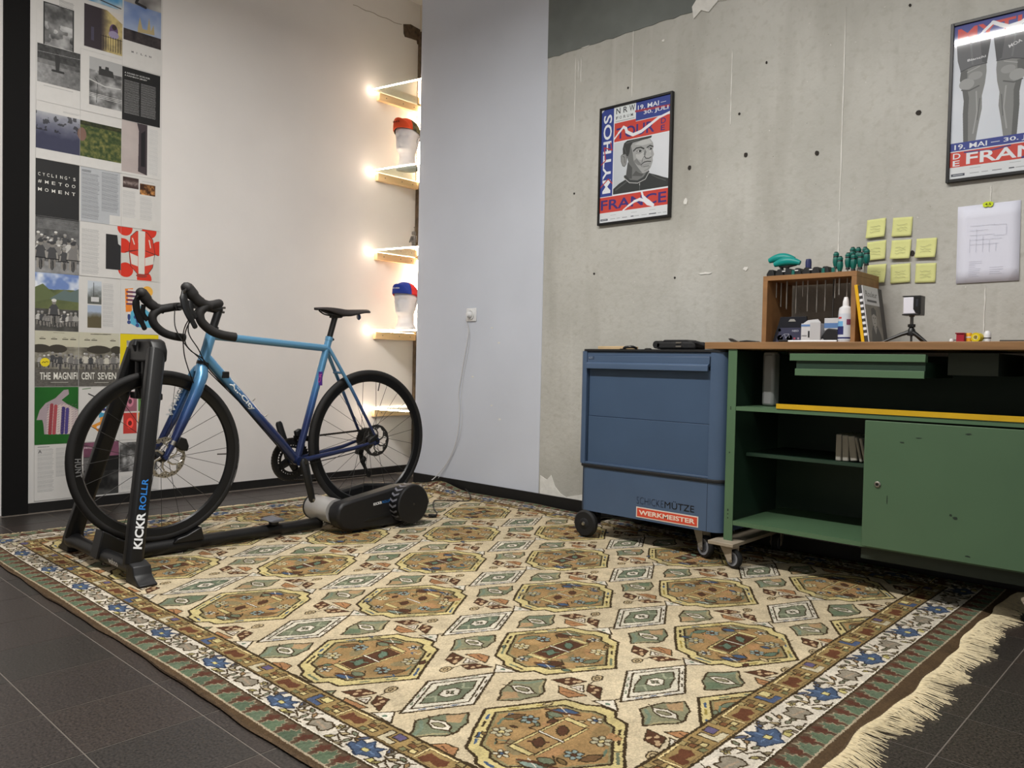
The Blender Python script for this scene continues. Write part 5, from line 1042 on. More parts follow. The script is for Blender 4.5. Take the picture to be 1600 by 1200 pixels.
# ------------------------------------------------------------------ sticky notes, sheet, socket
M_NOTE = mat('pale_yellow_sticky_paper', (214, 216, 146), .8, noise=.03, nscale=20); M_PEN = mat('grey_pencil', (150, 152, 120), .8)
NT = [(-1.149, 1.399, .7, 'topmost left of the notes', 0), (-1.046, 1.395, .35, 'topmost of the middle column', 1), (-1.146, 1.307, .45, 'second down in the left column', 2), (-1.048, 1.304, .9, 'in the very middle, bottom edge curled', 3), (-.954, 1.302, .8, 'upper one of the right column', 4), (-1.142, 1.211, .8, 'lowest left, partly behind the screwdrivers', 5), (-1.047, 1.207, .3, 'lowest of the middle column', 6), (-.953, 1.203, .2, 'lowest of the right column', 7)]
for x, z, curl, lb, k in NT:
    r = random.Random(k); b = MB(); n = 8; vs = []; a = r.uniform(-.05, .05); sh = r.uniform(-.0, .06)*(1 if k in (0, 2, 4, 5) else 0)
    for i in range(n+1):
        for j in range(n+1):
            u, v = i/n-.5, j/n-.5; q = .5-v; yy_ = YW-.0025-.016*curl*q**2.2-(.006*curl*(max(0, u+.1))**1.5 if k in (0, 4, 5) else 0)
            px, pz = .075*(u+sh*(.5+v)), .077*v; vs.append((x+px*math.cos(a)-pz*math.sin(a), yy_, z+px*math.sin(a)+pz*math.cos(a)))
    b.add(vs, [(i*(n+1)+j, (i+1)*(n+1)+j, (i+1)*(n+1)+j+1, i*(n+1)+j+1) for i in range(n) for j in range(n)])
    o = b.build('sticky_note', M_NOTE, None, smooth=True, loc=(x, YW, z-.038)); md = o.modifiers.new('paper', 'SOLIDIFY'); md.thickness = .0004
    tag(o, 'pale yellow sticky note on concrete wall, '+lb, 'note', 'yellow sticky notes on the concrete wall')
    w_ = MB(); 
    for q in range(3):
        pts = [V(x-.02+.04*t/5, YW-.0045-.016*curl*(.5-(.008-q*.012)/.077)**2.2-.002, z+.008-q*.012+r.uniform(-.004, .004)) for t in range(6)]
        for t in range(5): w_.add([pts[t], pts[t+1], pts[t+1]+V(0, 0, .0011), pts[t]+V(0, 0, .0011)], [(0, 1, 2, 3)])
    w_.build('handwriting', M_PEN, o)['kind'] = 'stuff'
sh = MB(); vs = []
for i in range(7):
    for j in range(7):
        u, v = i/6, j/6; vs.append((-.8455+.2095*u+.003*(1-v), YW-.0025-.003*(1-v)**2, .624+.812*0+.530+.297*v+.002*u))
so = MB().add(vs, [(i*7+j, (i+1)*7+j, (i+1)*7+j+1, i*7+j+1) for i in range(6) for j in range(6)]).build('paper_sheet', mat('white_office_paper', (222, 224, 238), .7), None, smooth=True, loc=(-.74, YW, 1.154))
so.modifiers.new('paper', 'SOLIDIFY').thickness = .0006
tag(so, 'white paper sheet with faint print taped to the concrete wall below the legs poster', 'sheet')
M_FNT = mat('faint_print_ink', (192, 194, 208), .8); w_ = MB(); r = random.Random(2)
def stroke(x0, z0, x1, z1, t=.001):
    y = YW-.0062; w_.add([(x0, y, z0), (x1, y, z1), (x1, y, z1+t) if x0 != x1 else (x1+t, y, z1), (x0, y, z0+t) if x0 != x1 else (x0+t, y, z0)], [(0, 1, 2, 3)])
for q in range(9): stroke(-.80, 1.235-.007*q, -.80+r.uniform(.02, .045), 1.235-.007*q)
for q in range(4): stroke(-.73, 1.21-.008*q, -.73+r.uniform(.03, .055), 1.21-.008*q)
for q in range(5): stroke(-.80+.022*q, 1.27, -.80+.022*q, 1.27+r.uniform(.03, .09)); stroke(-.80, 1.30+.018*q, -.80+r.uniform(.06, .11), 1.30+.018*q)
stroke(-.72, 1.33, -.68, 1.33); stroke(-.72, 1.37, -.68, 1.37); stroke(-.68, 1.33, -.68, 1.37)
w_.build('faint_print', M_FNT, so)['kind'] = 'stuff'
tp = MB().prism([(-.759, 1.443), (-.752, 1.439), (-.742, 1.441), (-.733, 1.438), (-.726, 1.443), (-.724, 1.455), (-.735, 1.459), (-.75, 1.459), (-.76, 1.454)], 1, YW-.0075, YW-.006).build('tape_tab', mat('neon_yellow_tape', (206, 224, 30), .6), so)
text3d('tape_writing', '4.5', V(-.752, YW-.0077, 1.445), (1, 0, 0), (0, 0, 1), .009, mat('dark_marker', (60, 66, 20), .8), so, w=.02)
sk = thing('wall_socket', (-3.534, YW-.003, 1.06), 'white wall socket with white plug on the pale corner wall', 'socket'); M_SK = mat('white_socket_plastic', (224, 225, 226), .35)
MB().box((-3.578, YW-.012, 1.062), (-3.492, YW-.003, 1.144)).build('socket_plate', M_SK, sk, bevel=.004)
MB().lathe([(.030, 0), (.030, .009), (.024, .010), (.023, .004), (.001, .004)], V(-3.535, YW-.012, 1.104), (0, -1, 0), 28).build('socket_ring', M_SK, sk, smooth=True)
cp = thing('power_cable', (-3.55, YW-.02, .30), 'thin white power cable hanging from the wall socket down to the rug corner', 'cable'); M_WC = mat('white_cable', (206, 207, 209), .5)
MB().lathe([(.001, 0), (.019, .001), (.020, .020), (.012, .034), (.007, .036), (.001, .036)], V(-3.535, YW-.012, 1.104), (0, -1, 0), 20).build('plug', M_SK, cp, smooth=True)
MB().tube(smooth_path([V(-3.535, YW-.042, 1.10), V(-3.545, YW-.045, 1.07), V(-3.549, YW-.02, 1.03), V(-3.558, YW-.012, .972), V(-3.584, YW-.012, .853), V(-3.615, YW-.012, .712), V(-3.634, YW-.012, .61), V(-3.622, YW-.012, .51), V(-3.629, YW-.013, .388), V(-3.663, YW-.016, .264), V(-3.73, YW-.02, .155), V(-3.805, YW-.03, .075), V(-3.83, YW-.05, .045)], 5), .0028, 8).build('cord', M_WC, cp, smooth=True)
MB().tube(smooth_path([V(-3.549, YW-.018, 1.03), V(-3.545, YW-.010, .97), V(-3.565, YW-.010, .85), V(-3.60, YW-.010, .70), V(-3.612, YW-.010, .56), V(-3.60, YW-.010, .46), V(-3.62, YW-.011, .34), V(-3.68, YW-.014, .22), V(-3.75, YW-.02, .12), V(-3.79, YW-.03, .06)], 5), .0016, 6).build('thin_wire', M_WC, cp, smooth=True)

# ------------------------------------------------------------------ lit glass shelves in the niche
M_GLASS = mat('clear_shelf_glass', (225, 240, 235), .02, trans=1, ior=1.46)
M_LED = mat('warm_white_led', (255, 244, 228), .5, emit=(255, 230, 204), es=34)
M_LEDW = mat('led_strip_light', (255, 244, 228), .5, emit=(255, 224, 190), es=60)
M_PINE = mat('pale_pine_batten', (224, 194, 150), .6, noise=.10, nscale=14, stretch=(1, .15, 3), bump=.05)
SZ = [2.676, 2.122, 1.572, 1.020, .476]
ordn = ['topmost', 'second from the top', 'middle', 'fourth from the top, holding the head with blue cap', 'lowest, seen through the rear wheel']
ordn[1] = 'second from the top, holding the head with orange cap'; ordn[2] = 'middle one, holding the small metal robot'
ordb = ['topmost of the five battens', 'below the orange-capped head', 'below the metal robot', 'below the blue-capped head', 'seen through the rear wheel']
for k, z in enumerate(SZ):
    sh_ = thing('glass_shelf', (-4.28, 3.56, z), 'lit glass shelf in the niche, '+ordn[k], 'shelf', 'glass shelves in the lit niche')
    poly = [(XW+.002, 3.352), (-4.066, 3.438), (-4.066, 3.775), (XW+.002, 3.775)]
    MB().prism(poly, 2, z-.008, z).build('glass_pane', M_GLASS, sh_)
    a, b_ = V(XW+.002, 3.349, z-.004), V(-4.060, 3.434, z-.004)
    MB().tube([a, b_], .0048, 6).build('glowing_front_edge', M_LED, sh_)
    MB().box((XW+.001, 3.35, z-.010), (XW+.006, 3.775, z-.003)).build('glowing_side_edge', M_LED, sh_)
    bt = thing('shelf_batten', (XW, 3.6, z-.05), 'pine batten under the glass shelf, '+ordb[k], 'batten', 'pine battens under the glass shelves')
    MB().box((XW, 3.410, z-.062), (XW+.034, 3.772, z-.011)).build('batten_strip', M_PINE, bt, bevel=.0015)
    for yy_ in (3.47, 3.62, 3.72): MB().lathe([(.0001, 0), (.0035, .0004), (.004, 0)], V(XW+.034, yy_, z-.036), (1, 0, 0), 8).build('screw_head', M_DSTEEL, bt)
lp = thing('led_strip', (-4.48, 3.785, 1.03), 'vertical warm white light strip in the niche corner between the upper shelves', 'light strip')
MB().box((-4.500, 3.775, 2.115), (-4.462, 3.787, 2.655)).build('light_bar', M_LEDW, lp); MB().box((-4.500, 3.775, 1.03), (-4.462, 3.787, 1.545)).build('light_bar', M_LEDW, lp)

# ------------------------------------------------------------------ display heads with caps
M_HEAD = mat('white_display_head', (208, 208, 212), .6, noise=.03, nscale=30)
def head(x, y, z0, H, label, cap, yaw=0, scale=1):
    t = thing('mannequin_head', (x, y, z0), label, 'mannequin head', None)
    # stacked horizontal sections: height, half width, front reach, back reach
    S = [(0, .070, .066, .070), (.018, .070, .064, .070), (.030, .062, .056, .064), (.045, .054, .050, .058), (.075, .050, .048, .056), (.096, .052, .056, .058), (.104, .055, .074, .060), (.113, .058, .088, .064), (.132, .064, .090, .072), (.16, .069, .085, .084), (.185, .070, .083, .094), (.21, .073, .086, .099), (.235, .0745, .085, .101), (.258, .071, .076, .097), (.275, .060, .060, .082), (.287, .042, .040, .058), (.294, .018, .016, .025), (.296, .001, .001, .001)]
    nz, na = 60, 40; k = H/.296; zs = np.linspace(0, .296, nz); A = np.array(S); vs = []
    cy, sy = 1, 0
    for z in zs:
        w_ = np.interp(z, A[:, 0], A[:, 1]); f = np.interp(z, A[:, 0], A[:, 2]); b = np.interp(z, A[:, 0], A[:, 3])
        for q in range(na):
            a = 2*PI*q/na; X = w_*math.sin(a); Y = -(f if math.cos(a) > 0 else b)*math.cos(a)*(1-.08*abs(math.sin(2*a)))
            fr = max(0, math.cos(a))**2
            g = lambda c, s_: math.exp(-((z-c)/s_)**2)
            nose = math.exp(-((X)/.011)**2)*(max(0, 1-abs(z-.163)/.026) if z < .163 else max(0, 1-(z-.163)/.034))*.032
            eye = -.017*(math.exp(-((abs(X)-.030)/.015)**2))*g(.197, .010)+.004*math.exp(-((abs(X)-.030)/.009)**2)*g(.195, .006)
            brow = .004*math.exp(-((abs(X)-.028)/.02)**2)*g(.215, .008); mouth = (.008*g(.142, .005)+.007*g(.133, .0045)-.007*g(.1375, .0022)-.005*g(.125, .005))*math.exp(-(X/.021)**2)
            chin = .005*g(.114, .008)*math.exp(-(X/.02)**2); chk = -.004*math.exp(-((abs(X)-.045)/.012)**2)*g(.145, .02)
            Y -= fr*(nose+eye+brow+mouth+chin+chk)
            vs.append(V(x+k*(X*cy-Y*sy), y+k*(X*sy+Y*cy), z0+k*z))
    fs = [(i*na+q, i*na+(q+1) % na, (i+1)*na+(q+1) % na, (i+1)*na+q) for i in range(nz-1) for q in range(na)]+[tuple(range(na))[::-1]]
    MB().add(vs, fs).build('head', M_HEAD, t, smooth=True, ang=3)
    for s in (-1, 1):
        c = V(x+k*s*.073, y+k*.008, z0+k*.178); MB().tube([c+V(0, .004, -.020)*k, c+V(s*.004, -.004, -.008)*k, c+V(s*.010, .002, .012)*k, c+V(s*.006, .010, .022)*k], [.005*k, .009*k, .011*k, .006*k], 10, flat=.55).build('ear', M_HEAD, t, smooth=True)
    c_ = cap(x, y, z0, k); c_.rotation_euler.z = t.rotation_euler.z = yaw
    return t
def make_cap(label, m_front, m_side, m_back, m_brim, txt, tcol, tilt, side_txt=None):
    def f(x, y, z0, k):
        c = thing('cycling_cap', (x, y, z0+.235*k), label, 'cap', 'cycling caps on the display heads')
        cz = z0+.232*k; n, m_ = 12, 36; pan = {0: [], 1: [], 2: []}
        def P(i, q):
            ph = PI/2*i/n; a = 2*PI*q/m_; w_, f_, b = .083*k, .096*k, .110*k; h = .082*k
            X = w_*math.cos(ph)**.8*math.sin(a) if i < n else 0; r = (f_ if math.cos(a) > 0 else b)*(math.cos(ph)**.8 if i < n else 0); Y = -r*math.cos(a)
            return V(x+X, y+Y, cz+h*math.sin(ph)+tilt*(-Y)*1.0-.012*k*(1-math.cos(a))*(1-i/n))
        for nm, m, rg in (('front_panel', m_front, [q % m_ for q in range(-6, 6)]), ('side_panel', m_side, [q for q in range(6, 15)]), ('side_panel', m_side, [q for q in range(21, 30)]), ('back_panel', m_back, [q for q in range(15, 21)])):
            b = MB()
            for q in rg:
                for i in range(n): b.add([P(i, q), P(i, q+1), P(i+1, q+1), P(i+1, q)], [(0, 1, 2, 3)])
            o = b.build(nm, m, c, smooth=False); bm = bmesh.new(); bm.from_mesh(o.data); bmesh.ops.remove_doubles(bm, verts=bm.verts, dist=1e-5); bmesh.ops.recalc_face_normals(bm, faces=bm.faces); bm.to_mesh(o.data); bm.free()
            for p in o.data.polygons: p.use_smooth = True
            o.modifiers.new('cloth', 'SOLIDIFY').thickness = .002
        b = MB(); vs = []; nr, nc = 6, 16
        for i in range(nr+1):
            for j in range(nc+1):
                a = -1.02+2.04*j/nc; u = i/nr; hgt = .060*k*max(0, math.cos(a*1.5))**.55*u; X = .083*k*math.sin(a)*(1-.10*u); Y = -.099*k*math.cos(a)-.004*k-.012*k*math.sin(u*PI*.5)*math.cos(a)
                vs.append(V(x+X, y+Y, cz+tilt*(.096*k)*math.cos(a)+hgt-.004*k))
        o = b.add(vs, [(i*(nc+1)+j, (i+1)*(nc+1)+j, (i+1)*(nc+1)+j+1, i*(nc+1)+j+1) for i in range(nr) for j in range(nc)]).build('brim', m_brim, c, smooth=True); o.modifiers.new('stiff', 'SOLIDIFY').thickness = .003
        if txt: text3d('brim_lettering', txt, V(x-.030*k, y-.1195*k, cz+tilt*.096*k+.024*k), (1, 0, 0), (0, -.12, 1), .011, tcol, c, w=.055, lift=.002)
        if side_txt: text3d('panel_lettering', side_txt, P(2, 10)+V(.004, -.012, -.006), (.30, .95, 0), (-.25, 0, 1), .032, m_white_cap, c, w=.05, bold=.05, lift=.004)
        return c
    return f
M_ORC = mat('orange_red_cap_cloth', (206, 74, 36), .85); M_CAMO = mat('olive_camouflage_cloth', (84, 80, 56), .9, noise=.7, nscale=38, detail=1); M_BLC = mat('blue_cap_cloth', (32, 58, 150), .85); M_RDC = mat('red_cap_cloth', (200, 44, 44), .85); m_white_cap = mat('white_cap_print', (226, 226, 228), .8)
head(-4.275, 3.50, 2.1225, .318, 'white display head in an orange and camouflage cap on the second lit shelf', make_cap('cycling cap with orange-red upturned brim and camouflage sides, on upper head', M_ORC, M_CAMO, M_CAMO, M_ORC, 'ass', mat('dark_cap_ink', (90, 30, 20), .8), .10), .30)
bpy.data.objects['brim_lettering']['label'] = 'dark script on brim'
head(-4.262, 3.50, 1.0205, .310, 'white display head in a blue and red cap on the shelf level with the saddle', make_cap('cycling cap with blue upturned brim and red and white sides, on lower head', M_BLC, M_RDC, M_RDC, M_BLC, 'sch mütze', m_white_cap, .06, 'IH'), .35)
# small metal robot figure
rb = thing('robot_figure', (-4.19, 3.50, 1.5725), 'small silver toy robot figure on the middle glass shelf', 'figurine'); M_TOY = mat('silver_toy_metal', (138, 134, 130), .3, .9)
rx, ry, rz = -4.19, 3.50, 1.5725
for s in (-1, 1):
    MB().box((rx+s*.011-.008, ry-.012, rz), (rx+s*.011+.008, ry+.012, rz+.010)).build('foot', M_TOY, rb, bevel=.002); MB().tube([V(rx+s*.010, ry, rz+.008), V(rx+s*.010, ry, rz+.045)], .0065, 10).build('leg', M_TOY, rb, smooth=True)
    MB().tube([V(rx+s*.022, ry, rz+.084), V(rx+s*.029, ry-.004, rz+.064), V(rx+s*.028, ry-.012, rz+.045)], [.0055, .005, .0045], 8).build('arm', M_TOY, rb, smooth=True)
MB().box((rx-.019, ry-.011, rz+.045), (rx+.019, ry+.011, rz+.090)).build('torso', M_TOY, rb, bevel=.004); MB().box((rx-.012, ry-.011, rz+.093), (rx+.012, ry+.011, rz+.118)).build('robot_head', M_TOY, rb, bevel=.004)
MB().box((rx-.012, ry-.0125, rz+.056), (rx+.012, ry-.010, rz+.078)).build('chest_plate', M_DSTEEL, rb, bevel=.001); MB().tube([V(rx+.003, ry, rz+.118), V(rx+.005, ry, rz+.142)], .0015, 6).build('antenna', M_TOY, rb); MB().lathe([(.0001, -.005), (.005, 0), (.0001, .005)], V(rx+.005, ry, rz+.145), (0, 0, 1), 10).build('antenna_ball', M_TOY, rb)

# ------------------------------------------------------------------ blue tool cabinet
M_BL = mat('blue_enamel_steel', (70, 89, 115), .42, noise=.05, nscale=5, bump=.02, bscale=80, coat=.15); M_BL2 = mat('blue_enamel_shutter', (62, 82, 108), .5, noise=.06, nscale=4)
M_RUB = mat('black_rubber_trim', (22, 23, 26), .6); M_WHEEL = mat('black_rubber_wheel', (20, 20, 21), .7)
cb = thing('tool_cabinet', (-1.91, 3.17, .012), 'blue steel workshop cabinet on wheels with shutter front and orange sticker', 'cabinet')
X0, X1, Y0, Y1, Z0, Z1 = -2.279, -1.540, 2.923, 3.405, .135, .8745
def rounded(x0, x1, y0, y1, r, n=6):
    p = []
    for cx, cy, a0 in ((x1-r, y0+r, -PI/2), (x1-r, y1-r, 0), (x0+r, y1-r, PI/2), (x0+r, y0+r, PI)):
        for k in range(n+1): a = a0+PI/2*k/n; p.append((cx+r*math.cos(a), cy+r*math.sin(a)))
    return p
MB().prism(rounded(X0+.006, X1-.006, Y0+.030, Y1, .04), 2, Z0+.01, Z1-.002).build('inner_box', M_BL, cb, smooth=True)
for s, a, b in ((-1, X0, X0+.036), (1, X1-.068, X1)):
    r = .034 if s < 0 else .055
    if s > 0: poly = [(a, Y0+.045), (a, Y0)]+[(b-r+r*math.cos(t), Y0+r+r*math.sin(t)) for t in np.linspace(-PI/2, 0, 9)]+[(b, Y0+.10), (b-.01, Y0+.10)]
    else: poly = [(b, Y0+.045), (b, Y0)]+[(a+r*.6-r*.6*math.cos(t), Y0+r*.6+r*.6*math.sin(t)*-1) for t in np.linspace(PI/2, 0, 7)]+[(a, Y0+.10), (a+.01, Y0+.10)]
    MB().prism(poly, 2, .352, Z1-.002).build('corner_post', M_BL, cb, smooth=True)
MB().box((X0+.036, Y0+.004, Z1-.022), (X1-.068, Y0+.03, Z1-.004)).build('top_rail', M_BL, cb, bevel=.002)
dr = MB().box((X0+.040, Y0-.002, .822), (X1-.073, Y0+.03, .853)).build('drawer', M_BL, cb, bevel=.002)
MB().prism([(Y0-.013, .793), (Y0-.013, .816), (Y0-.004, .823), (Y0+.02, .823), (Y0+.02, .816), (Y0-.004, .812), (Y0-.004, .793)], 0, X0+.040, X1-.075).build('drawer_lip', M_BL, dr, bevel=.001)
M_BADGE = mat('pale_maker_badge', (150, 166, 186), .4, .3); bd = MB().box((X0+.045, Y0-.0035, .836), (X0+.078, Y0-.002, .849)).build('badge', mat('dark_badge_field', (70, 84, 108), .4, .2), dr)
text3d('badge_lettering', 'GT', V(X0+.050, Y0-.0038, .8385), (1, 0, 0), (0, 0, 1), .008, M_BADGE, bd, w=.022)
MB().box((X0+.042, Y0+.016, .575), (X1-.071, Y0+.03, .796)).build('upper_shutter', M_BL2, cb, bevel=.001); MB().box((X0+.044, Y0+.012, .356), (X1-.073, Y0+.03, .5735)).build('lower_shutter', M_BL2, cb, bevel=.0012)
MB().box((X0+.036, Y0+.002, .3525), (X1-.068, Y0+.03, .361)).build('shutter_sill', M_BL, cb, bevel=.001)
MB().prism(rounded(X0-.004, X1+.003, Y0-.006, Y1, .05), 2, .338, .3520).build('rubber_band', M_RUB, cb, smooth=True, bevel=.003)
MB().prism(rounded(X0+.001, X1-.001, Y0, Y1, .05), 2, Z0, .3385).build('base_pan', M_BL, cb, smooth=True)
for x in (X0+.030, X1-.068): MB().box((x-.0008, Y0-.0006, Z0+.002), (x+.0008, Y0+.002, .337)).build('pan_seam', mat('seam_shadow_gap', (30, 38, 52), .8), cb)
MB().prism(rounded(X0-.002, X1-.002, Y0-.003, Y1, .045), 2, Z1-.002, Z1+.008).build('top_mat', M_RUB, cb, smooth=True)
M_STK = mat('orange_red_sticker', (206, 74, 50), .5); stk = MB().box((-1.951, Y0-.0016, .137+.008), (-1.645, Y0-.0003, .183+.008)).build('sticker_border', mat('cream_sticker_edge', (214, 206, 196), .5), cb)
MB().box((-1.946, Y0-.0022, .1495), (-1.650, Y0-.0016, .1865)).build('sticker', M_STK, stk); text3d('sticker_lettering', 'WERKMEISTER', V(-1.936, Y0-.0024, .158), (1, 0, 0), (0, 0, 1), .0205, mat('cream_sticker_letters', (232, 212, 196), .5), stk, w=.276, bold=.03)
text3d('cabinet_lettering', 'SCHICKE', V(-1.950, Y0-.0008, .205), (1, 0, 0), (0, 0, 1), .030, mat('dark_blue_outline_letters', (36, 46, 66), .5), cb, w=.136, bold=-.02)
text3d('cabinet_lettering', 'MÜTZE', V(-1.808, Y0-.0008, .205), (1, 0, 0), (0, 0, 1), .034, mat('black_cabinet_letters', (14, 16, 20), .5), cb, w=.142, bold=.0)
def plain_wheel(x, y, r, par, ax=(0, 1, 0), w_=.032):
    o = MB().lathe([(.012, -w_/2), (r-.008, -w_/2), (r, -w_/2+.008), (r, w_/2-.008), (r-.008, w_/2), (.012, w_/2)], V(x, y, .0125+r), ax, 32).build('wheel', M_WHEEL, par, smooth=True)
    a = Vector(ax); s = -1 if a.y > 0 else 1
    MB().lathe([(.022, s*(w_/2+.003)), (.028, s*(w_/2-.001)), (.022, s*(w_/2-.004))], V(x, y, .0125+r), ax, 20).build('hub_ring', M_RUB, o, smooth=True)
    MB().lathe([(.0001, s*(w_/2+.010)), (.007, s*(w_/2+.009)), (.010, s*(w_/2+.002)), (.010, s*(w_/2-.004))], V(x, y, .0125+r), ax, 14).build('axle_cap', M_STEEL, o, smooth=True); return o
plain_wheel(-2.228, 2.925, .062, cb); plain_wheel(-2.228, 3.36, .062, cb)
MB().tube([V(-2.228, 2.94, .075), V(-2.228, 3.35, .075)], .008, 10).build('axle', M_DSTEEL, cb); MB().box((-2.245, 2.96, .072), (-2.19, 2.99, .137)).build('axle_bracket', M_RUB, cb, bevel=.002); MB().tube([V(-2.20, 2.96, .105), V(-1.99, 2.96, .128)], .005, 8).build('brake_rod', M_RUB, cb)
M_ZINC = mat('dull_zinc_caster', (142, 136, 126), .5, .5)
def caster(x, y, par, r=.042, turn=0, ztop=.135, m=M_ZINC):
    q = Matrix.Rotation(turn, 3, 'Z'); P = lambda a, b, c: V(x, y, 0)+q @ V(a, b, c)
    off = -.022; f = MB()
    for s in (-1, 1):
        vs = [P(s*.021+d, yy, zz) for d in (-.0015, .0015) for yy, zz in ((-.026, ztop-.008), (.030, ztop-.008), (.012+off, .0125+r-.012), (-.006+off, .0125+r-.012))]
        f.add(vs, [(0, 1, 2, 3), (4, 5, 6, 7), (0, 1, 5, 4), (1, 2, 6, 5), (2, 3, 7, 6), (3, 0, 4, 7)])
    f.add([P(a, b, c) for a in (-.0225, .0225) for b in (-.028, .030) for c in (ztop-.010, ztop)], [(0, 1, 3, 2), (4, 6, 7, 5), (0, 4, 5, 1), (2, 3, 7, 6), (0, 2, 6, 4), (1, 5, 7, 3)])
    fo = f.build('caster_fork', m, par)
    ax = q @ V(1, 0, 0); c = P(0, off, .0125+r); w_ = .026
    o = MB().lathe([(.008, -w_/2), (r-.010, -w_/2), (r-.004, -w_/2+.002), (r, -w_/2+.008), (r, w_/2-.008), (r-.004, w_/2-.002), (r-.010, w_/2), (.008, w_/2)], c, ax, 28).build('caster_wheel', M_WHEEL, fo, smooth=True)
    for s in (-1, 1): MB().lathe([(r*.50, s*w_/2), (r*.72, s*(w_/2+.0015)), (r*.74, s*w_/2)], c, ax, 24).build('wheel_disc', mat('grey_caster_disc', (120, 122, 128), .5), fo, smooth=True); MB().lathe([(.0001, s*.026), (.006, s*.0255), (.007, s*.022)], c, ax, 10).build('caster_bolt', m, fo)
    return fo
caster(-1.66, 2.985, cb, .047, 1.2); caster(-1.66, 3.33, cb, .045, .2)

# ------------------------------------------------------------------ green workbench
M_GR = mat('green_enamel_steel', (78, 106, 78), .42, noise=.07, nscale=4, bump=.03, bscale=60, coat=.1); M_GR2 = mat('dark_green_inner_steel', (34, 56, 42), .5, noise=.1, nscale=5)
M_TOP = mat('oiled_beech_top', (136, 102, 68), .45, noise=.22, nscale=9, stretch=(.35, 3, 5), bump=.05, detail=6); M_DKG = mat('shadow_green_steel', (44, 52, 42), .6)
wbn = thing('workbench', (-.97, 3.15, .012), 'long green steel workbench with wooden top, sliding door and castors', 'workbench')
ZT0, ZT1 = .8845, .9125; BXR = -.432
MB().box((-1.634, 2.916, ZT0), (-.10, 3.42, ZT1)).build('wooden_top', M_TOP, wbn, bevel=.002)
LX = -1.530
for x0, x1, y0, y1 in ((LX, LX+.037, 2.923, 2.926), (LX, LX+.003, 2.923, 2.975), (LX, LX+.037, 3.40, 3.403), (LX, LX+.003, 3.36, 3.403), (BXR-.037, BXR, 2.923, 2.926), (BXR-.003, BXR, 2.923, 2.975), (BXR-.037, BXR, 3.40, 3.403), (BXR-.003, BXR, 3.36, 3.403)):
    pass
for (xa, sx) in ((LX, 1), (BXR, -1)):
    for (ya, sy) in ((2.923, 1), (3.403, -1)):
        poly = [(xa, ya), (xa+sx*.037, ya), (xa+sx*.037, ya+sy*.004), (xa+sx*.004, ya+sy*.004), (xa+sx*.004, ya+sy*.045), (xa, ya+sy*.045)]
        MB().prism(poly, 2, .115, ZT0).build('corner_post', M_GR, wbn)
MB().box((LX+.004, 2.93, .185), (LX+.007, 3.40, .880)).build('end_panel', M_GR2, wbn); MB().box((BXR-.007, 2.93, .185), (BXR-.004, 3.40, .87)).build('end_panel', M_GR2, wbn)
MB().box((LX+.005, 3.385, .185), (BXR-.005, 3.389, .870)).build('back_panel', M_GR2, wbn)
def tray(nm, x0, x1, y0, y1, zt, lip, m):
    b = MB(); b.prism([(y0, zt-lip), (y0, zt), (y1, zt), (y1, zt-.003), (y0+.003, zt-.003), (y0+.003, zt-lip)], 0, x0, x1); return b.build(nm, m, wbn)
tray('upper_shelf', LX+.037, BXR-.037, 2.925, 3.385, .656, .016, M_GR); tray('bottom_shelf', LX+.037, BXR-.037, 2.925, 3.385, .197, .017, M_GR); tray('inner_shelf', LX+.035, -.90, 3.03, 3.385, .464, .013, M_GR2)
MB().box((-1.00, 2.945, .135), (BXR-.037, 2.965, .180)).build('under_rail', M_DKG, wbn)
dp = MB().box((-.987, 2.905, .188), (-.470+.03, 2.921, .634)).build('sliding_door', mat('green_enamel_door', (74, 100, 74), .45, noise=.06, nscale=2.5, coat=.1), wbn, bevel=.0015)
MB().lathe([(.011, 0), (.011, .003), (.008, .006), (.0055, .006), (.0050, .002), (.0001, .002)], V(-.938, 2.905, .412), (0, -1, 0), 18).build('door_lock', M_STEEL, dp, smooth=True)
MB().lathe([(.0001, 0), (.0055, .0005), (.0055, 0)], V(-.938, 2.9025, .412), (0, -1, 0), 12).build('lock_recess', M_BLK, dp)
M_SCR = mat('dark_scratch', (30, 44, 34), .7)
for x, z, w_, h_ in ((-.905, .362, .002, .024), (-.862, .566, .011, .003), (-.690, .330, .012, .006), (-.705, .338, .005, .006), (-.81, .585, .012, .002), (-.66, .61, .012, .004), (-.65, .21, .010, .003)): MB().prism(rough_poly(x, z, w_, h_, 7, .5, int(z*1000)), 1, 2.9040, 2.9050).build('paint_chip', M_SCR, dp)
for z in (.652, .645, .47, .236, .222, .206, .24): MB().lathe([(.0001, 0), (.0028, .0003), (.003, 0)], V(LX+.016, 2.923, z), (0, -1, 0), 8).build('rivet', M_SCR, wbn)
# drawer under the top
dw = MB().box((-1.278, 2.925, .842), (-.803, 2.955, .869)).build('drawer_runner', M_GR, wbn, bevel=.001)
MB().box((-1.255, 2.935, .812), (-.805, 3.30, .842)).build('drawer', M_GR2, dw); MB().prism([(2.924, .786), (2.924, .812), (2.934, .812), (2.934, .786)], 0, -1.256, -.805).build('drawer_front', M_GR, dw, bevel=.001); MB().box((-1.250, 2.94, .788), (-.810, 3.30, .812)).build('drawer_box', M_GR2, dw)
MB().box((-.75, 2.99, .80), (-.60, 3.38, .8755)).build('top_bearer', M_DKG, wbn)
M_ANG = mat('pale_caster_beam', (158, 146, 128), .55, .1, noise=.1)
for x, yb0 in ((LX+.012, 2.868), (BXR-.004, 2.905)):
    MB().box((x-.052, yb0, .101), (x+.058, 3.46-.05, .1155)).build('caster_beam', M_ANG, wbn, bevel=.002)
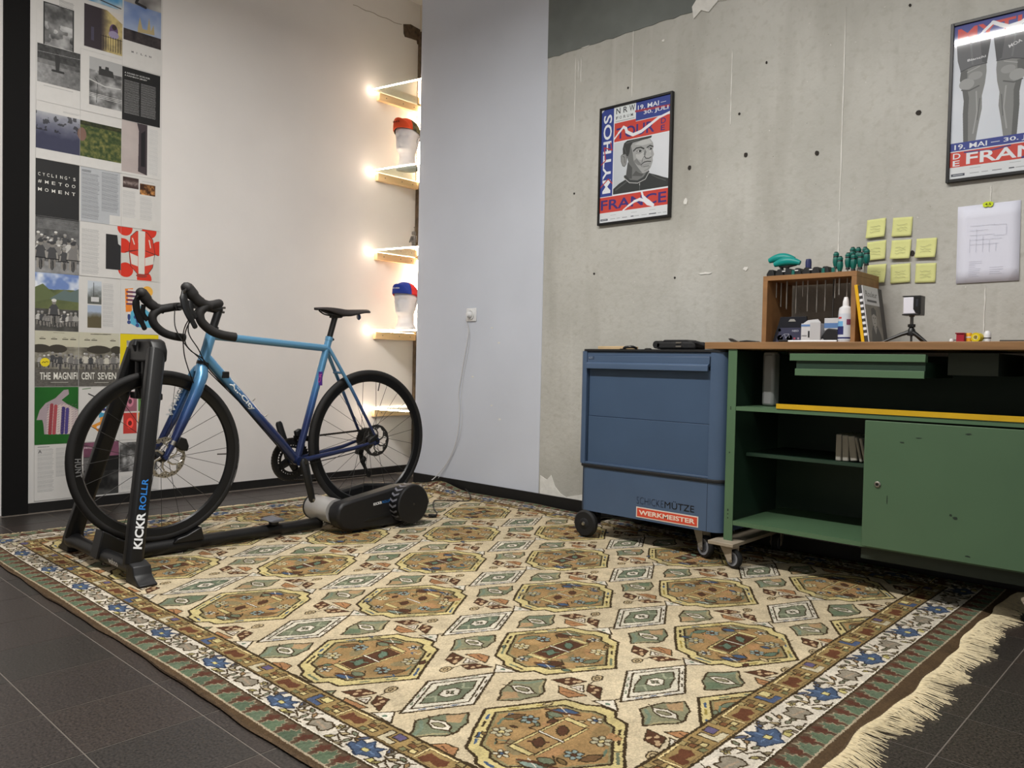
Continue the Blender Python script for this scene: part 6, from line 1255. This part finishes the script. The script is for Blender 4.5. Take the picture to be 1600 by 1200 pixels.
caster(LX+.035, 2.912, wbn, .038, 1.35, .101, M_ANG); caster(BXR-.035, 2.945, wbn, .040, 1.3, .101, M_ANG); caster(LX+.035, 3.35, wbn, .036, .2, .101, M_ANG); caster(BXR-.02, 3.35, wbn, .042, .2, .101, M_ANG)
yr = MB().prism([(2.921, .657), (2.921, .6755), (2.924, .6755), (2.924, .660), (2.948, .660), (2.948, .657)], 0, -1.324, BXR-.04).build('ruler_rail', mat('yellow_angle_rail', (196, 156, 22), .5, noise=.08, nscale=8), None, loc=(-.9, 2.93, .657))
tag(yr, 'long yellow angle rail lying on the upper shelf of the green bench', 'rail')
gp = MB().box((-1.452, 3.06, .657), (-1.40, 3.12, .874)).build('grey_canister', mat('grey_light_metal', (150, 150, 150), .5, .3), None, bevel=.012, loc=(-1.43, 3.09, .657)); tag(gp, 'upright pale grey canister on the bench upper shelf behind the green post', 'canister')
gc = MB().box((-1.450, 3.062, .850), (-1.402, 3.118, .877)).build('canister_cap', mat('grey_canister_cap', (165, 165, 162), .5), gp, bevel=.008)
M_BKW = mat('grey_white_packet', (158, 155, 146), .8, noise=.08)
for k, (x, lean, w_, lb) in enumerate([(-1.142, .0, .022, 'leftmost and upright'), (-1.116, .03, .024, 'second from the left'), (-1.086, .12, .026, 'third from the left, leaning'), (-1.052, .22, .010, 'thin and slanted, next to the door'), (-1.036, .24, .012, 'partly hidden behind the sliding door')]):
    b = MB(); q = Matrix.Rotation(-lean, 3, 'Y'); h_ = .102-.002*k
    b.add([V(x+.002, 3.045, .4645)+q @ V(a, c, d) for a in (0, w_) for c in (0, .14) for d in (0.0+(w_*math.sin(lean) if 1 else 0), h_)], [(0, 1, 3, 2), (4, 6, 7, 5), (0, 4, 5, 1), (2, 3, 7, 6), (0, 2, 6, 4), (1, 5, 7, 3)])
    o = b.build('paper_packet', M_BKW, None, bevel=.004, loc=(x, 3.05, .4645)); tag(o, 'pale grey packet on the inner bench shelf, '+lb, 'packet', 'pale packets on the inner shelf')

# ------------------------------------------------------------------ things on the blue cabinet
ZC = Z1+.008
cdb = MB().prism([(-2.262, 3.03), (-2.10, 3.01), (-2.08, 3.10), (-2.25, 3.12)], 2, ZC, ZC+.016).build('wooden_board', mat('bare_plywood', (196, 170, 132), .7, noise=.08, nscale=12), None, bevel=.002, loc=(-2.18, 3.06, ZC)); tag(cdb, 'small bare wooden board lying on the black top of the blue cabinet', 'board')
ky = thing('key_bundle', (-2.055, 2.99, ZC), 'dark key bundle on the blue cabinet beside the wooden board', 'keys')
MB().tube(smooth_path([V(-2.085, 2.99, ZC+.006), V(-2.06, 2.97, ZC+.010), V(-2.035, 2.985, ZC+.012), V(-2.03, 3.01, ZC+.006)]), .006, 8).build('key_fob', M_RUB, ky, smooth=True); MB().lathe(torus_prof(.014, .0022, .0022, 8), V(-2.045, 2.985, ZC+.012), (.2, .1, 1), 20, closed=True).build('key_ring', M_DSTEEL, ky, smooth=True); MB().box((-2.10, 2.98, ZC), (-2.072, 2.992, ZC+.004)).build('key', M_DSTEEL, ky)
mt = MB().lathe([(.0001, 0), (.016, 0), (.016, .004), (.010, .007), (.0001, .007)], V(-1.955, 2.99, ZC), (0, 0, 1), 18).build('metal_washer', M_DSTEEL, None, smooth=True, loc=(-1.955, 2.99, ZC)); tag(mt, 'small dark metal disc on the blue cabinet between keys and black pouch', 'disc')
bg = thing('black_pouch', (-1.79, 3.0, ZC), 'black zipped tool pouch with buckles on the blue cabinet', 'pouch'); M_NYL = mat('black_nylon', (24, 24, 26), .7, bump=.2, bscale=300)
MB().box((-1.895, 2.955, ZC+.002), (-1.70, 3.05, ZC+.034)).build('pouch_body', M_NYL, bg, bevel=.008); MB().lathe([(.0001, -.045), (.017, -.045), (.019, 0), (.017, .045), (.0001, .045)], V(-1.892, 3.0, ZC+.0205), (0, 1, 0), 20).build('rolled_end', M_NYL, bg, smooth=True); MB().prism([(-1.865, ZC+.034), (-1.855, ZC+.042), (-1.745, ZC+.042), (-1.72, ZC+.030)], 1, 2.96, 3.04).build('flap', M_NYL, bg, bevel=.002)
for z in (.010, .026): MB().box((-1.792, 2.951, ZC+z), (-1.765, 2.9545, ZC+z+.006)).build('buckle', M_STEEL, bg)
MB().tube(smooth_path([V(-1.72, 2.96, ZC+.03), V(-1.69, 2.955, ZC+.030), V(-1.66, 2.95, ZC+.020), V(-1.648, 2.96, ZC+.008)]), .006, 8, flat=.5).build('strap', M_NYL, bg, smooth=True)

# ------------------------------------------------------------------ things on the workbench
ZB = ZT1
kn = thing('folding_tool', (-1.52, 2.97, ZB), 'flat black tool with thin blade lying on the left end of the wooden top', 'tool')
MB().prism([(-1.556, ZB+.016), (-1.545, ZB+.017), (-1.52, ZB+.006), (-1.50, ZB+.001), (-1.52, ZB+.000), (-1.545, ZB+.004)], 1, 2.965, 2.98).build('blade', M_DSTEEL, kn); MB().prism([(-1.508, ZB), (-1.50, ZB+.006), (-1.470, ZB+.009), (-1.43, ZB+.005), (-1.42, ZB)], 1, 2.955, 2.985).build('handle', M_BLK, kn, bevel=.002)
# wooden tool box
M_BOX = mat('brown_oiled_wood', (140, 102, 64), .5, noise=.2, nscale=10, stretch=(.6, 2, 1.5), bump=.04, detail=6)
bx = thing('wooden_tool_box', (-1.317, 3.29, ZB), 'open-fronted brown wooden box standing on the bench with screwdrivers through its top', 'box')
bx0, bx1, by0, by1, bz1 = -1.508, -1.124, 3.165, 3.415, 1.197; th = .020
MB().box((bx0, by0, bz1-th), (bx1, by1, bz1)).build('top_board', M_BOX, bx, bevel=.001); MB().box((bx0, by0, ZB), (bx0+th, by1, bz1-th)).build('side_board', M_BOX, bx, bevel=.001); MB().box((bx1-th, by0, ZB), (bx1, by1, bz1-th)).build('side_board', M_BOX, bx, bevel=.001); MB().box((bx0+th, by0, ZB), (bx1-th, by1, ZB+.006)).build('bottom_board', M_BOX, bx)
M_TEAL = mat('teal_handle', (0, 138, 132), .4); M_TEALD = mat('dark_teal_handle', (12, 98, 88), .45); M_HBL = mat('black_handle', (22, 24, 26), .5); M_HDB = mat('dark_blue_handle', (40, 46, 92), .45)
def driver(x, y, ztop, hl, r, rod, col, label, zb=None, rodr=.0032):
    t = thing('screwdriver', (x, y, bz1), label, 'screwdriver', 'screwdrivers standing in the wooden box'); z0 = ztop-hl
    MB().lathe([(.0001, 0), (r*.55, 0), (r*.62, hl*.14), (r*.78, hl*.2), (r, hl*.42), (r*.98, hl*.6), (r*.80, hl*.72), (r*.86, hl*.8), (r*.95, hl*.88), (r*.7, hl*.98), (r*.55, hl)], V(x, y, z0), (0, 0, 1), 6).build('handle', col, t, smooth=True, ang=.3)
    MB().lathe([(r*.86, hl*.70), (r*.92, hl*.74), (r*.86, hl*.78)], V(x, y, z0), (0, 0, 1), 6).build('grip_ring', M_HBL, t)
    MB().lathe([(r*.56, hl), (r*.5, hl+.003), (.0001, hl+.0035)], V(x, y, z0), (0, 0, 1), 10).build('end_cap', M_HBL, t); MB().lathe([(r*.7, 0), (r*.62, hl*.12), (r*.5, hl*.13)], V(x, y, z0), (0, 0, 1), 6).build('collar', M_HBL, t)
    MB().tube([V(x, y, z0), V(x, y, zb)], rodr, 8).build('shaft', M_STEEL, t); return t
dl_old = [(-1.232, 3.235, 1.262, 1.11, 'front left, short handle low down'), (-1.210, 3.300, 1.312, 1.02, 'tallest at the back'), (-1.186, 3.330, 1.302, 1.12, 'behind, right of the tallest'), (-1.190, 3.230, 1.270, 1.13, 'front row middle'), (-1.168, 3.290, 1.305, 1.06, 'back row, black-ringed, third from the left'), (-1.150, 3.235, 1.285, 1.12, 'front row right'), (-1.130-.004, 3.295, 1.292, 1.13, 'rightmost'), (-1.228, 3.300, 1.288, 1.07, 'back row leftmost'), (-1.212, 3.195, 1.248, 1.10, 'lowest and foremost')]
dl = [(-1.204, 3.335, 1.312, 1.02, 'tallest at the back left'), (-1.178, 3.325, 1.308, 1.12, 'back row middle'), (-1.153, 3.33, 1.308, 1.06, 'back row right'), (-1.188, 3.285, 1.290, 1.13, 'middle row left'), (-1.132, 3.290, 1.294, 1.13, 'rightmost'),
      (-1.233, 3.235, 1.283, 1.10, 'leftmost in the front row'), (-1.209, 3.215, 1.262, 1.11, 'low one second in the front row'), (-1.184, 3.232, 1.276, 1.07, 'third in the front row'), (-1.160, 3.225, 1.268, 1.12, 'fourth in the front row'), (-1.137, 3.235, 1.274, 1.10, 'last in the front row')]
for x, y, zt, zb, lb in dl: driver(x, y, zt, .064, .0130, 0, M_TEALD, 'green-handled screwdriver in the cluster over the box, '+lb, zb)
rack = thing('tool_rack', (-1.36, 3.24, bz1), 'low black row of tool holders along the top of the wooden box', 'rack')
for k in range(7):
    x = -1.50+.0385*k; MB().prism([(x-.016, bz1), (x-.0185, bz1+.014), (x-.008, bz1+.032), (x+.010, bz1+.032), (x+.018, bz1+.010), (x+.016, bz1)], 1, 3.215, 3.262).build('holder', M_HBL, rack, bevel=.003)
for x in (-1.40, -1.275, -1.235): MB().box((x-.006, 3.2125, bz1+.004), (x+.006, 3.2155, bz1+.024)).build('teal_clip', M_TEALD, rack)
for x in (-1.44, -1.385, -1.325): MB().box((x-.008, 3.2128, bz1+.020), (x+.006, 3.2158, bz1+.024)).build('size_tag', M_SK, rack)
for k, (x, y, z, lb) in enumerate([(-1.475, 3.27, 1.278, 'the higher one at the left'), (-1.430, 3.225, 1.254, 'the lower one in front')]):
    t = thing('tee_handle_key', (x, y, bz1), 'teal cross-handle hex key on the wooden box, '+lb, 'hex key', 'teal cross-handle keys'); b = MB(); n = 14; L_ = .056
    MB().tube([V(x+(-L_+2*L_*i/n), y-.004, z+.011*math.sin(PI*i/n)-.004) for i in range(n+1)], [.006+.0125*math.sin(PI*(.12+.80*i/n)) for i in range(n+1)], 12, flat=.9).build('cross_handle', M_TEAL, t, smooth=True)
    MB().tube([V(x-.035, y-.002, z-.012), V(x, y-.002, z-.014), V(x+.040, y-.002, z-.010)], [.005, .008, .004], 10).build('grip_underside', M_HBL, t, smooth=True); MB().tube([V(x, y, z-.012), V(x, y, bz1+.02)], .008, 10).build('neck', M_HBL, t, smooth=True); MB().tube([V(x, y, bz1+.02), V(x, y, 1.075-.01*k)], .003, 8).build('shaft', M_STEEL, t)
t = thing('nut_driver', (-1.345, 3.235, bz1), 'dark blue handled nut driver standing up from the black rack', 'nut driver'); MB().lathe([(.0001, 0), (.012, 0), (.0125, .03), (.010, .042), (.0001, .043)], V(-1.345, 3.235, bz1+.026), (0, 0, 1), 10).build('handle', M_HDB, t, smooth=True); MB().tube([V(-1.345, 3.235, bz1+.026), V(-1.345, 3.235, 1.05)], .0028, 8).build('shaft', M_STEEL, t)
for k, (x, zb, lb) in enumerate([(-1.487, 1.112, 'leftmost'), (-1.440, 1.062, 'second from the left'), (-1.400, 1.045, 'third from the left'), (-1.372, 1.114, 'short one, fourth from the left'), (-1.312, 1.045, 'just right of the middle'), (-1.278, 1.050, 'long one right of the middle'), (-1.245, 1.0, 'long dark one near the spray bottle')]):
    o = MB().tube([V(x, 3.25, bz1-th+.0), V(x, 3.25, zb+.02), V(x, 3.25, zb)], [.0034, .0034, .0026], 8).build('tool_shaft', M_STEEL if k < 6 else M_DSTEEL, rack); 
# packages inside the box
pk = thing('black_blister_pack', (-1.365, 3.21, ZB+.006), 'black hanging cardboard pack with faint bicycle drawing inside the box', 'package'); zb_ = ZB+.0065
o = MB().prism([(-1.478, zb_), (-1.445, zb_+.108), (-1.335, zb_+.108), (-1.320, zb_)], 1, 3.205, 3.215).build('card', mat('black_glossy_card', (26, 28, 36), .35), pk, bevel=.001)
MB().prism([(-1.462, zb_+.004), (-1.444, zb_+.062), (-1.325, zb_+.062), (-1.318, zb_+.004)], 1, 3.2025, 3.205).build('label_band', mat('slate_card_print', (58, 60, 82), .4), pk); MB().prism([(-1.410, zb_+.088), (-1.402, zb_+.098), (-1.385, zb_+.098), (-1.378, zb_+.088)], 1, 3.2035, 3.2048).build('hang_hole', mat('hole_showing_card', (150, 150, 146), .7), pk)
M_PRT = mat('pale_card_print', (160, 164, 180), .5)
for cx, cz, r_ in ((-1.443, .020, .011), (-1.403, .020, .011)): MB().lathe([(r_, 0), (r_+.0016, 0)], V(cx, 3.202, zb_+cz), (0, -1, 0), 18).build('printed_ring', M_PRT, pk)
MB().lathe([(.0001, 0), (.0062, 0)], V(-1.446, 3.202, zb_+.053), (0, -1, 0), 12).build('printed_dot', M_PRT, pk)
for a, b in (((-1.443, .020), (-1.425, .036)), ((-1.425, .036), (-1.405, .036)), ((-1.405, .036), (-1.403, .020)), ((-1.425, .036), (-1.418, .018)), ((-1.418, .018), (-1.405, .036))): MB().tube([V(a[0], 3.2022, zb_+a[1]), V(b[0], 3.2022, zb_+b[1])], .0012, 4).build('printed_frame', M_PRT, pk)
text3d('pack_lettering', 'NEO', V(-1.392, 3.2022, zb_+.045), (1, 0, 0), (0, 0, 1), .008, M_PRT, pk, w=.028, bold=.04)
for k, cc in enumerate(((170, 70, 90), (160, 150, 170), (150, 110, 150))): MB().box((-1.385+.016*k, 3.2018, zb_+.014), (-1.377+.016*k, 3.2024, zb_+.021)).build('icon', mat('icon_%s' % 'abc'[k], cc, .5), pk)
M_CARD = mat('white_carton', (200, 200, 202), .6); M_CBL = mat('light_blue_print', (96, 130, 180), .5)
c1_ = thing('white_carton', (-1.297, 3.185, ZB+.006), 'small white carton with blue stripe and folded open lid in the wooden box', 'carton')
MB().box((-1.336, 3.160, zb_), (-1.258, 3.200, zb_+.076)).build('carton_body', M_CARD, c1_, bevel=.0008); MB().box((-1.3362, 3.1593, zb_+.064), (-1.300, 3.160, zb_+.072)).build('blue_stripe', M_CBL, c1_); MB().box((-1.299, 3.1590, zb_+.002), (-1.2575, 3.1597, zb_+.080)).build('side_flap', mat('pale_grey_carton', (184, 184, 186), .6), c1_)
MB().prism([(-1.336, zb_+.076), (-1.315, zb_+.090), (-1.275, zb_+.094), (-1.262, zb_+.080)], 1, 3.175, 3.1765).build('open_lid', M_CARD, c1_); MB().box((-1.307, 3.1586, zb_+.020), (-1.301, 3.1592, zb_+.046)).build('printed_bottle_mark', M_BLK, c1_); text3d('carton_lettering', 'motor', V(-1.333, 3.1595, zb_+.024), (1, 0, 0), (0, 0, 1), .006, mat('grey_carton_ink', (110, 112, 116), .6), c1_, w=.022)
c2_ = thing('blue_white_carton', (-1.235, 3.24, ZB+.006), 'taller white and blue carton behind the folded white one, in the box', 'carton'); MB().box((-1.268, 3.225, zb_), (-1.212, 3.265, zb_+.100)).build('carton_body', M_CARD, c2_, bevel=.0008); MB().box((-1.2683, 3.2243, zb_+.060), (-1.2118, 3.225, zb_+.080)).build('blue_stripe', M_CBL, c2_)
bkp = MB().box((-1.300, 3.345, zb_), (-1.190, 3.36, zb_+.110)).build('black_folder', mat('black_plastic_sheet', (22, 22, 24), .5), None, loc=(-1.24, 3.35, zb_)); tag(bkp, 'flat black card standing upright behind the cartons in the wooden box', 'card')
pc = MB().prism([(-1.258, zb_), (-1.262, zb_+.016), (-1.240, zb_+.050), (-1.232, zb_+.056), (-1.200, zb_+.052), (-1.190, zb_+.044), (-1.190, zb_)], 1, 3.170, 3.200).build('black_case', mat('black_soft_case', (20, 20, 23), .6), None, bevel=.004, loc=(-1.22, 3.18, zb_)); tag(pc, 'small black soft case with snap beside the spray bottle', 'case'); MB().lathe([(.002, 0), (.0045, .001), (.0045, 0)], V(-1.252, 3.170, zb_+.010), (0, -1, 0), 12).build('snap', M_SK, pc)
bo = thing('spray_bottle', (-1.166, 3.175, ZB+.006), 'white bottle with blue and white label and nozzle in the wooden box', 'bottle'); bc = V(-1.166, 3.176, zb_)
MB().lathe([(.0001, 0), (.024, .0), (.026, .004), (.0262, .120), (.024, .134), (.014, .142), (.0001, .142)], bc, (0, 0, 1), 28).build('bottle_body', mat('white_bottle_plastic', (222, 223, 226), .35), bo, smooth=True)
MB().lathe([(.012, .142), (.012, .150), (.0115, .160), (.0075, .176), (.006, .178), (.0001, .178)], bc, (0, 0, 1), 20).build('nozzle_cap', mat('white_cap_plastic', (230, 230, 232), .35), bo, smooth=True)
def wraplab(nm, z0, z1, a0, a1, m, r=.0268): 
    b = MB(); n = 12; vs = []
    for i in range(n+1):
        a = a0+(a1-a0)*i/n; vs += [bc+V(r*math.sin(a), -r*math.cos(a), z0), bc+V(r*math.sin(a), -r*math.cos(a), z1)]
    return b.add(vs, [(2*i, 2*i+2, 2*i+3, 2*i+1) for i in range(n)]).build(nm, m, bo, smooth=True)
wraplab('label', .008, .112, -1.5, 1.5, mat('bottle_label_white', (206, 212, 222), .4)); wraplab('label_blue_patch', .045, .082, -1.5, .0, mat('label_sky_blue', (110, 170, 214), .4), .0271); wraplab('label_dark_patch', .030, .062, -1.2, .1, mat('label_navy', (40, 44, 100), .4), .0273); wraplab('label_foot_band', .014, .020, -1.3, 1.2, mat('label_navy', (40, 44, 100), .4), .0273); wraplab('label_red_mark', .092, .099, -.8, -.2, mat('label_red', (200, 60, 60), .4), .0273); wraplab('label_red_patch', .068, .090, .5, 1.1, mat('label_wine', (120, 60, 90), .4), .0273)
rod = MB().tube([V(-1.303, 2.965, ZB+.0042), V(-1.118, 2.965, ZB+.0042)], .0040, 10).build('white_rod', mat('white_plastic_rod', (232, 233, 236), .35), None, smooth=True, loc=(-1.21, 2.965, ZB)); tag(rod, 'thin white rod lying on the bench top in front of the wooden box', 'rod')
MB().tube([V(-1.340, 2.965, ZB+.0052), V(-1.303, 2.965, ZB+.0052)], .0052, 10).build('rod_end', M_BLK, rod, smooth=True)
# magazines leaning on the box
def mag(nm, x0, lean, w_, h_, th_, m, label, y0=3.14, d=.23, front=None):
    t = thing(nm, (x0, y0+d/2, ZB), label, 'magazine', 'magazines leaning against the wooden box'); q = Matrix.Rotation(-lean, 3, 'Y'); P = lambda a, b, c: V(x0, y0, ZB+.0006)+q @ V(a, b, c)
    vs = [P(a, b, c) for a in (0, th_) for b in (0, d) for c in (0, h_)]
    MB().add(vs, [(0, 1, 3, 2), (4, 6, 7, 5), (0, 4, 5, 1), (2, 3, 7, 6), (0, 2, 6, 4), (1, 5, 7, 3)]).build('cover', m, t, bevel=.0006); return t, P
mag('yellow_magazine', -1.090, .150, 0, .228, .012, mat('yellow_magazine_cover', (222, 172, 20), .45), 'yellow-spined magazine leaning against the right side of the wooden box')
t2, P2 = mag('dark_magazine', -1.0765, .150, 0, .226, .012, mat('black_white_spine', (60, 58, 58), .5), 'thin dark-spined magazine between the yellow one and the portrait one')
for k in range(8): MB().add([P2(-.0+.012*(a), -.0004, .03+.022*k+c) for a in (0, 1) for c in (0, .010)], [(0, 1, 3, 2)]).build('spine_mark', m_white_cap, t2)
# front facing magazine with portrait cover
CV = Canvas(0, 0, .165, .235, .0006, (128, 126, 120)); CV.fill_noise(0, 0, .165, .165, lambda u, v, n: mixc((88, 84, 78), (150, 146, 138), n(4)), 91); CV.rect(0, .160, .165, .235, (208, 210, 214)); CV.text('Rouleur', .022, .193, .024, (40, 40, 44), w=.125, bold=.0); CV.rect(.03, .172, .135, .181, (60, 62, 68))
CV.poly([(.03, 0), (.04, .05), (.06, .075), (.11, .075), (.14, .04), (.15, 0)], (52, 52, 52)); CV.ell(.085, .103, .026, .034, (164, 162, 158)); CV.poly([(.058, .115), (.062, .145), (.09, .152), (.112, .14), (.113, .115), (.085, .125)], (48, 46, 44)); CV.ell(.075, .108, .005, .003, (60, 58, 56)); CV.ell(.096, .108, .005, .003, (60, 58, 56)); CV.line([(.078, .086), (.093, .086)], .003, (90, 86, 84)); CV.line([(.086, .105), (.084, .095)], .003, (120, 116, 112)); CV.poly([(.066, .07), (.085, .04), (.105, .07)], (150, 148, 146))
im = CV.image('portrait_magazine_print'); t3 = thing('portrait_magazine', (-1.05, 3.2, ZB), 'magazine with grey portrait cover under white title panel, outermost of the leaning three', 'magazine', 'magazines leaning against the wooden box')
q3 = Matrix.Rotation(-.150, 3, 'Y'); P3 = lambda a, b, c: V(-1.0633, 3.140, ZB+.0006)+q3 @ V(a, b, c); d3 = .168
MB().add([P3(a, b, c) for a in (0, .0035) for b in (0, d3) for c in (0, .226)], [(0, 1, 3, 2), (4, 6, 7, 5), (0, 4, 5, 1), (2, 3, 7, 6), (0, 2, 6, 4), (1, 5, 7, 3)]).build('pages', M_CARD, t3)
o = MB().add([P3(.004, 0, 0), P3(.004, d3, 0), P3(.004, d3, .226), P3(.004, 0, .226)], [(0, 1, 2, 3)]).build('cover', img_mat('portrait_cover_gloss', im, .35), t3)
set_uv(o, lambda p: ((p.y-3.140)/d3, (p.z-ZB)/.2235))
# tripod with small white camera
tc_ = thing('mini_tripod', (-.915, 3.16, ZB), 'small black table tripod carrying the white device', 'tripod'); tx, ty = -.917, 3.155
for k, (ex, ey) in enumerate(((-1.012, 3.12), (-.852, 3.115), (-.905, 3.28))): MB().tube([V(tx, ty, ZB+.046), V((tx*2+ex)/3, (ty*2+ey)/3, ZB+.034), V(ex, ey, ZB+.0035)], [.009, .0068, .0036], 8).build('leg', M_BLK, tc_, smooth=True)
MB().lathe([(.0001, -.012), (.014, -.010), (.015, .004), (.010, .016), (.008, .020), (.013, .022), (.013, .032), (.006, .033), (.0001, .033)], V(tx, ty, ZB+.040), (0, 0, 1), 20).build('hub', M_BLK, tc_, smooth=True); MB().tube([V(tx, ty, ZB+.072), V(tx, ty, ZB+.104)], .006, 12).build('column', M_DSTEEL, tc_, smooth=True); MB().tube([V(tx, ty, ZB+.008), V(tx, ty, ZB+.03)], .004, 10).build('lower_column', M_DSTEEL, tc_, smooth=True); MB().lathe([(.0001, 0), (.009, 0), (.010, .004), (.0001, .004)], V(tx, ty, ZB+.0995), (0, 0, 1), 14).build('mount_plate', M_DSTEEL, tc_, smooth=True)
wd_ = thing('white_device', (tx, ty, ZB+.104), 'white boxy camera device with black rounded front panel, on the mini tripod', 'camera'); zz0 = ZB+.1045
MB().box((-.942, 3.13, zz0+.004), (-.882, 3.18, zz0+.068)).build('body', mat('white_device_plastic', (222, 222, 232), .35), wd_, bevel=.004); MB().box((-.944, 3.128, zz0), (-.882, 3.182, zz0+.004)).build('base', M_BLK, wd_); MB().box((-.944, 3.128, zz0+.068), (-.882, 3.182, zz0+.071)).build('lid', M_BLK, wd_)
MB().box((-.8822, 3.131, zz0+.004), (-.8810, 3.1795, zz0+.068)).build('side_panel', M_BLK, wd_); fpn = MB().prism([(-.906, zz0+.068), (-.906, zz0+.022), (-.898, zz0+.008), (-.888, zz0+.005), (-.8815, zz0+.005), (-.8815, zz0+.068)], 1, 3.127, 3.131).build('front_panel', M_BLK, wd_, bevel=.001); MB().box((-.898, 3.1262, zz0+.030), (-.889, 3.1272, zz0+.058)).build('display_window', mat('dark_glass', (50, 52, 58), .1), fpn)
# small coloured things at the right end
rd_ = thing('red_box', (-.752, 3.155, ZB), 'small red upright box at the right end of the wooden top', 'box'); MB().box((-.763, 3.135, ZB), (-.738, 3.17, ZB+.034)).build('body', mat('crimson_card', (160, 26, 46), .5), rd_, bevel=.001); MB().box((-.766, 3.132, ZB+.034), (-.737, 3.173, ZB+.0385)).build('lid', mat('dark_crimson_card', (130, 20, 36), .5), rd_, bevel=.001)
yb_ = thing('orange_tube', (-.727, 3.16, ZB), 'orange-yellow upright tube between red box and tape roll', 'tube'); MB().lathe([(.0001, 0), (.0095, 0), (.0095, .034), (.008, .038), (.0001, .038)], V(-.727, 3.155, ZB), (0, 0, 1), 16).build('tube_body', mat('orange_yellow_plastic', (226, 164, 40), .4), yb_, smooth=True); MB().lathe([(.0098, .020), (.0102, .021), (.0102, .024), (.0098, .025)], V(-.727, 3.155, ZB), (0, 0, 1), 16).build('tube_ring', M_SK, yb_)
yt_ = thing('yellow_tape_roll', (-.702, 3.16, ZB), 'yellow translucent tape roll standing on its edge beside the white cap', 'tape roll'); MB().lathe([(.009, -.012), (.0165, -.012), (.0170, 0), (.0165, .012), (.009, .012)], V(-.702, 3.158, ZB+.022), (.25, 1, 0), 28, closed=True).build('roll', mat('yellow_tape', (214, 190, 24), .3), yt_, smooth=True); MB().lathe([(.0075, -.0125), (.009, -.0125), (.009, .0125), (.0075, .0125)], V(-.702, 3.158, ZB+.022), (.25, 1, 0), 28, closed=True).build('core', mat('pale_yellow_core', (236, 226, 150), .5), yt_, smooth=True)
MB().box((-.722, 3.128, ZB), (-.677, 3.19, ZB+.0045)).build('tape_dish', M_DSTEEL, yt_, bevel=.001)
wc_ = thing('white_cap_pot', (-.674, 3.165, ZB), 'small white round-topped pot at the far right of the wooden top', 'pot'); MB().lathe([(.0001, 0), (.011, 0), (.0115, .030), (.010, .040), (.006, .045), (.0001, .046)], V(-.672, 3.165, ZB), (0, 0, 1), 20).build('pot_body', M_SK, wc_, smooth=True); MB().lathe([(.0118, .018), (.0121, .019), (.0121, .021), (.0118, .022)], V(-.672, 3.165, ZB), (0, 0, 1), 20).build('pot_seam', M_DSTEEL, wc_)
ws_ = MB().lathe([(.0001, 0), (.008, 0), (.008, .012), (.006, .018), (.0001, .018)], V(-.783, 3.16, ZB), (0, 0, 1), 14).build('white_stub', M_SK, None, smooth=True, loc=(-.783, 3.16, ZB)); tag(ws_, 'tiny white stub left of the red box on the wooden top', 'stub'); MB().tube([V(-.776, 3.16, ZB+.013), V(-.765, 3.158, ZB+.013)], .0015, 6).build('stub_stem', M_DSTEEL, ws_)
gt = MB().box((-.60, 2.99, ZB), (-.42, 3.20, ZB+.007)).build('dark_tray', mat('dark_tray_plastic', (60, 56, 50), .5), None, bevel=.002, loc=(-.5, 3.1, ZB)); tag(gt, 'flat dark mat at the right end of the wooden top', 'mat');
